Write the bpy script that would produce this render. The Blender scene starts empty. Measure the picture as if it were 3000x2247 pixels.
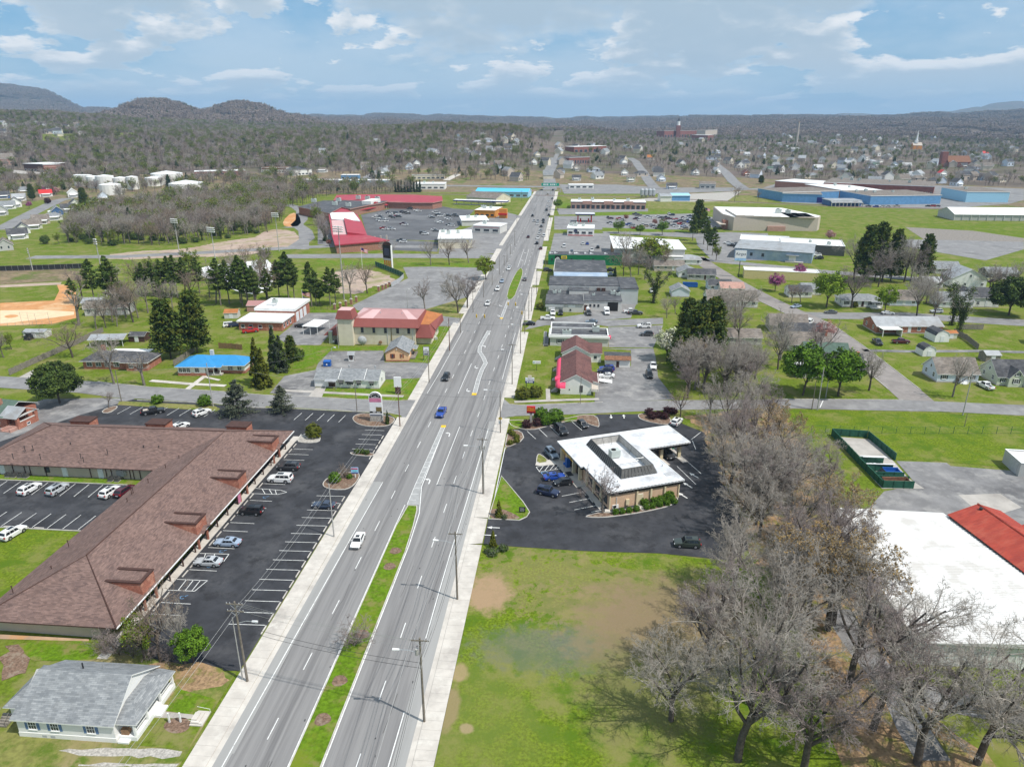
import bpy,bmesh,math,random
import numpy as np
from math import cos,sin,pi,hypot,atan2
from mathutils import Vector,Matrix
Ve=Vector;en=enumerate
from mathutils.geometry import tessellate_polygon
R=math.radians
rng=random.Random(11)
scene=bpy.context.scene
COL=scene.collection
# == camera, sky, sun, exposure
FPX,PITCH,YAW,CAMH=2079.0,R(20.4),R(4.69),72.0
cam_d=bpy.data.cameras.new('camera')
cam=bpy.data.objects.new('camera',cam_d);COL.objects.link(cam)
cam.location=(0,0,CAMH);cam.rotation_euler=(R(90)-PITCH,0,YAW)
cam_d.sensor_width=36.0;cam_d.lens=36.0*FPX/3000.0
cam_d.clip_start=.5;cam_d.clip_end=120000.0
scene.camera=cam
SUN_EL=R(57.0);SUN_DIR=Ve((.905,-.425,0)).normalized()
sun_d=bpy.data.lights.new('sun','SUN');sun_d.energy=4.6;sun_d.angle=R(.53);sun_d.color=(1.0,.955,.89)
sun=bpy.data.objects.new('sun',sun_d);COL.objects.link(sun)
to_sun=Ve((SUN_DIR.x*cos(SUN_EL),SUN_DIR.y*cos(SUN_EL),sin(SUN_EL)))
sun.rotation_euler=to_sun.to_track_quat('Z','Y').to_euler();sun.location=to_sun*900
world=bpy.data.worlds.new('World');scene.world=world;world.use_nodes=True
def build_world():
 nt=world.node_tree;N=nt.nodes;L=nt.links;N.clear()
 def node(t,**k):
  n=N.new(t)
  for a,b in k.items():setattr(n,a,b)
  return n
 def math_(op,a,b=None):
  n=node('ShaderNodeMath',operation=op)
  for i,v in en((a,b)):
   if v is None:continue
   if isinstance(v,(int,float)):n.inputs[i].default_value=v
   else:L.new(v,n.inputs[i])
  return n.outputs[0]
 sky=node('ShaderNodeTexSky',sky_type='NISHITA',sun_disc=False,sun_elevation=SUN_EL,sun_rotation=atan2(SUN_DIR.x,SUN_DIR.y),altitude=400,air_density=1.0,dust_density=.6,ozone_density=2.0)
 tc=node('ShaderNodeTexCoord');sep=node('ShaderNodeSeparateXYZ');L.new(tc.outputs['Generated'],sep.inputs[0])
 zc=math_('MAXIMUM',sep.outputs[2],.0)
 den=math_('ADD',zc,.05)
 az=math_('ARCTAN2',sep.outputs[0],sep.outputs[1])
 cx=math_('MULTIPLY',az,5.2);cy=math_('MULTIPLY',math_('LOGARITHM',den,2.71828),1.9)
 comb=node('ShaderNodeCombineXYZ');L.new(cx,comb.inputs[0]);L.new(cy,comb.inputs[1])
 def cloud(scale,off,detail,lo,hi,rough=.55,dy=.0,lac=2.1):
  mp=node('ShaderNodeMapping');mp.inputs['Location'].default_value=(off,off*.7+dy,off*.3)
  L.new(comb.outputs[0],mp.inputs[0])
  nz=node('ShaderNodeTexNoise');nz.inputs['Scale'].default_value=scale;nz.inputs['Detail'].default_value=detail
  nz.inputs['Roughness'].default_value=rough;nz.inputs['Lacunarity'].default_value=lac;L.new(mp.outputs[0],nz.inputs[0])
  mr=node('ShaderNodeMapRange',interpolation_type='SMOOTHSTEP');mr.inputs[1].default_value=lo;mr.inputs[2].default_value=hi
  L.new(nz.outputs[0],mr.inputs[0]);return mr.outputs[0]
 big=cloud(1.7,3.1,8,.46,.54,rough=.56)
 above=cloud(1.7,3.1,5,.44,.6,rough=.5,dy=.16)
 huge=cloud(.75,5.3,6,.44,.6);hgrey=cloud(.75,5.3,4,.42,.62,dy=.1)
 veil=cloud(.55,8.7,5,.3,.62)
 mask=math_('MAXIMUM',math_('MAXIMUM',big,huge),math_('MULTIPLY',veil,.4))
 base=math_('MAXIMUM',math_('MULTIPLY',above,big),math_('MULTIPLY',hgrey,huge));dark=math_('MULTIPLY',base,hgrey)
 hz=node('ShaderNodeMapRange',interpolation_type='SMOOTHSTEP');hz.inputs[1].default_value=.0;hz.inputs[2].default_value=.075
 L.new(zc,hz.inputs[0])
 def mix(f,a,b):
  m=node('ShaderNodeMix',data_type='RGBA')
  if isinstance(f,(int,float)):m.inputs[0].default_value=f
  else:L.new(f,m.inputs[0])
  for s,v in((6,a),(7,b)):
   if isinstance(v,tuple):m.inputs[s].default_value=(*v,1)
   else:L.new(v,m.inputs[s])
  return m.outputs[2]
 skyc=mix(.55,sky.outputs[0],SKY_BLUE)
 cl=mix(math_('MULTIPLY',base,.75),CLOUD_WHITE,CLOUD_GREY)
 cl=mix(math_('MULTIPLY',dark,.5),cl,CLOUD_GREY)
 c=mix(mask,skyc,cl)
 c=mix(math_('MULTIPLY',math_('SUBTRACT',1.0,hz.outputs[0]),.8),c,SKY_HORIZON)
 bg=node('ShaderNodeBackground');bg.inputs[1].default_value=SKY_STRENGTH;L.new(c,bg.inputs[0])
 out=node('ShaderNodeOutputWorld');L.new(bg.outputs[0],out.inputs[0])
SKY_STRENGTH=.092
SKY_BLUE=(1.1,5.2,9.4);CLOUD_WHITE=(10.6,10.8,11.0);CLOUD_GREY=(4.4,6.0,7.4);SKY_HORIZON=(6.2,8.3,10.0)
build_world()
vs=scene.view_settings;vs.view_transform='Standard';vs.look='None';vs.exposure=-.05;vs.gamma=1.0;vs.use_curve_mapping=False
try:
 cy=scene.cycles;cy.use_denoising=True;cy.denoiser='OPENIMAGEDENOISE';cy.max_bounces=5;cy.diffuse_bounces=2;cy.glossy_bounces=2
 cy.transmission_bounces=2;cy.volume_bounces=0;cy.transparent_max_bounces=4;cy.caustics_reflective=False;cy.caustics_refractive=False
 cy.use_adaptive_sampling=False
except Exception:pass
# == surveying: a point of the photograph -> the spot on the ground it shows
CR=dict(A=(0,1150,2.4578),B=(800,1150,2.4578),C=(1300,1100,2.4578),D=(2100,1100,2.4578),E=(0,1650,2.4578),F=(700,1650,2.4578),K=(1300,1650,2.4578),L=(2100,1650,2.4578),M=(0,700,2.765),N=(700,700,2.765),O=(1400,700,2.765),P=(2200,700,2.765),Q=(0,250,2.765),R=(750,250,2.765),S=(1450,250,2.765),T=(2200,250,2.765),V=(0,0,.73733))
def px(c,x,y):a,b,s=CR[c];return a+x/s,b+y/s
def G(c,x,y,z=.0):
 u,v=px(c,x,y);xx=(u-1500)/FPX;yd=(v-1123.5)/FPX
 den=sin(PITCH)+yd*cos(PITCH);dy=cos(PITCH)-yd*sin(PITCH);t=(CAMH-z)/den
 X,Y=xx*t,dy*t;s,k=sin(YAW),cos(YAW)
 return(X*k-Y*s,X*s+Y*k)
def top_h(c,x,y,xt,yt):
 a,b=G(c,x,y);Y=b*cos(YAW)-a*sin(YAW)
 u,v=px(c,xt,yt);yd=(v-1123.5)/FPX
 return CAMH-Y/(cos(PITCH)-yd*sin(PITCH))*(sin(PITCH)+yd*cos(PITCH))
def at_dist(u3000,dist,v3000=None):
 xx=(u3000-1500)/FPX;ang=atan2(xx,1.0);s,k=sin(YAW),cos(YAW)
 X,Y=sin(ang)*dist,cos(ang)*dist
 p=(X*k-Y*s,X*s+Y*k)
 return p
 # == materials
MATS={}
def mat(name,col,var=.1,scale=1.2,rough=.85,col2=None,s2=.15,lo=.5,hi=.62,pat=None,pw=.5,ph=.2,pc=.6,bump=.0,metal=.0,spec=.3,wc=False,coat=.0,stretch=None,detail=5.0):
 if name in MATS:return MATS[name]
 m=bpy.data.materials.new(name);MATS[name]=m;m.use_nodes=True
 nt=m.node_tree;N=nt.nodes;L=nt.links;b=N['Principled BSDF']
 b.inputs['Roughness'].default_value=rough;b.inputs['Metallic'].default_value=metal
 b.inputs['Specular IOR Level'].default_value=spec
 if coat:b.inputs['Coat Weight'].default_value=coat;b.inputs['Coat Roughness'].default_value=.06
 if wc:co=N.new('ShaderNodeNewGeometry').outputs['Position']
 else:co=N.new('ShaderNodeTexCoord').outputs['Object']
 if stretch:
  mp=N.new('ShaderNodeMapping');mp.inputs['Scale'].default_value=stretch;L.new(co,mp.inputs[0]);co=mp.outputs[0]
 def noise(s,d=5.0,r=.6):
  n=N.new('ShaderNodeTexNoise');n.inputs['Scale'].default_value=s;n.inputs['Detail'].default_value=d;n.inputs['Roughness'].default_value=r
  L.new(co,n.inputs[0]);return n.outputs[0]
 def mixc(f,a,c,mode='MIX'):
  x=N.new('ShaderNodeMix');x.data_type='RGBA';x.blend_type=mode
  if isinstance(f,(int,float)):x.inputs[0].default_value=f
  else:L.new(f,x.inputs[0])
  for s,v in((6,a),(7,c)):
   if isinstance(v,tuple):x.inputs[s].default_value=(*v[:3],1)
   else:L.new(v,x.inputs[s])
  return x.outputs[2]
 def rmp(f,lo_,hi_):
  x=N.new('ShaderNodeMapRange');x.interpolation_type='SMOOTHSTEP';x.inputs[1].default_value=lo_;x.inputs[2].default_value=hi_;L.new(f,x.inputs[0]);return x.outputs[0]
 n1=rmp(noise(scale,detail),.3,.7)
 c=mixc(n1,tuple(v*(1-var)for v in col),tuple(min(1,v*(1+var))for v in col))
 if col2:
  for k,cc in en(col2 if isinstance(col2,list)else[col2]):
   n2=rmp(noise(s2*(1+1.7*k),6.0,.68),lo,hi);c=mixc(n2,c,cc)
 hgt=n1
 if pat:
  uv=N.new('ShaderNodeUVMap').outputs[0]
  if pat in('brick','shingle'):
   br=N.new('ShaderNodeTexBrick');L.new(uv,br.inputs[0]);br.inputs['Scale'].default_value=1.0
   br.inputs['Brick Width'].default_value=pw;br.inputs['Row Height'].default_value=ph;br.inputs['Mortar Size'].default_value=.012 if pat=='brick'else .008
   br.inputs['Color1'].default_value=(pc,pc,pc,1);br.inputs['Color2'].default_value=(1.25,1.22,1.18,1)if pat=='shingle'else(1.2,1.15,1.1,1)
   br.inputs['Mortar'].default_value=(1.5,1.6,1.6,1)if pat=='brick'else(.55,.55,.55,1)
   c=mixc(1.0,c,br.outputs[0],'MULTIPLY')
  else:
   sp=N.new('ShaderNodeSeparateXYZ');L.new(uv,sp.inputs[0])
   ax=sp.outputs[1]if pat in('siding',)else sp.outputs[0]
   dv=N.new('ShaderNodeMath');dv.operation='DIVIDE';L.new(ax,dv.inputs[0]);dv.inputs[1].default_value=pw
   fr=N.new('ShaderNodeMath');fr.operation='FRACT';L.new(dv.outputs[0],fr.inputs[0])
   f=rmp(fr.outputs[0],.0,ph);c=mixc(f,tuple(v*pc for v in col),c);hgt=f
 L.new(c,b.inputs['Base Color'])
 if bump:
  bp=N.new('ShaderNodeBump');bp.inputs['Strength'].default_value=bump;bp.inputs['Distance'].default_value=.05;L.new(hgt,bp.inputs['Height']);L.new(bp.outputs[0],b.inputs['Normal'])
 return m
def glassy(name,col=(.02,.025,.03),rough=.08):
 return mat(name,col,var=.3,scale=.7,rough=rough,spec=.6)
def glow(name,col,e):
 if name in MATS:return MATS[name]
 m=mat(name,col,var=.02);b=m.node_tree.nodes['Principled BSDF'];b.inputs['Emission Color'].default_value=(*col,1);b.inputs['Emission Strength'].default_value=e;return m
 # == mesh helpers
class MB:
 def __init__(s):s.v=[];s.f=[];s.m=[]
 def face(s,pts,m=0):
  n=len(s.v);s.v+=[tuple(p)for p in pts];s.f.append(tuple(range(n,n+len(pts))));s.m.append(m);return s
 def box(s,x0,y0,z0,x1,y1,z1,m=0,mt=None,rz=.0,c=None,nobot=False):
  n=len(s.v);P=[(x0,y0,z0),(x1,y0,z0),(x1,y1,z0),(x0,y1,z0),(x0,y0,z1),(x1,y0,z1),(x1,y1,z1),(x0,y1,z1)]
  if rz:
   cx,cy=c if c else((x0+x1)/2,(y0+y1)/2);a,b=cos(rz),sin(rz)
   P=[(cx+(x-cx)*a-(y-cy)*b,cy+(x-cx)*b+(y-cy)*a,z)for x,y,z in P]
  s.v+=P;F=[(0,1,5,4),(1,2,6,5),(2,3,7,6),(3,0,4,7),(4,5,6,7)]+([]if nobot else[(3,2,1,0)])
  for i,f in en(F):s.f.append(tuple(n+k for k in f));s.m.append(mt if(mt is not None and i==4)else m)
  return s
 def bar(s,p0,p1,w,h=None,m=0):
  return s.tube(p0,p1,w/2,(h or w)/2,4,m)
 def tube(s,p0,p1,r0,r1=None,n=6,m=0,cap=True):
  r1=r0 if r1 is None else r1;a=Ve(p0);b=Ve(p1);d=(b-a);d=d.normalized()if d.length>1e-9 else Ve((0,0,1))
  u=d.orthogonal().normalized();w=d.cross(u);k=len(s.v);off=pi/n
  for q,r in((a,r0),(b,r1)):
   for i in range(n):
    t=2*pi*i/n+off;s.v.append(tuple(q+(u*cos(t)+w*sin(t))*r))
  for i in range(n):s.f.append((k+i,k+(i+1)%n,k+n+(i+1)%n,k+n+i));s.m.append(m)
  if cap:s.f.append(tuple(k+n+i for i in range(n)));s.m.append(m);s.f.append(tuple(k+n-1-i for i in range(n)));s.m.append(m)
  return s
 def line(s,pts,r,n=4,m=0):
  for a,b in zip(pts,pts[1:]):s.tube(a,b,r,r,n,m)
  return s
 def prism(s,poly,z0,z1,m=0,mt=None):
  n=len(s.v);k=len(poly)
  ar=sum(poly[i][0]*poly[(i+1)%k][1]-poly[(i+1)%k][0]*poly[i][1]for i in range(k))
  if ar<0:poly=poly[::-1]
  s.v+=[(x,y,z0)for x,y in poly]+[(x,y,z1)for x,y in poly]
  for i in range(k):s.f.append((n+i,n+(i+1)%k,n+k+(i+1)%k,n+k+i));s.m.append(m)
  for t in tessellate_polygon([[Ve((x,y,0))for x,y in poly]]):
   p=[poly[i]for i in t];o=t if(p[1][0]-p[0][0])*(p[2][1]-p[0][1])-(p[2][0]-p[0][0])*(p[1][1]-p[0][1])>0 else t[::-1]
   s.f.append(tuple(n+k+i for i in o));s.m.append(mt if mt is not None else m)
  return s
 def slab(s,quad,t,m=0,me=None):
  n=Ve(quad[1])-Ve(quad[0]);n=n.cross(Ve(quad[-1])-Ve(quad[0])).normalized()
  if n.z<0:quad=quad[::-1]
  k=len(quad);lo=[(p[0],p[1],p[2]-t)for p in quad];s.face(quad,m);s.face(lo[::-1],m if me is None else me)
  for i in range(k):s.face([lo[i],lo[(i+1)%k],quad[(i+1)%k],quad[i]],m if me is None else me)
  return s
 def ball(s,c,r,m=0,nu=8,nv=5,sz=1.0,jit=.0,rnd=None):
  n=len(s.v);s.v.append((c[0],c[1],c[2]-r*sz))
  for j in range(1,nv):
   a=-pi/2+pi*j/nv
   for i in range(nu):
    t=2*pi*i/nu;q=r*(1+(rnd.uniform(-jit,jit)if rnd else 0));s.v.append((c[0]+q*cos(a)*cos(t),c[1]+q*cos(a)*sin(t),c[2]+q*sin(a)*sz))
  s.v.append((c[0],c[1],c[2]+r*sz));e=len(s.v)-1
  for i in range(nu):
   s.f.append((n,n+1+(i+1)%nu,n+1+i));s.m.append(m)
   for j in range(nv-2):a=n+1+j*nu;s.f.append((a+i,a+(i+1)%nu,a+nu+(i+1)%nu,a+nu+i));s.m.append(m)
   a=n+1+(nv-2)*nu;s.f.append((a+i,a+(i+1)%nu,e));s.m.append(m)
  return s
 def mesh(s,name,mats,smooth=False,uv=True):
  me=bpy.data.meshes.new(name);me.from_pydata(s.v,[],s.f)
  for x in(mats if isinstance(mats,(list,tuple))else[mats]):me.materials.append(MATS[x]if isinstance(x,str)else x)
  me.polygons.foreach_set('material_index',s.m)
  if smooth:me.polygons.foreach_set('use_smooth',[True]*len(s.f))
  if uv and len(s.f)<6000 and any(n.type=='UVMAP' for k in me.materials for n in k.node_tree.nodes):plane_uv(me)
  me.update();return me
 def obj(s,name,mats,parent=None,loc=None,rz=.0,smooth=False,uv=True):
  return link(name,s.mesh(name,mats,smooth,uv),parent,loc,rz)
def plane_uv(me):
 lay=me.uv_layers.new(name='UVMap');nl=len(me.loops);co=np.empty(len(me.vertices)*3);me.vertices.foreach_get('co',co);co=co.reshape(-1,3)
 li=np.empty(nl,int);me.loops.foreach_get('vertex_index',li)
 nr=np.empty(len(me.polygons)*3);me.polygons.foreach_get('normal',nr);nr=nr.reshape(-1,3)
 lt=np.empty(len(me.polygons),int);me.polygons.foreach_get('loop_total',lt);fi=np.repeat(np.arange(len(lt)),lt);n=nr[fi]
 u=np.stack([-n[:,1],n[:,0],np.zeros(nl)],1);ln=np.linalg.norm(u,axis=1);flat=ln<1e-4;u[flat]=(1,0,0);ln[flat]=1;u/=ln[:,None]
 w=np.cross(n,u);P=co[li];uv=np.stack([(P*u).sum(1),(P*w).sum(1)],1);lay.data.foreach_set('uv',uv.ravel())
def link(name,data,parent=None,loc=None,rz=.0):
 o=bpy.data.objects.new(name,data);COL.objects.link(o)
 if parent is not None:o.parent=parent
 if loc is not None:o.location=loc
 if rz:o.rotation_euler=(0,0,rz)
 return o
def tag(o,label,cat,group=None):
 o['label']=label;o['category']=cat
 if group:o['group']=group
 return o
def th(name,label,cat,loc=(0,0,0),rz=.0,group=None):
 o=link(name,None,None,loc,rz);o.empty_display_size=.5;return tag(o,label,cat,group)
def struct(o):o['kind']='structure';return o
def stuff(o):o['kind']='stuff';return o
def dup(root,loc,rz=.0,label=None,group=None,scale=None,paint=None):
 def cp(o,par):
  c=o.copy();COL.objects.link(c)
  if par is not None:c.parent=par
  for ch in KIDS.get(o.name,()):cp(ch,c)
  return c
 def idx(o):KIDS[o.name]=list(o.children);[idx(k)for k in o.children]
 if root.name not in KIDS:idx(root)
 r=cp(root,None);r.location=loc;r.rotation_euler=(0,0,rz)
 if scale:r.scale=scale if isinstance(scale,tuple)else(scale,)*3
 if label:r['label']=label
 if group:r['group']=group
 return r
KIDS={}
FONT_CACHE={}
def lt(text,size,m,parent,loc,rot,name='lettering',align='CENTER',ext=.01,xs=1.0):
 k=(text,round(size,3),m,xs)
 if k not in FONT_CACHE:
  c=bpy.data.curves.new('lettering','FONT');c.body=text;c.size=size;c.align_x=align;c.align_y='CENTER';c.extrude=ext;c.resolution_u=2
  o=bpy.data.objects.new('lettering',c);me=bpy.data.meshes.new_from_object(o);me.materials.clear();me.materials.append(MATS[m])
  if xs!=1.0:me.transform(Matrix.Diagonal((xs,1,1,1)))
  bpy.data.objects.remove(o);bpy.data.curves.remove(c);FONT_CACHE[k]=me
 o=link(name,FONT_CACHE[k],parent,loc);o.rotation_euler=rot;return o
 # == palette (real-world base colours)
mat('asphalt_road',(.235,.228,.225),var=.1,scale=.35,rough=.9,col2=[(.165,.16,.16),(.27,.262,.257)],s2=.42,lo=.44,hi=.66,wc=True,stretch=(1.0,.025,1),spec=.2)
mat('asphalt_shoulder',(.33,.325,.315),var=.08,scale=.35,rough=.9,col2=[(.27,.265,.26)],s2=.3,lo=.46,hi=.66,wc=True,stretch=(1.0,.04,1),spec=.2)
mat('As',(.235,.23,.23),var=.1,scale=.5,rough=.9,col2=[(.18,.175,.175),(.29,.285,.28)],s2=.06,lo=.48,hi=.66,wc=True,spec=.2)
mat('asphalt_fresh',(.043,.044,.05),var=.22,scale=.25,rough=.85,col2=[(.075,.075,.08),(.028,.028,.031)],s2=.1,lo=.47,hi=.68,wc=True,spec=.25)
mat('Ag',(.22,.215,.215),var=.16,scale=.3,rough=.92,col2=[(.13,.127,.13),(.31,.3,.29)],s2=.07,lo=.48,hi=.66,wc=True,spec=.2)
mat('asphalt_mall',(.12,.122,.13),var=.14,scale=.08,rough=.9,col2=[(.18,.18,.185)],s2=.02,lo=.48,hi=.66,wc=True,spec=.2)
mat('asphalt_brown',(.27,.245,.23),var=.12,scale=.4,rough=.92,col2=[(.2,.18,.17)],s2=.06,lo=.5,hi=.66,wc=True,spec=.2)
mat('concrete',(.55,.51,.46),var=.1,scale=.5,rough=.9,col2=[(.42,.385,.35),(.63,.595,.54)],s2=.12,lo=.5,hi=.68,wc=True)
mat('Co',(.43,.4,.365),var=.14,scale=.4,rough=.92,col2=[(.31,.285,.26)],s2=.1,lo=.5,hi=.66,wc=True)
mat('Ks',(.52,.495,.455),var=.12,scale=.7,rough=.9,col2=(.38,.35,.31),s2=.2,wc=True)
mat('tar',(.085,.083,.083),var=.2,rough=.7)
mat('road_paint',(.74,.74,.72),var=.14,scale=1.5,rough=.7,col2=(.45,.44,.43),s2=.5,lo=.56,hi=.72,wc=True)
mat('yellow_paint',(.8,.5,.03),var=.1,rough=.7);mat('blue_paint',(.16,.33,.55),var=.15,rough=.7)
mat('median_panel',(.35,.35,.345),var=.12,scale=.6,wc=True)
mat('grass',(.115,.165,.014),var=.3,scale=1.6,rough=1,col2=[(.165,.19,.035),(.21,.2,.07)],s2=.06,lo=.46,hi=.64,wc=True,spec=.1,bump=.4)
mat('Gr',(.105,.185,.01),var=.28,scale=1.8,rough=1,col2=[(.155,.2,.02),(.2,.19,.06)],s2=.14,lo=.48,hi=.66,wc=True,spec=.1,bump=.4)
mat('Gf',(.125,.175,.012),var=.36,scale=2.2,rough=1,col2=[(.185,.195,.05),(.085,.145,.01)],s2=.09,lo=.46,hi=.64,wc=True,spec=.1,bump=.5)
mat('grass_dry',(.2,.2,.06),var=.22,scale=1.2,rough=1,col2=[(.27,.225,.11),(.1,.15,.02)],s2=.1,lo=.46,hi=.64,wc=True,spec=.1,bump=.4)
mat('Ll',(.3,.2,.115),var=.34,scale=1.8,rough=1,col2=[(.37,.24,.13),(.17,.18,.04)],s2=.12,lo=.47,hi=.64,wc=True,spec=.1,bump=.5)
mat('wood_floor',(.19,.15,.095),var=.3,scale=.6,rough=1,col2=[(.11,.15,.03),(.27,.2,.13)],s2=.04,lo=.48,hi=.62,wc=True,spec=.1)
mat('bare_soil',(.46,.315,.205),var=.18,scale=.4,rough=1,col2=[(.36,.26,.19),(.5,.28,.13)],s2=.05,lo=.48,hi=.64,wc=True,spec=.1)
mat('bank_soil',(.42,.325,.265),var=.14,scale=.2,rough=1,col2=[(.36,.26,.2),(.28,.26,.13)],s2=.03,lo=.5,hi=.66,wc=True,spec=.1)
mat('infield',(.55,.27,.11),var=.12,scale=.3,rough=1,col2=(.62,.4,.22),s2=.06,wc=True);mat('infield_pale',(.72,.55,.36),var=.08,scale=.4,rough=1,wc=True)
mat('mulch',(.19,.125,.09),var=.4,scale=3,rough=1,col2=(.26,.2,.15),s2=.6,wc=True,spec=.1)
mat('gravel',(.4,.375,.34),var=.3,scale=3,rough=1,wc=True);mat('ballast',(.24,.215,.19),var=.3,scale=1,rough=1,wc=True)
mat('old_patch',(.13,.135,.12),var=.3,scale=2.5,rough=1,col2=[(.13,.16,.05)],s2=.3,lo=.45,hi=.6,wc=True)
mat('roof_brown',(.19,.127,.112),var=.1,scale=.9,rough=.95,col2=[(.21,.142,.126),(.165,.112,.102)],s2=.14,lo=.46,hi=.68,pat='shingle',pw=.62,ph=.2,pc=.72,spec=.15)
mat('Rg',(.25,.265,.28),var=.12,scale=.8,rough=.95,col2=[(.28,.295,.31),(.22,.235,.25)],s2=.2,lo=.48,hi=.66,pat='shingle',pw=.7,ph=.22,pc=.8,spec=.15)
mat('Rd',(.085,.087,.095),var=.2,scale=.8,rough=.95,col2=(.13,.13,.137),s2=.2,pat='shingle',pw=.9,ph=.3,pc=.8,spec=.15)
mat('Rt',(.2,.175,.155),var=.16,scale=.8,rough=.95,col2=(.25,.225,.205),s2=.2,pat='shingle',pw=.9,ph=.3,pc=.8,spec=.15)
mat('Rm',(.165,.085,.08),var=.12,scale=.8,rough=.95,col2=(.12,.066,.064),s2=.2,pat='shingle',pw=.7,ph=.2,pc=.82,spec=.15)
mat('Rq',(.1,.15,.12),var=.15,scale=.8,rough=.9,pat='seam',pw=.5,ph=.15,pc=.7)
mat('roof_blue',(.035,.26,.56),var=.06,scale=.6,rough=.5,pat='seam',pw=.45,ph=.16,pc=.78,spec=.4)
mat('Rn',(.42,.43,.44),var=.12,scale=.5,rough=.45,metal=.3,col2=(.34,.33,.32),s2=.15,pat='seam',pw=.6,ph=.12,pc=.75)
mat('Rw',(.8,.8,.79),var=.05,scale=.4,rough=.6,col2=[(.62,.6,.575)],s2=.14,lo=.54,hi=.74)
mat('roof_silver',(.66,.67,.69),var=.08,scale=.8,rough=.55,col2=[(.4,.405,.42),(.76,.77,.78)],s2=.22,lo=.48,hi=.72)
mat('Rk',(.075,.077,.085),var=.2,scale=.4,rough=.85,col2=[(.12,.122,.13),(.17,.17,.175)],s2=.11,lo=.5,hi=.68)
mat('roof_whiterib',(.72,.715,.7),var=.05,scale=.3,rough=.6,col2=(.6,.58,.55),s2=.2)
mat('roof_red',(.4,.062,.038),var=.13,scale=.9,rough=.55,col2=[(.45,.105,.065),(.33,.05,.035)],s2=.3,lo=.48,hi=.66,stretch=(.35,1,1))
mat('Rc',(.4,.045,.065),var=.08,scale=.3,rough=.55,col2=(.46,.17,.15),s2=.03,lo=.55,hi=.7,pat='seam',pw=1.2,ph=.12,pc=.7)
mat('Cr',(.26,.078,.066),var=.05,scale=.6,rough=.6,pat='seam',pw=.34,ph=.2,pc=.72)
mat('Ck',(.44,.24,.23),var=.06,scale=.3,rough=.55,pat='seam',pw=.34,ph=.2,pc=.85);mat('Cp',(.66,.43,.42),var=.05,scale=.3,rough=.55,pat='seam',pw=.34,ph=.2,pc=.88)
mat('rust_roof',(.42,.16,.055),var=.12,scale=.5,rough=.8)
mat('Rb',(.32,.125,.085),var=.16,scale=2,rough=.9,col2=(.42,.2,.14),s2=.8,pat='brick',pw=.24,ph=.08,pc=.75);mat('Bb',(.3,.15,.11),var=.16,scale=2,rough=.9,pat='brick',pw=.24,ph=.08,pc=.75)
mat('Pb',(.46,.27,.22),var=.12,scale=1,rough=.9);mat('Fb',(.25,.1,.08),var=.15,scale=.3,rough=.9)
mat('Ww',(.8,.8,.78),var=.03,scale=.6,rough=.75,pat='siding',pw=.2,ph=.2,pc=.86);mat('Wp',(.8,.79,.75),var=.04,scale=.5,rough=.8)
mat('Wc',(.68,.62,.49),var=.05,scale=.5,rough=.85,col2=(.6,.53,.4),s2=.2);mat('We',(.5,.43,.36),var=.05,scale=.5,rough=.85)
mat('bank_tan',(.62,.43,.29),var=.07,scale=1.2,rough=.9);mat('Bc',(.66,.57,.38),var=.05,scale=.8,rough=.85)
mat('peach',(.8,.5,.28),var=.04,scale=.6,rough=.8,pat='siding',pw=.2,ph=.2,pc=.88);mat('Ws',(.58,.6,.48),var=.04,pat='siding',pw=.2,ph=.2,pc=.86)
mat('Wi',(.62,.68,.77),var=.04,pat='siding',pw=.2,ph=.2,pc=.88);mat('Wg',(.47,.47,.45),var=.06,scale=.5,rough=.85);mat('Wl',(.6,.59,.56),var=.06,scale=.5,rough=.85)
mat('wall_metal',(.55,.575,.58),var=.06,scale=.4,rough=.5,metal=.2,pat='seam',pw=.45,ph=.3,pc=.72);mat('wall_blue',(.13,.3,.52),var=.1,scale=.4,rough=.6,pat='seam',pw=1.2,ph=.1,pc=.75)
mat('Wx',(.33,.42,.54),var=.1,scale=.5,rough=.6,col2=(.42,.49,.57),s2=.15,pat='seam',pw=.5,ph=.15,pc=.75);mat('wall_navy',(.07,.14,.3),var=.1,rough=.7)
mat('wall_green',(.008,.17,.065),var=.08,scale=.4,rough=.75);mat('Wt',(.52,.45,.38),var=.05,rough=.85);mat('wall_yellow',(.62,.52,.25),var=.06,rough=.8)
mat('wall_orange',(.62,.26,.05),var=.06,rough=.8);mat('Wy',(.33,.58,.74),var=.05,rough=.6);mat('roof_cyan',(.1,.5,.8),var=.05,rough=.5)
mat('Tw',(.82,.82,.8),var=.03,rough=.6);mat('Tb',(.075,.038,.03),var=.15,rough=.7);mat('Td',(.03,.03,.032),var=.2,rough=.6);mat('Fd',(.085,.085,.082),var=.14,scale=1,rough=.5)
mat('fascia_back',(.44,.42,.39),var=.15,rough=.8);mat('Sp',(.02,.02,.02),rough=.9);mat('shutter_blue',(.12,.2,.36),rough=.7);mat('Sd',(.03,.035,.04),rough=.7);mat('shutter_brown',(.22,.06,.03),rough=.7)
mat('door_white',(.72,.74,.76),var=.03,rough=.6);mat('Dd',(.06,.03,.025),rough=.6);mat('awning_pink',(.86,.075,.16),var=.06,scale=.8,rough=.55);mat('steel',(.42,.43,.43),var=.1,rough=.45,metal=.5);mat('hvac',(.47,.52,.49),var=.06,rough=.6)
mat('Wz',(.235,.21,.18),var=.2,scale=2,rough=.95);mat('Bw',(.27,.16,.09),var=.2,scale=2,rough=.9);mat('pole_wood',(.19,.165,.135),var=.22,scale=2,rough=.95);mat('pole_red',(.17,.095,.07),var=.2,scale=2,rough=.9);mat('Pg',(.4,.39,.37),var=.1,rough=.8)
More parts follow.
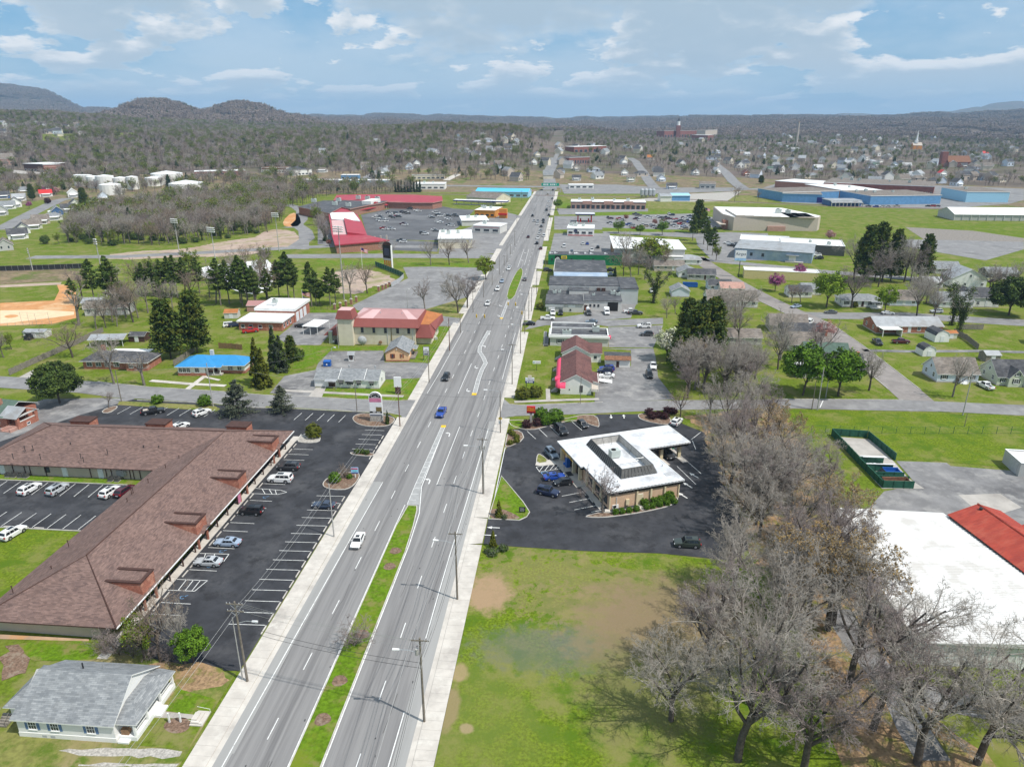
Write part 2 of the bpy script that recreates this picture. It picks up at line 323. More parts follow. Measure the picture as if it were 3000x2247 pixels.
mat('Gv',(.5,.52,.53),var=.08,rough=.4,metal=.5);mat('wire_dark',(.06,.06,.06),rough=.6);mat('wire_light',(.42,.42,.41),rough=.5,metal=.3);mat('Gp',(.022,.1,.065),var=.15,scale=1,rough=.6);mat('green_light',(.05,.27,.13),var=.1)
mat('rust',(.23,.115,.07),var=.3,scale=2,rough=.95);mat('bin_blue',(.02,.115,.42),var=.08,rough=.5);mat('Bp',(.025,.025,.027),rough=.5);mat('red_paint',(.55,.03,.03),var=.06,rough=.5);mat('orange_paint',(.8,.17,.03),var=.08,rough=.6);mat('Sr',(.52,.012,.02),var=.04,rough=.45);mat('sign_gold',(.9,.52,.05),rough=.5)
mat('Sw',(.82,.82,.82),var=.02,rough=.5);mat('sign_black',(.014,.013,.013),rough=.5);mat('Sb',(.02,.025,.17),rough=.5);mat('sign_pink',(.62,.22,.34),var=.2,scale=.8,rough=.5);mat('sign_olive',(.19,.14,.05),var=.1);mat('Sc',(.1,.52,.55),rough=.5);mat('sign_purple',(.16,.05,.32),rough=.5);mat('sign_teal',(.0,.3,.22),rough=.5);mat('sign_sky',(.35,.55,.8),var=.2,rough=.5);mat('Sy',(.85,.62,.05),rough=.5);mat('Si',(.06,.07,.12),rough=.5);mat('Sg',(.45,.46,.47),rough=.6)
glassy('glass_dark');glassy('car_glass',(.012,.015,.02),.05);glassy('Wn',(.045,.055,.07),.12)
mat('tyre',(.018,.018,.018),var=.2,rough=.9);mat('rim',(.5,.5,.52),var=.1,rough=.3,metal=.7);mat('lamp_clear',(.7,.72,.74),rough=.2,spec=.6);mat('lamp_red',(.45,.015,.015),rough=.3);mat('chrome',(.6,.6,.6),rough=.2,metal=.9);mat('plate',(.75,.76,.78),rough=.5)
PAINTS=dict(white=(.8,.8,.79),black=(.012,.012,.014),gray=(.12,.125,.13),charcoal=(.045,.046,.05),silver=(.52,.54,.56),bluesilver=(.36,.44,.56),navy=(.012,.02,.06),blue=(.015,.06,.33),red=(.42,.015,.018),maroon=(.08,.008,.018),darkgreen=(.035,.045,.035),slate=(.035,.05,.085),tan=(.42,.35,.26),steelblue=(.16,.21,.27),teal=(.05,.2,.25))
for k_,c_ in PAINTS.items():mat('paint_'+k_,c_,var=.03,scale=.4,rough=.32,spec=.5,coat=.6,metal=.15 if k_ in('silver','bluesilver','gray','steelblue')else 0)
mat('bark_grey',(.2,.175,.15),var=.3,scale=3,rough=1,spec=.1);mat('Bd',(.105,.088,.075),var=.3,scale=3,rough=1,spec=.1);mat('twig_grey',(.36,.325,.285),var=.22,scale=1,rough=1,spec=.1);mat('twig_brown',(.27,.21,.165),var=.22,scale=1,rough=1,spec=.1);mat('twig_mauve',(.27,.225,.21),var=.2,scale=1,rough=1,spec=.1)
def leafmat(n,c,v=.3):mat(n,c,var=v,scale=1.1,rough=.8,spec=.2)
for n_,c_ in dict(leaf_bud=(.3,.2,.075),leaf_lime=(.2,.29,.022),leaf_lime2=(.135,.215,.018),leaf_fresh=(.115,.215,.014),leaf_fresh2=(.075,.15,.012),leaf_mid=(.085,.125,.022),leaf_mid2=(.06,.095,.02),leaf_dark=(.034,.055,.016),leaf_dark2=(.022,.036,.012),leaf_gold=(.15,.16,.016),leaf_gold2=(.1,.115,.014),leaf_cedar=(.115,.13,.085),leaf_cedar2=(.075,.09,.06),leaf_pine=(.085,.135,.03),leaf_pine2=(.125,.165,.035),leaf_spruce=(.025,.05,.03),leaf_pink=(.4,.11,.25),leaf_pink2=(.3,.08,.2),leaf_rose=(.42,.2,.18),leaf_rose2=(.33,.15,.13),leaf_white=(.6,.6,.48),leaf_white2=(.4,.43,.24),leaf_purple=(.07,.022,.026),leaf_purple2=(.045,.018,.02),leaf_red=(.28,.075,.055),leaf_red2=(.2,.07,.05),leaf_straw=(.52,.42,.2),leaf_straw2=(.4,.32,.15),leaf_blush=(.55,.36,.36)).items():leafmat(n_,c_)
mat('far_wood',(.15,.125,.1),var=.3,scale=.02,rough=1,spec=.05,col2=[(.09,.1,.04),(.17,.13,.115)],s2=.006,lo=.45,hi=.65,wc=True)
def corner_lawn():
 m=mat('corner_lawn',(.125,.178,.012),var=.38,scale=2.4,rough=1,col2=[(.2,.2,.06),(.085,.15,.01)],s2=.085,lo=.45,hi=.63,wc=True,spec=.1,bump=.5)
 nt=m.node_tree;N,L=nt.nodes,nt.links;b=N['Principled BSDF'];c=b.inputs['Base Color'].links[0].from_socket;pos=N.new('ShaderNodeNewGeometry').outputs['Position']
 def nz(s,r=.65):
  n=N.new('ShaderNodeTexNoise');n.inputs['Scale'].default_value=s;n.inputs['Detail'].default_value=7;n.inputs['Roughness'].default_value=r;L.new(pos,n.inputs[0]);return n.outputs[0]
 def mth(op,a,v):
  n=N.new('ShaderNodeMath');n.operation=op
  for i,x in en((a,v)):
   if isinstance(x,(int,float)):n.inputs[i].default_value=x
   else:L.new(x,n.inputs[i])
  return n.outputs[0]
 def spot(c,cx,cy,rx,ry,col,ns=.35,amt=1.6,w=.35,k=1.0):
  mp=N.new('ShaderNodeMapping');mp.inputs['Location'].default_value=(-cx/rx,-cy/ry,0);mp.inputs['Scale'].default_value=(1/rx,1/ry,0);L.new(pos,mp.inputs[0]);ln=N.new('ShaderNodeVectorMath');ln.operation='LENGTH';L.new(mp.outputs[0],ln.inputs[0])
  d=mth('ADD',ln.outputs['Value'],mth('MULTIPLY',mth('SUBTRACT',nz(ns),.5),amt*2));r=N.new('ShaderNodeMapRange');r.interpolation_type='SMOOTHSTEP';r.inputs[1].default_value=1+w;r.inputs[2].default_value=1-w;L.new(d,r.inputs[0])
  x=N.new('ShaderNodeMix');x.data_type='RGBA';L.new(mth('MULTIPLY',r.outputs[0],k),x.inputs[0]);L.new(c,x.inputs[6]);x.inputs[7].default_value=(*col,1);return x.outputs[2]
 for a in SPOTS:c=spot(c,*a)
 L.new(c,b.inputs['Base Color'])
 # == terrain: flat valley floor, hills beyond
TX=[-900,-400,0,150,250,390,480,560,650,750,850,950,1100,1200,1350,1500,1700,1900,2212,2600,3200]
TD=[0,850,1100,1600,2300,3300,4500,5500,7000,9000,11500,15500]
TH=[[0,0,12,45,95,60,60,120,330,120,50,0],[0,0,12,45,95,60,60,120,330,120,50,0],[0,0,12,45,86,55,60,110,305,120,50,0],[0,0,12,45,78,55,60,100,278,120,50,0],[0,0,12,42,66,60,60,80,165,100,50,0],[0,0,12,38,54,136,70,70,130,100,50,0],[0,0,10,36,50,92,60,70,90,90,50,0],[0,0,10,36,46,124,70,70,80,80,50,0],[0,0,10,36,46,82,60,65,75,80,50,0],[0,0,10,38,45,45,60,70,90,105,50,0],[0,0,12,44,42,40,50,60,90,112,50,0],[0,0,14,52,38,30,40,50,70,85,50,0],[0,0,12,50,36,30,40,50,60,70,50,0],[0,0,8,28,38,30,66,40,55,65,50,0],[0,0,4,18,22,20,35,58,55,70,50,0],[0,0,2,10,15,30,45,66,60,70,50,0],[0,0,0,5,12,35,58,74,60,75,80,0],[0,0,0,4,12,32,58,72,60,75,150,0],[0,0,0,4,14,36,60,78,60,80,315,0],[0,0,0,4,14,36,60,78,60,80,330,0],[0,0,0,4,14,36,60,78,60,80,300,0]]
TXa,TDa,THa=np.array(TX,float),np.array(TD,float),np.array(TH,float)
def height(x,y):
 x=np.asarray(x,float);y=np.asarray(y,float);s,k=sin(YAW),cos(YAW)
 X=x*k+y*s;Y=y*k-x*s;D=np.hypot(X,Y);Yc=np.where(Y>1,Y,1)
 u=np.clip((1500+FPX*X/Yc)*.73733,TX[0],TX[-1]);u=np.where(Y>1,u,TX[-1])
 def sm(a,v):
  i=np.clip(np.searchsorted(a,v,side='right')-1,0,len(a)-2);t=np.clip((v-a[i])/(a[i+1]-a[i]),0,1);return i,t*t*(3-2*t)
 i,ti=sm(TXa,u);j,tj=sm(TDa,np.clip(D,0,TD[-1]))
 h=(THa[i,j]*(1-ti)+THa[i+1,j]*ti)*(1-tj)+(THa[i,j+1]*(1-ti)+THa[i+1,j+1]*ti)*tj
 a=np.clip((D-1000)/4500,0,1);w=D>880
 n=(np.sin(x/310+.7*np.sin(y/420))*np.cos(y/370)+.6*np.sin(x/140+1.3)*np.sin(y/175+.5)+.35*np.sin(x/61)*np.cos(y/83)+.8*np.sin(x/900+2)*np.sin(y/1100+1)*np.clip(D/6000,0,1))
 return np.where(w&(Y>0),h+n*(2+20*a)*np.clip((D-880)/500,0,1)*np.where(D>10000,1.6,1),.0)
def hz(x,y):return float(height(x,y))
def GH(c,x,y):
 u,v=px(c,x,y);xx=(u-1500)/FPX;yd=(v-1123.5)/FPX;dz=-(sin(PITCH)+yd*cos(PITCH));dy=cos(PITCH)-yd*sin(PITCH)
 s,k=sin(YAW),cos(YAW);t=300.0
 while t<30000:
  X,Y,Z=xx*t,dy*t,CAMH+dz*t;a,b=X*k-Y*s,X*s+Y*k
  if Z<hz(a,b)+.2:return(a,b,hz(a,b))
  t*=1.006
 return(a,b,hz(a,b))
def make_terrain():
 fr=np.linspace(-math.radians(50),math.radians(50),330);bk=np.linspace(math.radians(50),math.radians(310),50)[1:-1]
 th=np.concatenate([fr,bk])+.0;nr=190;rr=np.concatenate([[.01],np.geomspace(12,15400,nr)]);na=len(th)
 TH_,RR=np.meshgrid(th,rr);X=np.sin(TH_-YAW)*RR;Y=np.cos(TH_-YAW)*RR
 Z=height(X,Y)-.03;V=np.stack([X,Y,Z],-1).reshape(-1,3);n1=len(rr)
 i,j=np.meshgrid(np.arange(n1-1),np.arange(na),indexing='ij');j2=(j+1)%na
 F=np.stack([i*na+j,i*na+j2,(i+1)*na+j2,(i+1)*na+j],-1).reshape(-1,4)[:,::-1]
 me=bpy.data.meshes.new('ground');me.from_pydata(V.tolist(),[],F.tolist());me.materials.append(MATS['grass']);me.materials.append(MATS['far_wood']);me.materials.append(MATS['wood_floor'])
 rad=(RR[:-1]**1).reshape(-1);mi=np.where(rad>1000,1,np.where(rad>760,2,0));me.polygons.foreach_set('material_index',mi.astype(int));me.polygons.foreach_set('use_smooth',np.ones(len(F),bool));me.update()
 struct(link('ground',me))
make_terrain()
def pa(name,pts,z,m,parent=None):
 mb=MB();k=len(pts)
 tr=tessellate_polygon([[Ve((p[0],p[1],0))for p in pts]]);mb.v=[(p[0],p[1],z)for p in pts]
 for t in tr:
  p=[pts[i]for i in t];o=t if(p[1][0]-p[0][0])*(p[2][1]-p[0][1])-(p[2][0]-p[0][0])*(p[1][1]-p[0][1])>0 else t[::-1]
  mb.f.append(tuple(o));mb.m.append(0)
 return struct(mb.obj(name,m,parent))
def rough(name,pts,z,m,amp=.9):
 q=[];r_=random.Random(len(pts))
 for a,b in zip(pts,pts[1:]+pts[:1]):
  n=max(1,int(hypot(b[0]-a[0],b[1]-a[1])/1.3));q+=[(a[0]+(b[0]-a[0])*i/n+r_.uniform(-amp,amp),a[1]+(b[1]-a[1])*i/n+r_.uniform(-amp,amp))for i in range(n)]
 return pa(name,q,z,m)
def gp(c,*pts):return[G(c,*p)for p in pts]
def ofr(pts,w):
 k=len(pts);ar=sum(pts[i][0]*pts[(i+1)%k][1]-pts[(i+1)%k][0]*pts[i][1]for i in range(k));sg=1 if ar>0 else-1;out=[]
 for i in range(k):
  a,b,c=Ve(pts[i-1]),Ve(pts[i]),Ve(pts[(i+1)%k]);d1=(b-a).normalized();d2=(c-b).normalized();n1=Ve((-d1.y,d1.x));n2=Ve((-d2.y,d2.x));n=(n1+n2);n=n.normalized()if n.length>.05 else n1
  f=w/max(.45,n.dot(n1));out.append((b.x+n.x*f*sg,b.y+n.y*f*sg))
 return out
def smooth(pts,it=2):
 for _ in range(it):
  q=[]
  for i in range(len(pts)):
   a,b=pts[i],pts[(i+1)%len(pts)];q+=[(a[0]*.75+b[0]*.25,a[1]*.75+b[1]*.25),(a[0]*.25+b[0]*.75,a[1]*.25+b[1]*.75)]
  pts=q
 return pts
def kerb_ring(name,pts,w=.17,h=.14,m='Ks',z0=.0):
 inn=ofr(pts,w);mb=MB();k=len(pts)
 for i in range(k):
  j=(i+1)%k;a,b,c,d=pts[i],pts[j],inn[j],inn[i]
  mb.face([(*a,h),(*b,h),(*c,h),(*d,h)]);mb.face([(*a,z0),(*b,z0),(*b,h),(*a,h)]);mb.face([(*c,z0),(*d,z0),(*d,h),(*c,h)])
 o=struct(mb.obj(name,m));return o
def kerb_line(mb,pts,w=.17,h=.14):
 for a,b in zip(pts,pts[1:]):
  d=(Ve(b)-Ve(a));n=Ve((-d.y,d.x)).normalized()*w/2;q=[(a[0]+n.x,a[1]+n.y),(a[0]-n.x,a[1]-n.y),(b[0]-n.x,b[1]-n.y),(b[0]+n.x,b[1]+n.y)];mb.prism(q,0,h)
def island(pts,soil,it=2,h=.11,kw=.17,name='planting_bed'):
 p=smooth(pts,it)if it else pts;kerb_ring('kerb',p,kw,.15);return pa(name,ofr(p,kw*.8),h,soil)
def spt(cl,w):
 L_,R_=[],[]
 for i,p in en(cl):
  a=Ve(cl[max(0,i-1)][:2]);b=Ve(cl[min(len(cl)-1,i+1)][:2]);d=(b-a).normalized();n=Ve((-d.y,d.x))*w/2;L_.append((p[0]+n.x,p[1]+n.y));R_.append((p[0]-n.x,p[1]-n.y))
 return L_,R_
def drape(name,cl,w,m,lift=.25,step=25):
 q=[Ve(cl[0][:2])]
 for a,b in zip(cl,cl[1:]):
  a,b=Ve(a[:2]),Ve(b[:2]);n=max(1,int((b-a).length/step));q+=[a.lerp(b,(i+1)/n)for i in range(n)]
 L_,R_=spt([tuple(p)for p in q],w);mb=MB()
 for i in range(len(q)-1):mb.face([(*p,max(hz(*L_[i]),hz(*R_[i]))*0+hz(*p)+lift)for p in(R_[i],R_[i+1],L_[i+1],L_[i])])
 return struct(mb.obj(name,m))
marks=MB();ymarks=MB();bmarks=MB()
def seg(a,b,w=.12,z=.066,mb=None):
 mb=mb or marks;d=Ve(b)-Ve(a)
 if d.length<1e-6:return
 n=Ve((-d.y,d.x)).normalized()*w/2;mb.face([(a[0]-n.x,a[1]-n.y,z),(b[0]-n.x,b[1]-n.y,z),(b[0]+n.x,b[1]+n.y,z),(a[0]+n.x,a[1]+n.y,z)][::1])
def pline(pts,w=.12,z=.066,mb=None):
 for a,b in zip(pts,pts[1:]):seg(a,b,w,z,mb)
def lerp_at(tab,y):
 for(y0,x0),(y1,x1)in zip(tab,tab[1:]):
  if y<=y1:return x0+(x1-x0)*(y-y0)/(y1-y0)
 return tab[-1][1]
def dashes(tab,y0,y1,ln=3.4,per=11.95,w=.13):
 y=y0
 while y<y1:seg((lerp_at(tab,y),y),(lerp_at(tab,y+ln),y+ln),w);y+=per
def arrow(p,ang,kind='turn',s=1.0,z=.066,mb=None):
 c,sn=cos(ang),sin(ang);T=lambda x,y:(p[0]+(x*c-y*sn)*s,p[1]+(x*sn+y*c)*s);M_=mb or marks
 def f(*q):M_.face([(*T(x,y),z)for x,y in q])
 if kind=='turn':
  f((.12,-1.5),(.36,-1.5),(.36,.1),(.12,.1));f((-.25,.35),(.12,.1),(.36,.1),(.05,.65),(-.25,.65));f((-1.0,.5),(-.25,.05),(-.25,.98))
 else:f((-.11,-1.2),(.11,-1.2),(.11,.2),(-.11,.2));f((-.42,.2),(.42,.2),(0,1.1))
 # == the avenue
def make_avenue():
 L=[(25,-41.6),(110,-41.1),(160,-41.0),(420,-41.3),(560,-40),(790,-37.5)];Rr=[(25,-17.0),(420,-17.0),(560,-17.6),(790,-18.0)]
 pts=[(x,y)for y,x in Rr]+[(x,y)for y,x in L[::-1]]
 pa('avenue',pts,.04,'asphalt_road')
 for tab,sgn,nm in((L,1,'gutter'),(Rr,-1,'gutter')):
  t=[(y,x)for y,x in tab if y<500];pa(nm,[(x,y)for y,x in t]+[(x+sgn*.75,y)for y,x in t[::-1]],.046,'concrete')
 for x0,x1,a_,b_ in((-40.9,-39.6,25,62),(-40.8,-38.9,62,131),(-19.5,-17.75,25,105),(-19.3,-17.75,105,165)):pa('road_shoulder',[(x0,a_),(x1,a_),(x1+(.5 if x1<-30 else .3),b_),(x0+(.3 if x0<-30 else 0),b_)],.043,'asphalt_shoulder')
 edgeL=[(25,-39.8),(67,-39.4),(101,-38.8),(131,-38.2)];pline([(x,y)for y,x in edgeL],.14)
 pline([(-38.9,183),(-38.5,200),(-38.3,222),(-38.0,246)],.13)
 dl=[(25,-36.2),(64,-35.7),(92,-35.2),(128,-34.7),(162,-34.1),(250,-33.6),(800,-31.5)];dr=[(25,-23.8),(75,-23.5),(111,-23.3),(147,-23.0),(169,-22.6),(250,-22.0),(800,-22.0)]
 dashes(dl,28.5,780);dashes(dr,24.0,780)
 er=[(25,-20.0),(61,-19.8),(84,-19.7),(103,-19.7),(120,-19.4),(146,-19.1),(160,-19.05)]
 for a,b in((25,70),(84,160)):pline([(lerp_at(er,y),y)for y in np.linspace(a,b,8)],.14)
 pline([(-19.0,196),(-18.9,245)],.13)
 pline([(-26.6,130.7),(-26.3,161.1)],.14);pline([(-30.2,183.4),(-30.0,209.8)],.14);pline([(-26.0,284),(-25.7,262)],.13)
 pline([(-27.4,420),(-27.0,365)],.13);pline([(-24.4,420),(-24.0,372)],.13)
 for x,y,a in((-28.3,156.3,0),(-28.6,132.4,0),(-27.9,186,pi),(-28.2,206,pi),(-28.0,228,0),(-28.3,243,0),(-27.2,268,0),(-28.2,284,pi),(-26,385,0),(-26,408,pi)):arrow((x,y),a,s=1.0)
 pline([(-27.6,25),(-27.6,60),(-27.5,108),(-27.9,119),(-29.6,129.5),(-30.0,160)],.16);pline([(-31.8,25),(-31.5,115),(-31.4,122)],.14)
 panel=[(-31.0,122),(-28.6,122.2),(-29.4,127),(-29.95,131),(-29.9,160.5),(-30.9,160.5),(-31.1,130)]
 mb=struct(MB().prism(panel,.04,.085).obj('median_strip','median_panel'))
 for y in np.arange(124,160,2.4):seg((-31.05,y),(-29.6 if y<128 else-29.95,y),.09,.09)
 pline([(-31.0,122),(-31.1,130),(-30.9,160)],.1,.09);pline([(-29.95,131),(-29.9,160)],.1,.09)
 ymarks.face([(-31.0,160.0,.094),(-29.8,160.0,.094),(-29.8,161.4,.094),(-31.0,161.4,.094)])
 s1=[(-25.6,184),(-26.0,196),(-26.0,204),(-25.6,210.5),(-27.0,216),(-29.0,222),(-29.5,227),(-29.1,238),(-28.6,247)]
 L_,R_=spt(s1,1.15);struct(MB().prism(R_+L_[::-1],.04,.085).obj('median_strip','median_panel'))
 pline(L_,.12,.09);pline(R_,.12,.09)
 for i in range(26):
  t=i/26*(len(s1)-1);k=int(t);a,b=Ve(s1[k]),Ve(s1[k+1]);p=a.lerp(b,t-k);seg((p.x-.5,p.y),(p.x+.5,p.y),.08,.09)
 ymarks.face([(-26.3,182.6,.094),(-25.0,182.6,.094),(-25.0,184.2,.094),(-26.3,184.2,.094)])
 s2=[(-25.8,265),(-25.6,294)];L_,R_=spt(s2,1.0);struct(MB().prism(R_+L_[::-1],.04,.085).obj('median_strip','median_panel'));pline(L_,.1,.09);pline(R_,.1,.09)
 ymarks.face([(-26.4,263.6,.094),(-25.2,263.6,.094),(-25.2,265.2,.094),(-26.4,265.2,.094)])
 m1=[(-31.7,25),(-27.75,25),(-27.7,60),(-27.65,106),(-28.0,114),(-28.5,120),(-28.9,121.8),(-30.8,121.8),(-31.4,114),(-31.5,80)]
 kerb_ring('kerb',m1,.16,.17);pa('median_lawn',ofr(m1,.13),.14,'Gr')
 m2=smooth([(-26.7,294.5),(-23.6,295.5),(-23.2,320),(-23.2,352),(-24.6,363),(-26.0,362),(-27.0,350),(-27.6,318)],1)
 kerb_ring('kerb',m2,.16,.17);pa('median_lawn',ofr(m2,.13),.14,'Gr')
 m3=smooth([(-29,852),(-24,852),(-26,880),(-30,960),(-33,960),(-30,890)],1);pa('median_lawn',m3,.12,'grass')
 for x,y in((-29.5,105.9),(-29.4,101.2),(-29.8,74.6),(-29.9,67.9),(-29.3,84.0)):
  pa('mulch_ring',[(x+1.05*cos(a)*(1+.12*sin(3*a+x)),y+1.05*sin(a))for a in np.linspace(0,2*pi,15)[:-1]],.152,'mulch')
 tar=MB()
 for k in range(60):
  y=rng.uniform(45,330);x=rng.choice([-38.6,-34.2,-33,-25.6,-21.4,-20.2])+rng.uniform(-1,1);q=[(x,y)]
  for _ in range(rng.randint(2,6)):q.append((q[-1][0]+rng.uniform(-.25,.25),q[-1][1]+rng.uniform(1,4)))
  pline(q,rng.uniform(.03,.06),.0615,tar)
 for k in range(70):
  y=rng.uniform(40,300);x=rng.uniform(-41,-17.5)
  if-31.9<x<-27.3:continue
  tar.face([(x+rng.uniform(.05,.16)*cos(a),y+rng.uniform(.08,.3)*sin(a),.0612)for a in np.linspace(0,6.28,8)[:-1]])
 struct(tar.obj('tar_seals','tar'))
 def pavement(xa,xb,y0,y1,skips,flag):
  base=MB();
  ys=[y0]+[v for s in skips for v in s]+[y1];root=None
  for a,b in zip(ys[::2],ys[1::2]):
   xi=lambda y:(xa(y),xb(y));q=[(xa(a),a),(xb(a),a),(xb(b),b),(xa(b),b)];base.prism(q,-.05,.105)
  root=struct(base.obj('sidewalk','Ks'));sh=None
  for a,b in zip(ys[::2],ys[1::2]):
   y=a;far=MB()
   while y+.3<b:
    e=min(y+(1.52 if y<205 else 3.0),b);q=[(xa(y),y+.011),(xb(y),y+.011),(xb(e),e-.011),(xa(e),e-.011)]
    if y<205:struct(MB().prism(q,.09,.136+rng.uniform(0,.012)).obj('concrete_slab',flag,root))
    else:far.prism(q,.09,.14)
    y=e
   if far.f:stuff(far.obj('concrete_slab',flag,root))
 fx=lambda tab:(lambda y:lerp_at(tab,y))
 pavement(fx([(20,-17.0),(420,-17.0),(800,-18.0)]),fx([(20,-14.5),(420,-14.0),(800,-14.6)]),40,780,[(109.0,118.4),(167,181.5),(246,262),(318,324),(356,362),(430,452),(566,580)],'concrete')
 pavement(fx([(20,-44.4),(110,-43.8),(160,-43.2),(420,-43.6),(800,-40)]),fx([(20,-41.6),(110,-41.1),(160,-41.0),(420,-41.3),(800,-37.6)]),40,780,[(165.5,177.5),(257,270),(345,360),(420,432),(560,575)],'concrete')
 pa('driveway_apron',[(-17.0,109.0),(-14.4,109.6),(-14.4,118),(-17.0,118.4)],.11,'concrete')
make_avenue()
# == cross streets and lanes
def make_streets():
 W='As'
 cs=[(-175,183.5),(-150,182.0),(-137,180.5),(-120,178.0),(-97,176.2),(-84,174.2),(-72,173.4),(-55,172.8),(-40,172.0)]
 n_=[(-175,187),(-137,184.5),(-120,181.5),(-97.7,179.8),(-84,178.0),(-74.3,178.0),(-60,177.0),(-46,176.6),(-42.6,177.4),(-40.8,180)];s_=[(-175,178.5),(-137,175.5),(-125,173.0),(-97,171.2),(-84,168.8),(-72,169.0),(-58,168.4),(-46,168.2),(-42.8,167),(-40.8,164)]
 pa('side_street',n_+s_[::-1],.036,W)
 n2=[(-17,180.5),(-15,176.8),(-12.5,176.3),(2.9,179.0),(26,183.0),(58,186.6),(92,188.8),(122,187.6),(175,192)];s2=[(-17,164),(-15.6,167.6),(-13,168.9),(2.8,171.4),(27,176.2),(58,180.0),(82,180.4),(100,181.0),(122,179.8),(175,184)]
 pa('side_street',n2+s2[::-1],.036,W)
 kb=MB();kerb_line(kb,n_[1:-1]);kerb_line(kb,s_[3:-1]);kerb_line(kb,n2[1:4]+[(10,180.3)]);kerb_line(kb,n2[5:7]);struct(kb.obj('kerb','Ks'))
 pl=[(-45,180.2),(-55,180.6),(-70,181.5),(-82,182)];L_,R_=spt(pl,1.6);pa('footpath',R_+L_[::-1],.06,'Co')
 pl=[(-98,184.2),(-110,185),(-122,186.6)];L_,R_=spt(pl,1.7);pa('footpath',R_+L_[::-1],.06,'concrete')
 pl=[(-14,178.6),(0,181.2),(9,182.6)];L_,R_=spt(pl,1.5);pa('footpath',R_+L_[::-1],.06,'Co')
 seg((70.0,186.5),(67.5,181.2),.25)
 dg=[(95.5,185),(95.8,197),(95.8,212),(95.5,240),(94,268),(89,285),(84,305),(80,325),(76,350),(72,380),(70,405)]
 L_,R_=spt(dg,9.0);pa('residential_lane',R_+L_[::-1],.03,'asphalt_brown');kb=MB();kerb_line(kb,L_[1:7]);kerb_line(kb,R_[1:5]);struct(kb.obj('kerb','Ks'))
 st=[(88,279),(105,279),(132,281.5),(160,276),(185,272),(230,268)];L_,R_=spt(st,10);pa('residential_street',R_+L_[::-1],.028,'As')
 al=[(98,234),(112,234),(138,236.5),(160,236)];L_,R_=spt(al,2.6);pa('alley',R_+L_[::-1],.03,'Ag')
 st=[(70,398),(95,384),(130,366),(180,348)];L_,R_=spt(st,9);pa('residential_street',R_+L_[::-1],.03,'As')
 wr=[(-42,427),(-60,424),(-100,424),(-140,424),(-180,408),(-215,392),(-250,378),(-300,372)];L_,R_=spt(wr,10);pa('side_street',R_+L_[::-1],.036,W)
 wr2=[(-42,396),(-80,394),(-120,391),(-160,386)];L_,R_=spt(wr2,13);pa('car_park',R_+L_[::-1],.03,'As')
 sp=[(-165,414)]+gp('R',(420,1240),(400,1180),(330,1130),(370,1090),(370,1020),(330,990),(250,965));L_,R_=spt(sp,9);pa('gravel_road',R_+L_[::-1],.03,'As')
 pa('gravel_road',gp('R',(200,1155),(340,1155),(350,1260),(330,1330),(430,1330),(430,1240),(400,1160),(300,1140)),.027,'As')
 hs=gp('Q',(0,1172),(150,1092),(300,1015),(470,935),(560,915));L_,R_=spt(hs,12);pa('residential_street',R_+L_[::-1],.03,'As')
 cr=[(-520,835),(-300,838),(-150,842),(-20,836),(60,800),(130,800),(230,840),(400,900)];L_,R_=spt(cr,16);pa('cross_road',R_+L_[::-1],.05,W)
 rw=[(-400,758),(-200,745),(-60,738),(0,735),(60,730),(140,700),(240,660),(420,640),(600,640)];L_,R_=spt(rw,6);pa('railway_bed',R_+L_[::-1],.03,'ballast')
 rail=MB()
 for off in(-.75,.75):
  L_,R_=spt(rw,abs(off)*2);rail.line([(x,y,.22)for x,y in(L_ if off<0 else R_)],.09,4)
 struct(rail.obj('railway_rails','rust'))
 drape('hill_road',[(-24,795),(-26,860),(-29,930),(-31,1000)]+[GH('S',*p)[:2]for p in((445,690),(470,640),(490,590))],15,W)
 drape('hill_road',[GH('S',*p)[:2]for p in((490,590),(505,560),(512,530),(520,500),(528,470))],7,W)
 drape('hill_road',[GH('S',*p)[:2]for p in((1300,840),(1240,770),(1190,690),(1140,620),(1090,590))],13,W)
 drape('hill_road',[GH('S',*p)[:2]for p in((2010,840),(1930,780),(1860,700),(1800,650),(1760,620))],14,W)
 drape('hill_road',[GH('R',*p)[:2]for p in((880,760),(940,725),(1010,690),(1060,655))],12,W)
 drape('hill_road',[GH('R',*p)[:2]for p in((1540,775),(1590,745),(1640,725))],9,'concrete')
 drape('hill_road',[GH('Q',*p)[:2]for p in((1860,670),(1950,640),(2060,600))],10,W)
 drape('highway',[GH('Q',*p)[:2]for p in((0,690),(150,705),(330,720))],22,'Co')
make_streets()
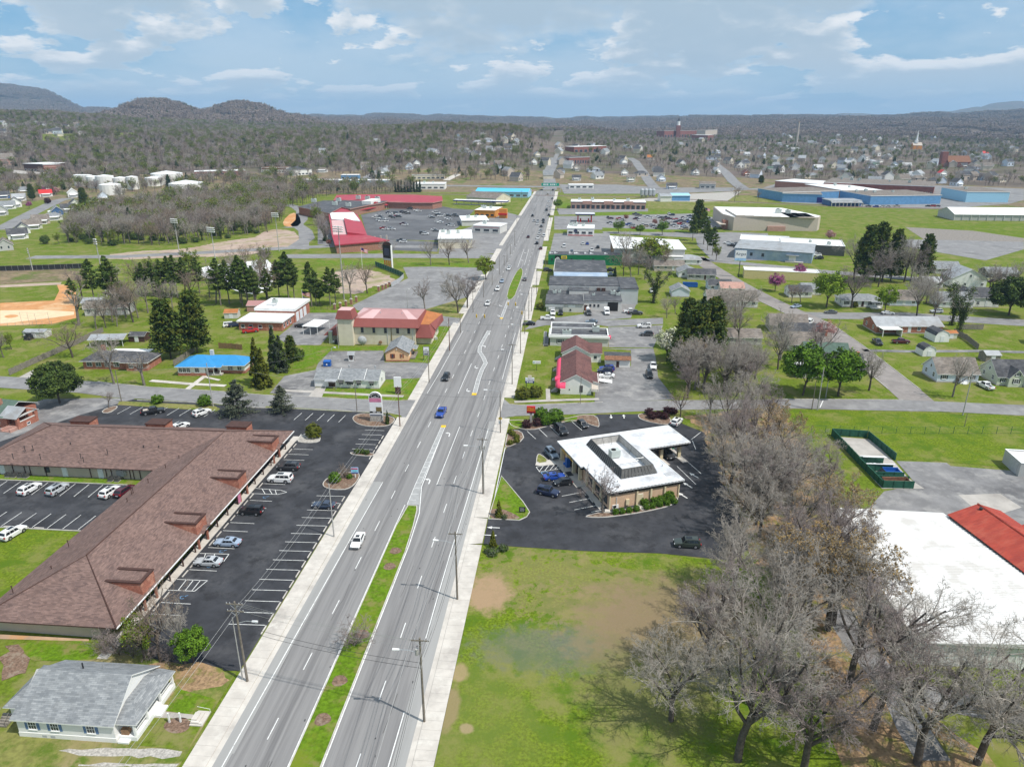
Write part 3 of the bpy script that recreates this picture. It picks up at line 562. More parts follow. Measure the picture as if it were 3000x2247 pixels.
# == car parks, lawns, beds
def make_lots():
 lot=[(-44.3,75.4),(-44.0,110),(-43.4,143),(-43.2,164.5),(-46,167.6),(-56,168.2),(-72,168.8),(-84,168.6),(-97,170.6),(-116,172),(-130,171.6),(-142,169),(-150,150),(-150,128.6),(-66,128.6),(-66,88),(-58,76.6),(-52,75.6),(-47,75.3)]
 pa('car_park',lot,.02,'asphalt_fresh')
 pa('car_park',[(-132,107.8),(-86.8,107.8),(-86.8,125.4),(-132,125.4)],.021,'asphalt_fresh')
 pa('lane',[(-150,150),(-143,170),(-130,172),(-118,173),(-126,160),(-136,140),(-140,125),(-150,120)],.024,'Ag')
 pa('verge',gp('A',(845,90),(860,62),(1540,95),(1590,120),(1560,135)),.05,'grass_dry')
 pa('verge',[(-127,127.4),(-86.5,127.4),(-86.5,125.2),(-127,125.2)],.05,'Gr')
 pa('court_lawn',[(-135,85),(-86.2,85),(-86.2,107.4),(-135,107.4)],.03,'Gf')
 mbk=MB();kerb_line(mbk,[(-128,125.3),(-86.8,125.3)]);kerb_line(mbk,[(-128,107.6),(-87,107.6)]);kerb_line(mbk,[(-100,171),(-117,171.4)]);struct(mbk.obj('kerb','Ks'))
 root=struct(MB().prism([(-65.6,76),(-64.05,76),(-64.05,150.5),(-65.6,150.5)],0,.12).obj('sidewalk','Ks'))
 y=77.0
 while y<150:struct(MB().prism([(-65.55,y+.01),(-64.0,y+.01),(-64.0,y+2.0),(-65.55,y+2.0)],.1,.15+rng.uniform(0,.01)).obj('concrete_slab','concrete',root));y+=2.02
 for y,x0 in((145.1,-63),(142.3,-63.2),(139.5,-63.2),(128.2,-63.1),(121.2,-63),(118.4,-63),(115.55,-63),(112.75,-63.1),(109.9,-63.2),(107.1,-63.2),(104.3,-63.3),(97.6,-63.3),(88.8,-63.3),(86,-63.3)):seg((x0,y),(-58.4,y),.11)
 for a,b in(((-64,126.1),(-58.3,125.7)),((-63.9,123.9),(-58.3,124.0)),((-58.3,125.7),(-56.8,125.0)),((-58.3,124.0),(-56.8,125.0)),((-62.5,126),(-61,124)),((-61,126),(-59.5,124)),((-59.6,125.8),(-58.6,124)),((-63.9,102.4),(-58.6,102.6)),((-58.6,102.6),(-58.5,100.4)),((-64,100.4),(-58.5,100.4)),((-62.8,102.4),(-62.2,100.4)),((-61.2,102.5),(-60.4,100.4)),((-63.9,94.8),(-58.7,94.9)),((-63.9,91.9),(-59.4,92.0)),((-58.7,94.9),(-59.4,92.0)),((-62.3,94.9),(-62.2,91.9)),((-61.1,94.9),(-61,91.9)),((-59.9,94.9),(-59.9,92)),((-64.2,153.3),(-64.0,149.2)),((-63,153.3),(-62.8,149.8)),((-64.2,152.6),(-61.6,153.2)),((-64.2,151.4),(-62,152)),((-64.2,150.4),(-62.4,150.9))):seg(a,b,.12)
 for k in range(5):seg((-49.4,157.0-2.7*k),(-44.5,157.0-2.7*k),.11)
 for k in range(15):seg((-50.2,124.1-2.815*k),(-44.6,124.3-2.815*k),.11)
 for p in((-60.3,98.9),(-60.2,103.4),(-60.4,122.7),(-60.5,90.4)):
  pline([(p[0]-.45,p[1]+.1),(p[0]-.1,p[1]+.25),(p[0]+.2,p[1]+.2)],.1,.066,bmarks);pline([(p[0]+.42*cos(a),p[1]-.12+.36*sin(a))for a in np.linspace(.6,5.6,10)],.09,.066,bmarks);pline([(p[0]+.2,p[1]+.2),(p[0]+.6,p[1]+.45)],.1,.066,bmarks)
 for p in((845,155),(935,158),(1035,160),(1118,160),(1202,166),(1290,170),(1385,172),(1468,176)):
  a=G('A',*p);seg(a,(a[0]+.6,a[1]+5.0),.12)
 for x in(940,1028,1200):pass
 for p in((150,198),(232,200),(315,204),(390,210),(472,215)):
  a=G('B',*p);seg(a,(a[0]+.4,a[1]+4.6),.12)
 for k in range(13):x=-127+3.05*k;seg((x,124.9),(x+.2,119.7),.12);seg((x,108.0),(x+.2,113.0),.12)if k>2 else None
 island([(-50.9,130.4),(-50.3,127.8),(-47.5,126.6),(-43.8,127.4),(-43.6,134.6),(-47,134.8),(-49.6,133.6)],'mulch')
 island([(-58.2,149.2),(-61,148.3),(-64.0,149.0),(-64.1,153.2),(-61,153.6),(-58.8,152)],'gravel',1)
 island([(-49.6,144.5),(-48.5,143),(-43.5,142.6),(-43.4,144.5)],'mulch',1)
 island([(-55,163.8),(-51.8,159.6),(-47,158.9),(-43.6,160.2),(-43.3,164.5),(-45.5,166),(-50,167.2),(-54,167.2)],'mulch')
 island(gp('A',(725,148),(760,115),(840,95),(850,110),(790,150)),'mulch',1)
 pa('verge',[(-56,168.1),(-80,169.2),(-80,170.1),(-56,168.7)],.055,'grass_dry')
 pa('car_park',gp('C',(490,370),(455,520),(425,560),(405,720),(320,1035),(285,1212),(520,1232),(1000,1262),(1560,1280),(2060,1330),(2200,1250),(2100,900),(1900,420),(1700,340),(1420,278),(1110,280),(960,330)),.02,'asphalt_fresh')
 seg((-13.9,150),(-13.9,126),.16,.07)
 lawn=gp('C',(415,722),(575,912),(622,985),(600,1020),(545,1045),(320,1035),(340,960))
 kerb_ring('kerb',lawn,.16,.14);pa('lawn',ofr(lawn,.14),.11,'Gr')
 pa('mulch_bed',smooth(gp('C',(330,965),(420,960),(520,1005),(560,1035),(430,1040),(322,1030)),1),.125,'mulch')
 island(gp('C',(462,330),(490,370),(620,400),(760,365),(950,315),(1108,378),(1125,360),(1105,290),(1000,283),(860,318),(580,322),(480,322)),'mulch',1)
 pa('lawn',gp('C',(470,330),(575,325),(560,385),(480,392)),.14,'Gr');pa('lawn',gp('C',(860,320),(960,300),(960,318),(880,338)),.14,'Gr')
 island(gp('C',(465,395),(560,400),(585,465),(450,525),(440,500)),'mulch',1)
 island(gp('C',(662,640),(672,568),(700,568),(765,622)),'grass_dry',1);pa('concrete_ramp',gp('C',(660,648),(665,625),(760,608),(852,612),(870,640),(690,652)),.09,'concrete')
 island(gp('C',(1002,1018),(1120,985),(1205,990),(1330,960),(1640,900),(1672,868),(1692,900),(1640,940),(1450,985),(1200,1022),(1080,1026)),'mulch',1);pa('concrete_step',gp('C',(1375,930),(1420,922),(1480,965),(1430,975)),.13,'concrete');pa('concrete_step',gp('C',(1160,965),(1195,965),(1200,985),(1160,985)),.13,'concrete')
 island(gp('C',(1392,290),(1420,275),(1500,280),(1640,300),(1630,360),(1530,350),(1420,322)),'mulch',2)
 u,v=Ve((cos(R(23)),sin(R(23)))),Ve((-sin(R(23)),cos(R(23))))
 for p,q in(((600,402),(662,458)),((685,385),(746,443)),((767,368),(830,430)),((925,336),(995,395)),((850,870),(1010,840)),((905,915),(1060,885)),((940,968),(1110,935)),((1060,985),(1140,970)),((1790,470),(1815,535)),((1850,410),(1780,465)),((1680,655),(1815,785)),((1640,520),(1855,710))):seg(G('C',*p),G('C',*q),.12)
 for p,q in(((665,660),(830,632)),((690,695),(870,668)),((830,632),(870,668)),((690,690),(720,648)),((725,690),(760,645)),((765,682),(800,640)),((800,675),(835,640)),((665,660),(690,695))):seg(G('C',*p),G('C',*q),.12)
 for p,q in(((700,700),(740,692)),((740,692),(760,720)),((700,700),(730,730))):seg(G('C',*p),G('C',*q),.14,.066,bmarks)
 ra=R(23);arrow(G('C',355,1096),R(90),'s',1.05);arrow(G('C',340,1151),R(-90),'s',1.05);arrow(G('C',1205,298),R(180),'s',1.1);arrow(G('C',1297,296),0,'s',1.1)
 for p in((1800,720),(1755,790),(1718,863)):arrow(G('C',*p),R(35),'s',1.2)
 global SPOTS
 q=lambda x,y:G('K',x,y)
 SPOTS=[(*q(720,620),9.5,4.6,(.135,.14,.125),.7,1.2,.4,.55),(*q(1000,560),5.0,3.4,(.15,.15,.13),.7,1.2,.4,.45),(*q(330,210),3.6,5.0,(.36,.245,.15),.5,.7,.3,.95),(*q(40,1040),1.2,4.0,(.3,.21,.13),.5,.6,.3),(*q(110,790),1.3,1.8,(.36,.26,.15),.6,.6,.3),(*q(165,1190),.9,.8,(.38,.27,.18),.8,.5,.3),(*q(780,60),12,5.5,(.29,.22,.115),.6,2.6,.08,.4),(*q(900,280),10,4,(.29,.21,.12),.7,2.8,.06,.35),(*q(1330,520),9,7,(.24,.19,.1),.5,1.6,.4,.55),(*q(1650,420),13,11,(.235,.17,.105),.25,.8,.4,.85),(*q(1500,900),9,9,(.17,.155,.07),.3,1.0,.5,.7),(*q(200,1150),9,12,(.18,.2,.05),.22,1.3,.5,.4)]
 corner_lawn()
 pa('lawn',[(-14.4,40),(-14.4,109.4),(-8.2,108.9),(3.7,108.6),(17,108.8),(29,107.6),(36,106.5),(36,90),(34,72),(34,55),(36,40)],.03,'corner_lawn')
 rough('woodland_floor',[(33,40),(32,55),(30,72),(29,85),(33,100),(33.6,107),(33.8,124),(33.8,163),(30,172),(50,180),(57,179),(56,150),(54,135),(49,118),(48,100),(48,84),(50,72),(56,62),(75,50),(75,40)],.028,'Ll')
 cl=gp('L',(860,330),(960,500),(1060,640),(1200,800),(1330,1000),(1420,1200),(1560,1420));L_,R_=spt(cl,4.2);pa('lane',R_+L_[::-1],.045,'Ag')
 cl=gp('L',(1310,900),(1550,960),(1800,1010),(2212,1080));L_,R_=spt(cl,4.5);pa('lane',R_+L_[::-1],.05,'Ag')
 pa('yard',[(74.4,150.2),(85.3,150.2),(85.4,148.6),(97.6,147.4),(116,140),(122,118),(48,116),(52,124),(60,128),(66,135.5),(74,139)],.024,'Ag');pa('concrete_panel',gp('D',(1740,860),(2040,850),(2195,950),(2000,1010),(1900,1000)),.032,'Co')
 pa('yard',gp('D',(850,440),(1110,460),(1280,625),(1380,740),(1495,815),(1190,815),(1010,625)),.03,'Co')
 pa('meadow',[(57,179.4),(82,179.8),(122,179.2),(180,184),(180,140),(120,139),(98,148.4),(85,151),(74,151),(74,162),(64,163.5),(58,150)],.02,'Gf')
 pa('car_park',gp('O',(945,1330),(960,1100),(1020,1050),(1240,1030),(1240,900),(1000,890),(1420,885),(1440,960),(1460,1120),(1600,1300)),.022,'Ag')
 pa('car_park',gp('O',(1055,715),(1500,700),(1460,800),(1420,880),(1060,878)),.024,'Ag')
 pa('yard',gp('O',(480,660),(860,610),(860,520),(1160,470),(1290,510),(1240,640),(1000,660),(1010,690),(1480,640),(1500,690),(960,700),(450,700)),.026,'As')
 pa('side_street',gp('O',(420,700),(1000,660),(1500,640),(1500,690),(1060,710),(960,695),(600,690),(380,735)),.034,'As')
 for q in([(480,620),(500,600),(500,660),(480,655)],[(330,1300),(380,940),(600,925),(650,1000),(580,1030),(580,1210),(555,1320)],[(410,860),(430,740),(560,745),(545,870)],[(590,1320),(590,1270),(940,1255),(940,1300)]):pa('lawn',gp('O',*q),.03,'grass')
 pa('footpath',gp('O',(550,1215),(585,1215),(588,1315),(552,1315)),.055,'Co');pa('footpath',gp('O',(535,750),(560,750),(555,868),(530,868)),.055,'Co')
 pa('car_park',gp('N',(640,1010),(740,910),(1170,905),(1180,1000),(1400,1000),(1560,1010),(1510,1130),(1190,1140),(620,1060)),.022,'Ag')
 pa('car_park',gp('N',(370,1110),(630,1060),(620,1210),(580,1280),(480,1275),(250,1250)),.024,'Ag')
 pa('lawn',gp('N',(700,1215),(1185,1140),(1510,1125),(1400,1300),(1200,1320),(680,1265)),.03,'Gr');pa('driveway',gp('N',(625,1205),(705,1205),(670,1285),(560,1280)),.04,'Co')
 pa('lawn',gp('N',(500,860),(820,880),(1190,870),(1170,905),(740,905),(640,1010),(500,1060),(430,1050)),.028,'Gr');pa('lawn',gp('N',(1440,900),(1560,820),(1580,710),(1770,720),(1690,905),(1610,1010),(1420,1000)),.028,'Gr')
 pa('yard',gp('N',(400,860),(520,860),(660,860),(800,700),(800,600),(560,600),(450,660),(430,700),(310,800)),.022,'Ag');pa('car_park',gp('N',(1570,620),(1770,610),(1870,650),(1800,710),(1580,705)),.022,'Ag')
 pa('car_park',gp('N',(920,540),(1120,440),(1370,320),(1330,230),(1600,225),(1950,235),(1990,300),(1900,480),(1700,560),(1400,575),(960,580)),.024,'As')
 pa('lawn',gp('N',(1500,575),(1960,440),(1870,600),(1800,645),(1520,610)),.03,'grass_dry');pa('verge',gp('N',(1270,190),(2140,200),(2160,180),(2140,215),(1950,235),(1300,220)),.03,'Gr');pa('verge',gp('N',(630,175),(1180,180),(1250,215),(640,215)),.03,'Gr')
 for q in([(2120,170),(2150,170),(1960,460),(1930,470),(2070,260)],[(560,570),(960,580),(960,600),(560,595)]):pa('verge',gp('N',*q),.032,'Gr')
 rough('track_infield',smooth(gp('N',(650,300),(900,240),(1120,260),(1280,330),(1240,370),(1050,390),(1000,450),(760,440)),1),.022,'bank_soil');pa('tarpaulin',smooth(gp('M',(1560,260),(1700,215),(2000,185),(2212,160),(2212,420),(2000,460),(1700,330)),1),.06,'Rw')
 pa('infield',gp('M',(0,520),(440,500),(480,420),(460,370),(600,370),(640,560),(620,640),(420,690),(0,705)),.02,'infield');pa('infield_clay',gp('M',(0,580),(330,575),(600,590),(600,615),(420,640),(0,690)),.024,'infield_pale');pa('outfield',gp('M',(0,390),(460,375),(440,480),(0,520)),.03,'grass')
 pa('warning_track',gp('M',(0,375),(500,350),(490,372),(0,395)),.034,'bank_soil');pa('pitching_mound',smooth(gp('M',(30,625),(100,612),(160,622),(110,640),(50,642)),1),.04,'infield')
 rough('cleared_bank',smooth(gp('Q',(830,1380),(1100,1345),(1500,1330),(1800,1265),(2212,1215),(2212,1340),(1900,1390),(1500,1390),(900,1420)),1),.02,'bank_soil');rough('cleared_bank',smooth(gp('R',(0,1200),(200,1160),(350,1200),(350,1290),(250,1330),(0,1350)),1),.022,'bank_soil');pa('red_bank',smooth(gp('R',(215,1100),(290,1030),(350,1050),(370,1140),(230,1150)),1),.03,'infield')
 pa('dirt_bank',gp('M',(0,255),(690,245),(700,330),(0,370)),.018,'wood_floor');rough('dirt',smooth(gp('E',(0,600),(130,560),(230,690),(150,780),(0,850)),1),.03,'mulch');pa('dirt',gp('E',(0,512),(640,545),(640,560),(0,545)),.034,'bare_soil')
 pa('lawn',[(-69,46),(-69.5,78.5),(-46.5,75.0),(-44.6,75.0),(-44.6,46)],.024,'grass_dry');pa('lawn',gp('E',(1190,1060),(1270,900),(1530,970),(1560,990),(1500,1090),(1380,1090)),.04,'Gr');pa('lawn',gp('E',(840,1300),(1080,1160),(1100,1110),(1420,1110),(1460,1150),(1350,1340)),.04,'grass')
 pa('lawn',gp('E',(130,580),(350,545),(640,550),(720,690),(450,700),(230,700)),.032,'Gr');pa('path',gp('E',(1110,1060),(1400,1090),(1380,1120),(1110,1110)),.05,'Co');rough('gravel_drive',smooth(gp('E',(400,1340),(780,1330),(1330,1345),(1290,1400),(800,1390),(500,1370)),1),.036,'gravel',.2);rough('gravel_drive',smooth(gp('E',(560,1440),(1300,1440),(1270,1467),(560,1467)),1),.036,'gravel',.15);pa('mulch_bed',smooth(gp('E',(1160,1180),(1230,1110),(1370,1110),(1370,1200),(1250,1235)),2),.05,'mulch');pa('mulch_bed',gp('E',(850,1240),(980,1260),(1240,920),(1275,940),(1200,1050),(1080,1160),(1000,1300),(850,1300)),.036,'Ll');rough('leaf_patch',smooth(gp('E',(1090,700),(1560,740),(1690,850),(1600,930),(1240,890),(1150,780)),1),.034,'Ll')
 pa('driveway',gp('M',(80,1160),(270,1060),(290,1090),(250,1165)),.03,'Co');pa('footpath',gp('M',(1500,1215),(1640,1110),(1680,1110),(1540,1218)),.045,'concrete');pa('footpath',gp('M',(1670,1115),(1790,1140),(1770,1150),(1660,1125)),.046,'concrete')
 pa('car_park',gp('R',(850,1050),(1090,1000),(1430,965),(1600,1000),(1770,1010),(1640,1150),(1560,1200),(1480,1260),(1060,1250),(900,1220)),.022,'asphalt_mall');pa('car_park',gp('R',(1060,1250),(1480,1270),(1470,1350),(660,1320),(680,1300)),.024,'asphalt_mall')
 pa('car_park',gp('R',(1480,1330),(1560,1200),(1800,1130),(1990,1020),(2150,1060),(2070,1260),(1950,1360),(1480,1400)),.02,'As');pa('yard',gp('R',(500,1040),(560,1040),(650,1300),(500,1290)),.022,'Ag')
 pa('car_park',gp('S',(480,1060),(800,1060),(1600,1040),(1820,1080),(1830,1150),(1560,1170),(480,1170)),.022,'As');pa('car_park',gp('S',(480,1200),(930,1200),(960,1370),(440,1380)),.024,'As');pa('car_park',gp('S',(500,1000),(1240,1000),(1240,1030),(520,1050)),.025,'As')
 for q in([(800,1030),(1800,1015),(1800,1028),(800,1060)],[(870,1155),(1560,1175),(1560,1190),(870,1170)],[(540,950),(610,955),(610,995),(520,990)]):pa('verge',gp('S',*q),.035,'Gr')
 pa('lot_street',gp('S',(870,1185),(1560,1195),(1840,1220),(1900,1240),(1840,1250),(1500,1230),(880,1200)),.03,'As');pa('yard',gp('S',(1620,1200),(1900,1190),(2212,1200),(2212,1420),(1760,1420),(1640,1300)),.022,'As')
 pa('field',gp('T',(300,1010),(900,1040),(1300,1110),(1300,1180),(700,1220),(560,1150),(380,1060)),.018,'grass');pa('field',gp('T',(1300,1120),(2212,1120),(2212,1250),(1500,1240)),.02,'Gf');pa('gravel_lot',gp('T',(1250,1150),(1800,1180),(2212,1240),(2212,1270),(1400,1250)),.026,'ballast');pa('yard',gp('T',(1200,1250),(2212,1260),(2212,1330),(1900,1420),(1200,1300)),.024,'As');pa('yard',gp('T',(40,850),(250,950),(900,985),(1600,1000),(2100,960),(2212,930),(2212,840),(1200,800),(200,800)),.02,'As')
 pa('field',gp('S',(520,890),(1800,900),(2212,900),(2212,960),(1240,960),(600,930)),.016,'grass_dry');pa('field',gp('S',(1240,940),(1830,980),(1830,1015),(1240,1000)),.018,'grass_dry');pa('dirt_lot',gp('S',(1600,880),(2000,860),(1880,940),(1620,945),(1240,940),(1100,930)),.02,'gravel')
 pa('car_park',gp('S',(520,800),(900,800),(1330,830),(1940,830),(1930,860),(1300,880),(560,880)),.055,'As')
 pa('lawn',gp('Q',(190,1290),(480,1270),(820,1380),(620,1440),(0,1480),(0,1350)),.012,'grass');pa('lawn',gp('Q',(0,1020),(330,930),(420,940),(160,1060),(0,1150)),.014,'grass')
make_lots()
struct(marks.obj('painted_lines','road_paint'));struct(ymarks.obj('yellow_paint','yellow_paint'));struct(bmarks.obj('blue_paint','blue_paint'))
# == building kit
WIN={}
def window(par,p,w,h,face,m='Tw',bars=0,glass='Wn',shutters=None,name='window',depth=.06):
 k=(round(w,2),round(h,2),m,bars,glass,shutters,depth)
 if k not in WIN:
  f=MB();t=.09;d=depth
  f.box(-w/2-t,-d,-t,w/2+t,0,0);f.box(-w/2-t,-d,h,w/2+t,0,h+t);f.box(-w/2-t,-d,0,-w/2,0,h);f.box(w/2,-d,0,w/2+t,0,h)
  f.box(-w/2-t-.04,-d-.06,-t-.03,w/2+t+.04,-.01,-t-.001)
  for i in range(bars):x=-w/2+w*(i+1)/(bars+1);f.box(x-.025,-d*.8,0,x+.025,-.012,h)
  if bars:f.box(-w/2,-d*.8,h/2-.025,w/2,-.012,h/2+.025)
  if shutters:
   for s in(-1,1):a=s*(w/2+t+.02);b=a+s*.36;f.box(min(a,b),-d*.7,-t,max(a,b),-.002,h+t,1)
  g=MB().box(-w/2,-.022,0,w/2,-.004,h)
  WIN[k]=(f.mesh('window',[m,shutters or m]),g.mesh('pane',glass))
 fm,gm=WIN[k];o=link(name,fm,par,p,R(face));link('pane',gm,o);return o
def door(par,p,w,h,face,m='door_white',name='door'):
 k=('door',w,h,m)
 if k not in WIN:WIN[k]=(MB().box(-w/2-.08,-.05,0,w/2+.08,0,h+.08,1).box(-w/2,-.09,.02,w/2,-.051,h).mesh('door',[m,'Tw']),MB().ball((w/2-.12,-.12,1.0),.05,0,6,4).mesh('handle','steel'))
 o=link(name,WIN[k][0],par,p,R(face));link('handle',WIN[k][1],o);return o
def rects(c,*p,z=.0):return G(c,*p,z)
def gbr(mb,x0,y0,x1,y1,z,zr,ax='x',ov=.4,t=.16,oe=.35):
 if ax=='x':
  ym=(y0+y1)/2;k=(zr-z)/(ym-y0);ze=z-ov*k
  mb.slab([(x0-oe,y0-ov,ze),(x1+oe,y0-ov,ze),(x1+oe,ym,zr),(x0-oe,ym,zr)],t,0,1);mb.slab([(x1+oe,y1+ov,ze),(x0-oe,y1+ov,ze),(x0-oe,ym,zr),(x1+oe,ym,zr)],t,0,1)
 else:
  xm=(x0+x1)/2;k=(zr-z)/(xm-x0);ze=z-ov*k
  mb.slab([(x0-ov,y1+oe,ze),(x0-ov,y0-oe,ze),(xm,y0-oe,zr),(xm,y1+oe,zr)],t,0,1);mb.slab([(x1+ov,y0-oe,ze),(x1+ov,y1+oe,ze),(xm,y1+oe,zr),(xm,y0-oe,zr)],t,0,1)
def hip_roof(mb,x0,y0,x1,y1,z,zr,ov=.45,t=.18):
 X0,Y0,X1,Y1=x0-ov,y0-ov,x1+ov,y1+ov;W,D=X1-X0,Y1-Y0
 if W>=D:a,b=(X0+D/2,(Y0+Y1)/2,zr),(X1-D/2,(Y0+Y1)/2,zr)
 else:a,b=((X0+X1)/2,Y0+W/2,zr),((X0+X1)/2,Y1-W/2,zr)
 A,B,C,D_=(X0,Y0,z),(X1,Y0,z),(X1,Y1,z),(X0,Y1,z)
 for q in(([A,B,b,a],[B,C,b],[C,D_,a,b],[D_,A,a])if W>=D else([A,B,a],[B,C,b,a],[C,D_,b],[D_,A,a,b])):mb.face(q,0)
 for p,q in((A,B),(B,C),(C,D_),(D_,A)):mb.face([(p[0],p[1],z-t),(q[0],q[1],z-t),q,p],1)
 mb.face([(X0,Y0,z-t),(X0,Y1,z-t),(X1,Y1,z-t),(X1,Y0,z-t)],1)
def gbw(mb,x0,y0,x1,y1,h,zr,ax='x',m=0,z0=.0):
 mb.box(x0,y0,z0,x1,y1,h,m,nobot=True)
 if ax=='x':
  ym=(y0+y1)/2;mb.face([(x0,y1,h),(x0,y0,h),(x0,ym,zr-.02)],m);mb.face([(x1,y0,h),(x1,y1,h),(x1,ym,zr-.02)],m)
 else:
  xm=(x0+x1)/2;mb.face([(x0,y0,h),(x1,y0,h),(xm,y0,zr-.02)],m);mb.face([(x1,y1,h),(x0,y1,h),(xm,y1,zr-.02)],m)
def house(name,label,loc,W,D,h=2.8,rise=1.9,roof='gable',ax='x',rz=.0,wall='Ww',top='Rg',trim='Tw',group=None,cat='house',wins=True,chim=None,porch=None,sh=None,base='Co',deco=None,dormer=0):
 t=th(name,label,cat,(loc[0],loc[1],loc[2]if len(loc)>2 else .0),rz,group)
 zr=h+rise;w=MB()
 if roof=='gable':gbw(w,-W/2,-D/2,W/2,D/2,h,zr,ax,z0=.35)
 else:w.box(-W/2,-D/2,.35,W/2,D/2,h)
 w.obj('wall',wall,t);MB().box(-W/2-.03,-D/2-.03,-.6,W/2+.03,D/2+.03,.36).obj('foundation',base,t)
 r=MB()
 if roof=='gable':gbr(r,-W/2,-D/2,W/2,D/2,h+.04,zr+.04,ax)
 else:hip_roof(r,-W/2,-D/2,W/2,D/2,h+.06,zr)
 ro=r.obj('roof',[top,trim],t)
 if chim:MB().box(chim[0]-.35,chim[1]-.35,h-.3,chim[0]+.35,chim[1]+.35,zr+.7).box(chim[0]-.42,chim[1]-.42,zr+.7,chim[0]+.42,chim[1]+.42,zr+.82).obj('chimney','Rb',ro)
 if wins:
  n=max(2,int(W/3.2));dx=W/n
  for i in range(n):
   x=-W/2+dx*(i+.5)
   if i==n//2 and n>2:door(t,(x,-D/2,.4),.95,2.1,0,'door_white'if sh is None else'Dd')
   else:window(t,(x,-D/2,1.15),1.1,1.25,0,bars=1,shutters=sh)
  m=max(1,int(D/4));dy=D/m
  for s,f in((-1,270),(1,90)):
   for i in range(m):window(t,(s*W/2,-D/2+dy*(i+.5),1.15),.9,1.25,f,bars=1)
  if roof=='gable'and rise>2.2:
   if ax=='x':window(t,(-W/2,0,h+.5),.7,.9,270);window(t,(W/2,0,h+.5),.7,.9,90)
   else:window(t,(0,-D/2,h+.5),.8,1.0,0,shutters=sh)
 if porch:
  x,pw,pd=porch;p=MB().box(x-pw/2,-D/2-pd,0,x+pw/2,-D/2-.04,.35)
  for q in(-1,1):p.box(x+q*(pw/2-.12)-.07,-D/2-pd+.08,.35,x+q*(pw/2-.12)+.07,-D/2-pd+.22,2.5,0)
  p.slab([(x-pw/2-.2,-D/2-pd-.2,2.5),(x+pw/2+.2,-D/2-pd-.2,2.5),(x+pw/2+.2,-D/2-.05,2.5+.3*pd*.6),(x-pw/2-.2,-D/2-.05,2.5+.3*pd*.6)],.12,1);p.box(x-.6,-D/2-pd-.5,0,x+.6,-D/2-pd-.01,.2);p.obj('porch',['Tw',top],t)
 return t
def flat_block(name,label,loc,W,D,h,rz=.0,wall='Wl',top='Rw',cop='Tw',par=.45,group=None,cat='building',hv=0,wins=None,doors=None,seed=1):
 t=th(name,label,cat,(loc[0],loc[1],0),rz,group);T=.25
 w=MB();w.box(0,0,-.3,W,T,h);w.box(0,D-T,-.3,W,D,h);w.box(0,T,-.3,T,D-T,h);w.box(W-T,T,-.3,W,D-T,h);w.obj('wall',wall,t)
 MB().box(T+.003,T+.003,h-par-.2,W-T-.003,D-T-.003,h-par).obj('roof',top,t)
 c=MB();e=.06;c.box(-e,-e,h,W+e,T+e,h+.09);c.box(-e,D-T-e,h,W+e,D+e,h+.09);c.box(-e,T+e+.002,h,T+e,D-T-e-.002,h+.09);c.box(W-T-e,T+e+.002,h,W+e,D-T-e-.002,h+.09);c.obj('coping',cop,t)
 r=random.Random(seed)
 for i in range(hv):hvac(t,(r.uniform(.15,.85)*W,r.uniform(.2,.8)*D,h-par),r.uniform(1.2,2.2))
 for x,z,ww,hh in(wins or[]):window(t,(x,0,z),ww,hh,0,'Td')
 for x,ww,hh in(doors or[]):door(t,(x,0,0),ww,hh,0,'Dd')
 return t
def hvac(par,p,s=1.6):
 k=('hvac',)
 if k not in WIN:WIN[k]=(MB().box(-.6,-.45,.12,.6,.45,1.0).box(-.5,-.35,0,.5,.35,.12,1).mesh('air_handler',['hvac','steel']),MB().tube((-.15,0,1.0),(-.15,0,1.09),.3,.3,10,0).mesh('fan_cover','Sp'))
 o=link('air_handler',WIN[k][0],par,p);o.scale=(s,)*3;link('fan_cover',WIN[k][1],o);return o
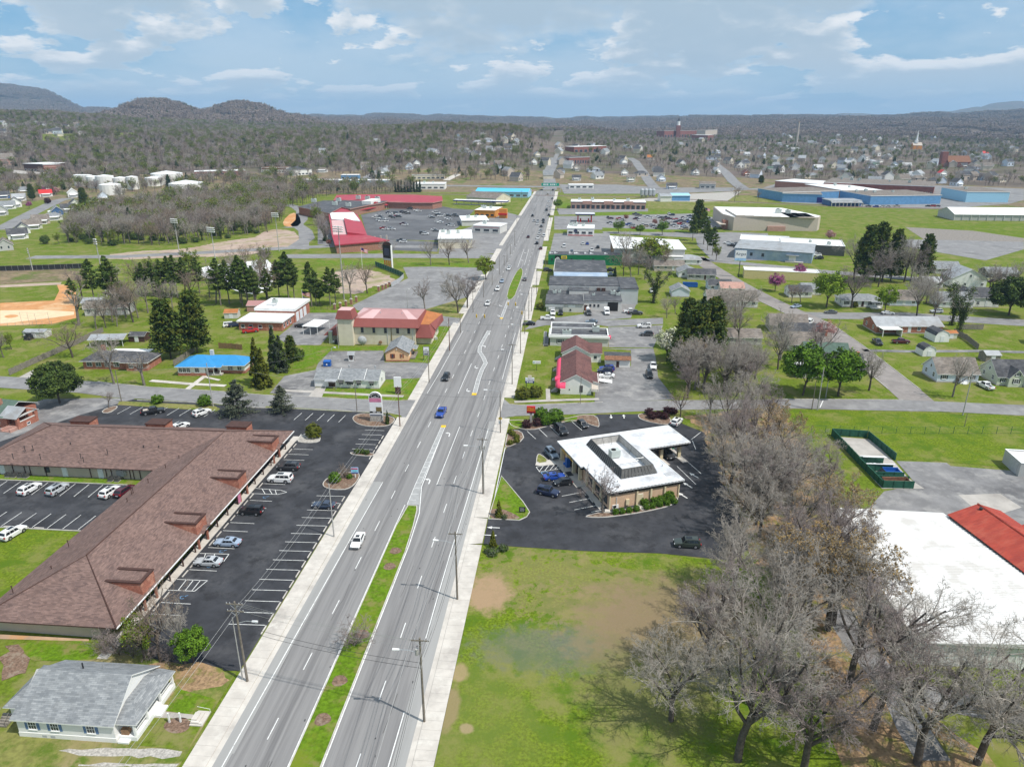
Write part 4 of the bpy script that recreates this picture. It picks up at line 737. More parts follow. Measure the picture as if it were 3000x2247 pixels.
 # == west: the long brown-roofed office block
def office_block():
 t=th('office_building','long L-shaped office building with brown shingle roof and brick parapet dormers','building',(-75,110,0));X,Y=75,-110
 def P(x,y,z):return(x+X,y+Y,z)
 w=MB()
 w.prism([P(-84.6,80.6,0)[:2],P(-67.6,80.2,0)[:2],P(-67.0,147.2,0)[:2],P(-125,147.2,0)[:2],P(-125,127.9,0)[:2],P(-84.6,127.9,0)[:2]],0,3.0);w.obj('wall','We',t)
 r=MB();z,zr=3.0,7.4;e=.22
 E_=dict(a=(-86,79,z),b=(-64,79,z),c=(-64,148.7,z),d=(-126.5,148.7,z),f=(-126.5,126.7,z),g=(-86,126.7,z),s=(-75,90,zr),j=(-75,137.7,zr),q=(-115.5,137.7,zr))
 for q in('a b s','b c j s','c d q j','d f q','f g j q','g a s j'):r.face([P(*E_[k])for k in q.split()],0)
 ring='a b c d f g'.split()
 for i in range(6):
  p,q=E_[ring[i]],E_[ring[(i+1)%6]];r.face([P(p[0],p[1],z-e),P(q[0],q[1],z-e),P(*q),P(*p)],1)
 r.prism([P(*E_[k])[:2]for k in ring],z-e-.01,z-e,2)
 ro=r.obj('roof',['roof_brown','Tb','We'],t)
 rc=MB()
 for p,q in(('a','s'),('b','s'),('s','j'),('j','c'),('j','g'),('j','q'),('q','d'),('q','f')):
  if(p,q)!=('j','g'):rc.bar(P(E_[p][0],E_[p][1],E_[p][2]+.02),P(E_[q][0],E_[q][1],E_[q][2]+.02),.28,.14)
 rc.obj('ridge_cap','Tb',ro)
 gut=MB().box(*P(-64.0+.002,79,2.82),*P(-63.86,148.7,2.99));gut.obj('gutter','Tw',t)
 for i,y in en((139.0,122.0,105.2,88.2)):
  m=MB();x0,x1=-70.8,-64.3;y0,y1=y-1.75,y+1.75;zt=5.25
  m.box(*P(x0,y0,3.2),*P(x1-.3,y0+.3,zt));m.box(*P(x1-.3,y0,0),*P(x1,y0+.32,zt));m.box(*P(x1-.3,y1-.32,0),*P(x1,y1,zt));m.box(*P(x1-.3,y0+.321,2.75),*P(x1,y1-.321,zt));m.box(*P(x0,y1-.3,3.2),*P(x1-.301,y1,zt))
  d=m.obj('brick_dormer','Rb',t)
  c=MB();c.box(*P(x0-.15,y0-.12,zt),*P(x1+.1,y0+.4,zt+.2));c.box(*P(x1-.42,y0+.401,zt),*P(x1+.1,y1-.401,zt+.2));c.box(*P(x0-.15,y1-.4,zt),*P(x1+.1,y1+.12,zt+.2));c.obj('coping','Tb',d)
  MB().slab([P(x0-.6,y0+.31,5.3),P(x1-.31,y0+.31,5.2),P(x1-.31,y1-.31,5.2),P(x0-.6,y1-.31,5.3)],.1).obj('dormer_roof','roof_brown',d)
 for x in(-114.5,-95.8,-76.2):
  m=MB();m.box(*P(x-2.4,145.2,3.2),*P(x+2.4,148.2,5.0));d=m.obj('brick_dormer','Rb',t);MB().box(*P(x-2.55,145.0,5.0),*P(x+2.55,148.35,5.22)).obj('coping','Tb',d)
 pipes=[(1012,315),(1310,320),(1372,325),(1498,322),(740,368),(812,352),(977,368),(1036,400),(1146,402),(773,428),(510,378),(178,405),(236,400),(92,460),(290,463),(580,460),(600,485),(1378,357),(1435,372)]
 for p in pipes:
  a=G('A',*p,5.2);MB().tube(P(*a,4.6),P(*a,5.75),.07,.07,6).tube(P(*a,5.75),P(*a,5.86),.15,.12,6).obj('vent_pipe','Td',ro)
 for p in[(1290,470),(1192,535),(1067,640),(945,712),(916,780),(490,1085),(372,1272),(515,1303),(87,1415),(955,700)]:
  a=G('A',*p,5.0);MB().tube(P(*a,4.3),P(*a,5.5),.07,.07,6).tube(P(*a,5.5),P(*a,5.62),.15,.12,6).obj('vent_pipe','Tb',ro)
 for y in np.arange(81.5,148,4.2):MB().box(*P(-64.75,y-.09,0),*P(-64.55,y+.09,2.78)).obj('porch_post','Tb',t)
 for y in np.arange(83.5,146,8.4):
  window(t,P(-67.05-(147.2-y)*.009,y,.9),1.6,1.4,90,'Tb');door(t,P(-67.0-(147.2-y)*.009,y+3.4,0),1.0,2.1,90,'Dd')
 for q in((2000,388),(1465,980)):
  a=G('A',*q,3.0);MB().slab([P(-66.2,a[1]-1.6,3.02),P(-63.5,a[1]-1.6,3.02),P(-63.5,a[1],3.7),P(-66.2,a[1],3.7)],.1).slab([P(-63.5,a[1]+1.6,3.02),P(-66.2,a[1]+1.6,3.02),P(-66.2,a[1],3.7),P(-63.5,a[1],3.7)],.1).obj('entrance_gable','roof_brown',t)
 for p in((15,555),(470,570),(728,580)):a=G('A',p[0],p[1]+38);door(t,P(a[0],127.9,0),1.05,2.2,0)
 window(t,P(G('A',393,570)[0],127.9,1.0),1.0,1.1,0,'Td',glass='Sy'if False else'Wn')
 for x in(320,660,1035,70,160,200,780,820,900,960,985):a=G('A',x,612);MB().box(*P(a[0]-.06,127.75,.1),*P(a[0]+.06,127.88,2.9)).obj('downpipe','Tb',t)
 a=G('A',900,610);MB().box(*P(a[0]-1.1,127.6,.9),*P(a[0]+1.1,127.88,2.0)).box(*P(a[0]-.7,127.5,.7),*P(a[0]+.7,127.59,2.15)).obj('meter_bank','steel',t)
 a=G('A',1735,720);MB().box(*P(-64.28,119.0,.5),*P(-64.2,120.0,2.4)).obj('poster','sign_pink',t)
 return t
office_block()
for i,p in en(((58,595),(145,600),(187,600),(802,622),(848,626),(118,585))):
 a=G('A',p[0],p[1]+12);o=MB().box(-.42,-.42,.06,.42,.42,.92).box(-.5,-.5,0,.5,.5,.06,1).tube((0,0,.92),(0,0,.97),.34,.34,10,2).obj('air_conditioner',['Fd','Co','Sp'],None,(a[0],126.75,.05))
 tag(o,'grey air conditioning unit by the court wall of the brown-roofed block','air conditioner','air conditioners at the court wall')
def cottage():
 t=th('cottage','white cottage with grey shingle roof and hipped front porch, beside the avenue','house',(-61,67,0))
 w=MB();gbw(w,-5.6,-4.6,7.0,5.0,3.0,6.1,'x',z0=.7);w.box(-8.2,-2.4,.7,-5.61,4.2,2.7);w.obj('wall','Ww',t)
 MB().box(-5.65,-4.66,0,7.05,5.06,.7).box(-8.25,-2.45,0,-5.66,4.25,.7).obj('foundation','Wp',t)
 r=MB();x0,x1,y0,y1,ym=-6.1,7.4,-5.0,5.4,.1;ze,zr=2.95,6.25
 r.slab([(x0,y0,ze),(x1,y0,ze),(x1-.1,ym,zr),(x0+.9,ym,zr)],.16,0,1);r.slab([(x1,y1,ze),(x0,y1,ze),(x0+.9,ym,zr),(x1-.1,ym,zr)],.16,0,1);r.slab([(x0,y1,ze),(x0,y0,ze),(x0+.9,ym,zr)],.16,0,1)
 ro=r.obj('roof',['Rg','Tw'],t)
 r=MB();r.slab([(-8.7,-2.9,2.6),(-5.9,-2.9,2.6),(-5.9,-.4,4.2),(-6.6,-.4,4.2)],.12,0,1);r.slab([(-8.7,4.6,2.6),(-8.7,-2.9,2.6),(-6.6,-.4,4.2),(-6.6,2.2,4.2)],.12,0,1);r.slab([(-5.9,4.6,2.6),(-8.7,4.6,2.6),(-6.6,2.2,4.2),(-5.9,2.2,4.2)],.12,0,1);r.obj('rear_roof',['Rg','Tw'],t)
 r=MB();r.slab([(7.1,-4.4,2.75),(9.7,-4.2,2.6),(8.1,-1.6,3.9),(7.1,-1.6,3.9)],.12,0,1);r.slab([(9.7,-4.2,2.6),(9.7,5.0,2.6),(8.1,2.4,3.9),(8.1,-1.6,3.9)],.12,0,1);r.slab([(9.7,5.0,2.6),(7.1,5.2,2.75),(7.1,2.4,3.9),(8.1,2.4,3.9)],.12,0,1);r.slab([(7.1,-1.6,3.9),(8.1,-1.6,3.9),(8.1,2.4,3.9),(7.1,2.4,3.9)],.1,0,1);r.obj('porch_roof',['Rg','Tw'],t)
 MB().box(7.06,-4.2,0,9.4,4.8,.68).box(9.41,-.4,0,10.3,1.4,.34).box(7.2,-4.75,0,8.6,-4.21,.3).obj('porch_floor','Tw',t)
 for y in(-4.0,-1.4,1.6,4.6):MB().box(9.12,y-.14,.681,9.38,y+.12,2.5).obj('porch_column','Tw',t)
 for a,b in((-4.0,-1.4),(1.6,4.6)):MB().box(9.2,a+.13,1.35,9.28,b-.15,1.42).box(9.2,a+.13,.8,9.28,b-.15,.86).obj('porch_rail','Tw',t)
 for x in(-3.6,-.7,4.0):window(t,(x,-4.6,1.35),.95,1.15,0,bars=2,shutters='shutter_blue')
 for x in(-2.3,-1.2):MB().box(x-.3,-4.68,.15,x+.3,-4.665,.5).obj('basement_vent','Sg',t)
 door(t,(7.0,.2,.7),1.0,2.1,90,'Dd');window(t,(7.0,-2.6,1.3),1.1,1.2,90,bars=1);window(t,(7.0,3.0,1.3),1.1,1.2,90,bars=1)
 MB().tube((-.4,1.6,5.2),(-.4,1.6,6.2),.1,.1,8).obj('vent_pipe','Td',ro);MB().tube((2.0,2.0,4.9),(2.0,2.0,5.9),.04,.04,6).tube((1.8,2.0,5.6),(2.3,2.0,5.7),.02,.02,4).obj('antenna','steel',ro)
 MB().box(7.35,-4.0,.68,8.3,-3.5,1.5).box(7.4,-3.9,.68,8.2,-3.2,1.1).obj('porch_chair','Bw',t)
 m=MB()
 for k in range(5):m.box(-9.6,-3.5+.28*k,0,-8.4,-3.22+.28*k-.02,.2+.18*k)
 for x in(-9.65,-8.35):m.bar((x,-3.5,1.0),(x,-2.1,1.9),.07);m.bar((x,-3.5,0),(x,-3.5,1.0),.08)
 m.obj('back_steps','Wz',t)
cottage()
for k,q in en(((1222,1145),(1302,1142))):
 a=G('E',*q);o=MB().box(-.09,-.09,0,.09,.09,1.5).obj('sign_post','Tw',None,(*a,.04));tag(o,'short square white post in the cottage garden, '+('left'if k==0 else'right')+' one of two','post','white posts in the cottage garden')
a=G('E',1440,1120);o=MB().box(-.8,-1.2,0,.9,1.2,.15).box(-.8,-.9,.15,.3,.9,.32).box(-.8,-.6,.32,-.1,.6,.5).bar((-.8,-1.1,.9),(.9,-1.1,.6),.05,.05,1).bar((-.8,1.1,.9),(.9,1.1,.6),.05,.05,1).bar((.85,-1.1,0),(.85,-1.1,.6),.05,.05,1).bar((.85,1.1,0),(.85,1.1,.6),.05,.05,1).obj('garden_steps',['concrete','Tw'],None,(*a,.03));tag(o,'concrete steps with white handrails between cottage path and pavement','steps')
def bungalow():
 a=G('M',150,1500);t=th('bungalow','red brick bungalow with grey-green roof and arched front porch at the left edge','house',(a[0]-3.5,a[1]+2.2,0),R(-8))
 w=MB();w.box(-7,-4.5,0,3,5,3.1);w.obj('wall','Rb',t)
 m=MB()
 for x,y in((3.4,-4.2),(6.6,-4.2),(6.6,1.0),(3.4,1.0)):m.box(x-.35,y-.35,0,x+.35,y+.35,3.0)
 m.box(3.06,-4.4,0,6.9,1.2,1.0);m.box(6.55,-3.84,1.01,6.85,.64,1.7);m.obj('porch_wall','Rb',t);MB().box(6.5,-3.9,1.7,6.9,.7,1.82).box(3.0,-4.5,3.0,7.0,-4.1,3.3).box(6.6,-4.09,3.0,7.0,1.3,3.3).obj('porch_beam','Wl',t)
 r=MB();gbr(r,-7,-4.5,3,5,3.3,5.4,'x',.6);r.obj('roof',['Rq','Wl'],t);r=MB();gbr(r,2.2,-4.5,6.9,1.3,3.32,4.9,'x',.5);r.obj('porch_roof',['Rn','Wl'],t)
 MB().box(-1.4,-1.5,4.2,-.5,-.7,6.2).obj('chimney','Bb',t)
 s=MB()
 for k in range(5):s.box(4.0,-6.6+.42*k,0,6.2,-6.18+.42*k-.005,.2+.19*k)
 s.box(3.6,-6.7,0,3.99,-4.41,.8);s.box(6.21,-6.7,0,6.6,-4.41,.8);s.obj('front_steps','Pb',t)
 for x in(-5,-2,1):window(t,(x,-4.5,1.3),1.0,1.3,0,bars=1)
 window(t,(6.9,-1.6,.35),.8,.5,90)
bungalow()
def blue_house():
 a=G('M',1430,1110);b=G('M',1930,1060);t=th('ranch_house','low brick house with bright blue metal hip roof and white porch','house',(a[0]+5.5,a[1]+5.2,0),R(3))
 w=MB();w.box(-5.3,-4.6,.5,3,4.4,2.9);w.box(3,-2.0,.5,14,4.4,2.9);w.obj('wall','Wp',t);MB().box(-5.35,-4.65,0,3.05,4.45,.9).box(3.06,-2.05,0,14.05,4.45,.9).obj('brick_base','Rb',t)
 r=MB();hip_roof(r,-5.3,-4.6,5.5,4.4,2.95,5.2,.6);r.obj('roof',['roof_blue','Tw'],t);r=MB();hip_roof(r,.5,-2.8,14,4.4,2.9,4.9,.6);r.obj('wing_roof',['roof_blue','Tw'],t)
 MB().box(3.06,-4.2,0,7.6,-2.06,.4).obj('porch_floor','concrete',t);r=MB();r.slab([(2.6,-4.7,2.75),(8.0,-4.7,2.75),(8.0,-2.2,3.4),(2.6,-2.2,3.4)],.12,0,1);r.obj('porch_roof',['roof_blue','Tw'],t)
 for x in(3.3,5.4,7.4):MB().box(x-.09,-4.3,.4,x+.09,-4.12,2.65).obj('porch_post','Tw',t)
 for x in(-4.4,-3.2,-2.0):window(t,(x,-4.65,1.1),.95,1.3,0,bars=1)
 for x in(.6,):window(t,(x,-4.65,1.1),1.2,1.3,0,bars=1)
 door(t,(5.2,-2.05,.4),1.0,2.1,0,'Dd');window(t,(9.6,-2.05,1.1),1.5,1.2,0,bars=1);window(t,(12.4,-2.05,1.1),1.2,1.2,0,bars=1);MB().box(2.0,2.2,4.0,3.0,3.0,5.9).obj('chimney','Wl',t)
blue_house()
def dark_ranch():
 a=G('M',690,1060);t=th('ranch_house','low brick ranch house with dark grey hip roofs behind bare trees','house',(a[0]+6,a[1]+5,0),R(3))
 w=MB();w.box(-7,-4,0,7,4.5,2.7);w.box(7.01,-5.2,0,13.5,3.5,2.7);w.obj('wall','Rb',t)
 r=MB();hip_roof(r,-7,-4,8,4.5,2.75,4.7,.7);r.obj('roof',['Rd','Tw'],t);r=MB();hip_roof(r,6,-5.2,13.5,3.5,2.78,4.6,.6);r.obj('wing_roof',['Rd','Tw'],t)
 for x in(-5,-2.2,.6,3.4):window(t,(x,-4,1.0),1.6,1.2,0,bars=1)
 for x in(8.6,11.6):window(t,(x,-5.2,1.0),1.2,1.2,0,bars=1)
 MB().box(-5.2,3.4,3.2,-4.0,4.2,5.2).obj('chimney','Bb',t);MB().box(-4,4.6,2.5,9,8.6,2.66).obj('patio_roof','Rw',t);m=MB()
 for x in(-3.8,2.5,8.8):m.box(x-.06,8.3,0,x+.06,8.42,2.5)
 m.obj('patio_posts'if False else'patio_post','Tw',t)
dark_ranch()
def open_shed(name,label,loc,W,D,h,rise,top,rz=0,post='Tw',group=None,cat='carport'):
 t=th(name,label,cat,(*loc,0),rz,group);r=MB();gbr(r,-W/2,-D/2,W/2,D/2,h,h+rise,'x',.2)if rise else r.box(-W/2,-D/2,h,W/2,D/2,h+.14,0);r.obj('roof',[top,'Tw'],t)
 for x in(-W/2+.2,0,W/2-.2):
  for y in(-D/2+.2,D/2-.2):MB().box(x-.07,y-.07,0,x+.07,y+.07,h-.02).obj('post',post,t)
 return t
a=G('M',900,850);open_shed('carport','open carport with pale gabled metal roof behind the dark-roofed ranch',a,11,7,2.6,1.0,'Rn',R(10))
a=G('N',610,775);open_shed('carport','flat white-roofed equipment canopy between church and fire station',(a[0]-.5,a[1]+4),6.0,9.5,3.0,0,'Rw',R(-8))
def shed(name,label,loc,W,D,h,rise,wall,top,rz=0,ax='x',group=None,dw=1.2,dm='Tw',fr=0,cat='shed',gambrel=False):
 t=th(name,label,cat,(*loc[:2],0),rz,group)
 if gambrel:
  pr=[(-W/2,h),(-W/2*.72,h+rise*.62),(0,h+rise),(W/2*.72,h+rise*.62),(W/2,h)];w=MB();w.box(-W/2,-D/2,0,W/2,D/2,h)
  for y,o in((-D/2,1),(D/2,-1)):w.face([(x,y,z)for x,z in pr][::o])
  w.obj('wall',wall,t);r=MB()
  for p,q in zip(pr,pr[1:]):r.slab([(p[0],-D/2-.15,p[1]+.03),(q[0],-D/2-.15,q[1]+.03),(q[0],D/2+.15,q[1]+.03),(p[0],D/2+.15,p[1]+.03)],.1,0,1)
  r.obj('roof',[top,'Tw'],t)
 else:
  w=MB();gbw(w,-W/2,-D/2,W/2,D/2,h,h+rise,ax);w.obj('wall',wall,t);r=MB();gbr(r,-W/2,-D/2,W/2,D/2,h+.03,h+rise+.03,ax,.25,.1,.2);r.obj('roof',[top,'Tw'],t)
 door(t,(fr,-D/2,.05),dw,min(2.0,h-.2),0,'door_white'if dm=='Tw'else dm);return t
a=G('M',1135,820);shed('garden_shed','dark brown garden shed with black roof behind the tall cedar',a,5.5,4.5,2.2,.9,'Tb','Rd',R(5))
a=G('M',310,790);shed('garden_shed','white metal storage shed on the lawn behind the ball field',a,7.5,4,2.2,.6,'Wl','Rn',R(4))
a=G('M',1865,640);shed('garden_shed','small beige shed with rusty orange roof beside the fire station',(a[0]+.5,a[1]+1),5,4,2.3,1.0,'Wl','rust_roof',R(10))
a=G('M',2050,590);shed('garage','low garage with dull pink metal roof behind the fire station',(a[0]+2,a[1]+3),9,6,2.6,1.3,'Pb','Ck',R(5),cat='garage')
def fire_station():
 t=th('fire_station','brick fire station with flat white roofs and tall engine bays','fire station',(-119.5,240.5,0),R(0));w=MB()
 w.box(0,0,0,16.2,11.5,3.1);w.obj('office_wall','Rb',t);MB().box(1.5,11.51,0,16.6,27.5,4.4).obj('bay_wall','Rb',t)
 MB().box(-.5,-.5,3.1,16.7,11.5,3.6).obj('office_roof','Rw',t);MB().box(1.2,11.3,4.4,17.0,27.8,5.4).obj('bay_roof','Rw',t)
 for y in(12.3,16.2,20.2,24.0):
  if y<24:d=MB().box(16.61,y+.6,.05,16.66,y+3.4,3.5).obj('engine_door','door_white',t);m=MB();[m.box(16.661,y+.6,.6+.55*k,16.68,y+3.4,.64+.55*k)for k in range(5)];m.obj('door_rail','Sg',d)
 for y in(2,5,8):window(t,(16.2,y,1.0),1.2,1.3,90)
 for x in(1.5,4.5,8.0,12):window(t,(x,0,1.0),1.3,1.1,0)
 hvac(t,(6,20,5.4),1.5);MB().box(4,16,5.4,8,17.2,5.6).box(7,14,5.4,7.8,18,5.55).obj('roof_hatch','Sg',t)
fire_station()
def church():
 t=th('church','cream hall with dull red mansard roofs, square tower and pink metal top','church',(-60,235,0));X,Y=60,-235
 def P(x,y,z):return(x+X,y+Y,z)
 w=MB();w.box(*P(-73,227,0),*P(-51.5,243,6.6));w.box(*P(-82.5,230,0),*P(-73.01,243,3.0));w.box(*P(-52.5,229.5,0),*P(-46.5,243,3.4));w.obj('wall','Wc',t)
 MB().box(*P(-77.4,225.2,0),*P(-72.4,230.4,9.6)).obj('tower_wall','Wc',t)
 m=MB()
 a=[(-77.9,224.7),(-71.9,224.7),(-71.9,230.9),(-77.9,230.9)];b=[(-77.1,225.5),(-72.7,225.5),(-72.7,230.1),(-77.1,230.1)]
 for i in range(4):j=(i+1)%4;m.face([P(*a[i],9.4),P(*a[j],9.4),P(*b[j],12.2),P(*b[i],12.2)])
 m.face([P(*q,12.2)for q in b],1);m.prism([P(*q,0)[:2]for q in a],9.3,9.4,0);m.obj('tower_roof',['Cr','Cp'],t)
 m=MB();a=[(-73.5,226.2),(-50.0,226.2),(-50.0,244),(-73.5,244)];b=[(-73.2,228.6),(-50.8,228.6),(-50.8,242.5),(-73.2,242.5)]
 for i in range(4):j=(i+1)%4;m.face([P(*a[i],6.4),P(*a[j],6.4),P(*b[j],8.8),P(*b[i],8.8)])
 m.prism([P(*q,0)[:2]for q in a],6.3,6.4,0);m.obj('mansard','Cr',t)
 r=MB();B=[P(*q,8.8)for q in b];p0,p1=P(-69.5,236.5,9.9),P(-56.0,236.5,9.9)
 def strip(f0,f1,mm):
  s0,s1=Ve(B[0]).lerp(Ve(B[1]),f0),Ve(B[0]).lerp(Ve(B[1]),f1);q0,q1=Ve(p0).lerp(Ve(p1),f0),Ve(p0).lerp(Ve(p1),f1);r.face([s0,s1,q1,q0],mm)
 strip(0,.1,0);strip(.1,.32,1);strip(.32,.86,0);strip(.86,1,1);r.face([B[1],B[2],p1],0);r.face([B[2],B[3],p0,p1],0);r.face([B[3],B[0],p0],1);ro=r.obj('top_roof',['Ck','Cp'],t)
 for x in(-64.5,-57):MB().tube(P(x,233,9.2),P(x,233,10),.12,.12,6).obj('vent_pipe','Sg',ro)
 r=MB();r.slab([P(-83.5,229.2,2.8),P(-77.9,229.2,6.0),P(-73.6,229.2,6.0),P(-73.6,227.6,3.0),P(-83.5,227.6,2.8)][:3]+[P(-77.9,241.5,6.0),P(-83.5,244,2.8)],.15);r.slab([P(-83.5,227.9,2.75),P(-73.2,227.9,2.75),P(-73.6,229.2,6.0),P(-77.9,229.2,6.0),P(-83.5,229.2,2.8)][:4],.15);r.obj('side_roof','Cr',t)
 r=MB();r.slab([P(-52.6,227.9,2.6),P(-45.6,227.9,2.6),P(-47.2,230,6.6),P(-52.0,230,6.6)],.2);r.slab([P(-45.6,227.9,2.6),P(-45.2,231.5,4.2),P(-46.8,231.5,6.6),P(-47.2,230,6.6)],.2);r.slab([P(-50.6,230,6.7),P(-47.2,230,6.7),P(-45.0,243.6,6.9),P(-50.6,243.6,8.0)],.2,1);r.slab([P(-45.2,231,4.6),P(-44.6,243.8,4.6),P(-45.0,243.6,6.9),P(-46.9,231,6.7)],.2);r.obj('porch_roof',['Cr','rust_roof'],t)
 MB().box(*P(-52.45,229.3,0),*P(-46.4,229.45,2.6)).obj('porch_wall','Wc',t)
 for x in(-69.6,-65.6,-61.6,-57.4,-53.6):window(t,P(x,227,4.3),.75,1.6,0,'Td')
 for y in(232,236,240):window(t,P(-46.5,y,.8),1.0,1.8,90,'Tw')
 for x in(-60.9,-59.6,-52.2):MB().box(*P(x-.12,226.85,0),*P(x+.12,226.98,6.3)).obj('downpipe','sign_olive'if x==-59.6 else'Wl',t)
 o=MB().tube(P(-63.5,226.9,1.0),P(-63.5,226.4,1.0),.5,.55,12).obj('wall_vent','Bw',t)
 m=MB();m.box(*P(-81.5,227.0,0),*P(-80.3,228.2,4.3));m.tube(P(-80.9,227.4,.5),P(-79,227.4,.5),.5,.5,8);m.obj('duct','Gv',t)
 MB().box(*P(-79.5,226.6,0),*P(-77.9,227.8,1.2)).obj('plant_unit','Td',t);MB().box(*P(-46.2,234,.0),*P(-45.4,234.9,.9)).obj('air_conditioner','hvac',t)
church()
o=th('satellite_dish','large grey mesh satellite dish against the cream church wall','satellite dish',(*G('N',1000,862),0));m=MB();n=16
for k in range(3):
 for i in range(n):
  a0,a1=2*pi*i/n,2*pi*(i+1)/n;r0,r1=1.6*k/3,1.6*(k+1)/3;z=lambda r,a:(r*cos(a),.22*r*r-.35,1.75+r*sin(a)*.97)
  q=[z(r0,a0),z(r1,a0),z(r1,a1),z(r0,a1)];m.face(q if k else q[1:])
m.obj('dish','Sg',o);m=MB();m.tube((0,.2,0),(0,-.1,1.6),.12,.1,8);[m.tube((1.5*cos(a),.1,1.75+1.45*sin(a)),(0,-1.1,1.75),.03,.03,4)for a in(.6,2.5,4.7)];m.ball((0,-1.1,1.75),.16,0,6,4);m.obj('mast','steel',o)
def peach():
 t=th('cottage','small peach sided cottage with grey roof and brown shutters','house',(-54.2,216.0,0),R(4));w=MB();gbw(w,-3.6,-6,3.6,6,3.0,4.9,'y',z0=.4);w.obj('wall','peach',t);MB().box(-3.65,-6.05,0,3.65,6.05,.4).obj('foundation','Rb',t)
 r=MB();gbr(r,-3.6,-6,3.6,6,3.05,5.0,'y',.45);r.obj('roof',['Rg','Tb'],t);r=MB();r.slab([(3.8,-.8,2.75),(5.6,-.8,2.5),(5.6,3.4,2.5),(3.8,3.4,2.75)],.12,0,1);r.obj('porch_roof',['Rg','Tw'],t)
 m=MB();m.box(3.66,-3.6,0,5.3,3.4,.4);[m.box(5.1,y-.06,.4,5.2,y+.06,2.45)for y in(-.6,1.4,3.2)];m.obj('porch','Wz',t)
 window(t,(-1.4,-6,1.2),.55,1.2,0,'shutter_brown',shutters='shutter_brown');window(t,(1.5,-6,1.2),.3,1.2,0,'peach',shutters='shutter_brown');window(t,(3.6,-3.5,1.3),.8,1.1,90);door(t,(3.6,1.2,.4),.9,2.0,90);window(t,(-3.6,0,1.3),.8,1.1,270)
 MB().box(-.12,-6.25,3.9,.12,-6.06,4.2).obj('lamp','Sw',t)
peach()
def booth():
 t=th('kiosk','little black and white kiosk with pitched roof on the cracked lot','kiosk',(*G('N',915,985),0),R(4));m=MB();[m.box(x-.09,y-.09,0,x+.09,y+.09,2.3)for x in(-.75,.75)for y in(-.7,.7)];m.box(-.84,-.79,2.2,.84,.79,2.42);m.box(-.66,-.76,0,.66,-.64,.35);m.obj('frame','Tw',t)
 MB().box(-.72,-.6,0,.72,.72,2.2).obj('wall','Td',t);door(t,(0,-.64,.35),.6,1.7,0,'Dd');r=MB();gbr(r,-.85,-.8,.85,.8,2.42,3.0,'x',.3,.1,.3);r.obj('roof',['Rn','Tw'],t)
booth()
def long_white():
 t=th('long_house','long low white house with grey roof in three sections and window awnings','house',(-62.6,188.9,0));w=MB();gbw(w,-9.4,-3.5,9.4,3.5,2.7,4.5,'x',z0=.3);w.obj('wall','Ww',t);MB().box(-9.45,-3.55,0,9.45,3.55,.3).obj('foundation','Co',t)
 for x0,x1,dz in((-9.5,-2.3,-.02),(-2.3,5.2,.14),(5.2,9.5,.0)):r=MB();gbr(r,x0,-3.5,x1-.02,3.5,2.72+dz,4.55+dz,'x',.35,.14,0);r.obj('roof',['Rg','Tw'],t)
 for x in(-2.3,5.2):MB().bar((x,-3.9,2.75),(x,.1,4.78),.16).obj('roof_trim','Tw',t)
 for x in(-1.6,3.6,7.3):
  o=window(t,(x,-3.5,.95),1.2,1.2,0,bars=1);MB().slab([(x-.75,-4.3,1.95),(x+.75,-4.3,1.95),(x+.75,-3.62,2.4),(x-.75,-3.62,2.4)],.05).obj('awning','Fd',t)
 window(t,(1.0,-3.5,.95),1.9,1.2,0,bars=2);MB().slab([(-.1,-4.5,1.95),(2.1,-4.5,1.95),(2.1,-3.62,2.4),(-.1,-3.62,2.4)],.05).obj('awning','Fd',t);MB().slab([(-.3,-4.8,2.5),(2.3,-4.8,2.5),(2.3,-3.6,2.8),(-.3,-3.6,2.8)],.08).obj('door_hood','Rg',t)
 MB().slab([(-6.0,-5.0,2.35),(-2.6,-5.0,2.35),(-2.6,-3.6,2.65),(-6.0,-3.6,2.65)],.1).box(-5.9,-4.9,0,-5.78,-4.78,2.3).box(-2.8,-4.9,0,-2.68,-4.78,2.3).obj('porch','Rn',t);door(t,(-4.3,-3.5,.3),2.0,2.0,0,'Dd');window(t,(9.4,-.2,1.1),.8,1.3,90);window(t,(-7.6,-3.5,1.0),.01,.01,0)if False else None
 for x in(-.5,7.2):MB().tube((x,1.5,3.6),(x,1.5,4.9),.14,.14,6).ball((x,1.5,5.0),.25,0,6,4).obj('vent','Gv',t)
long_white()
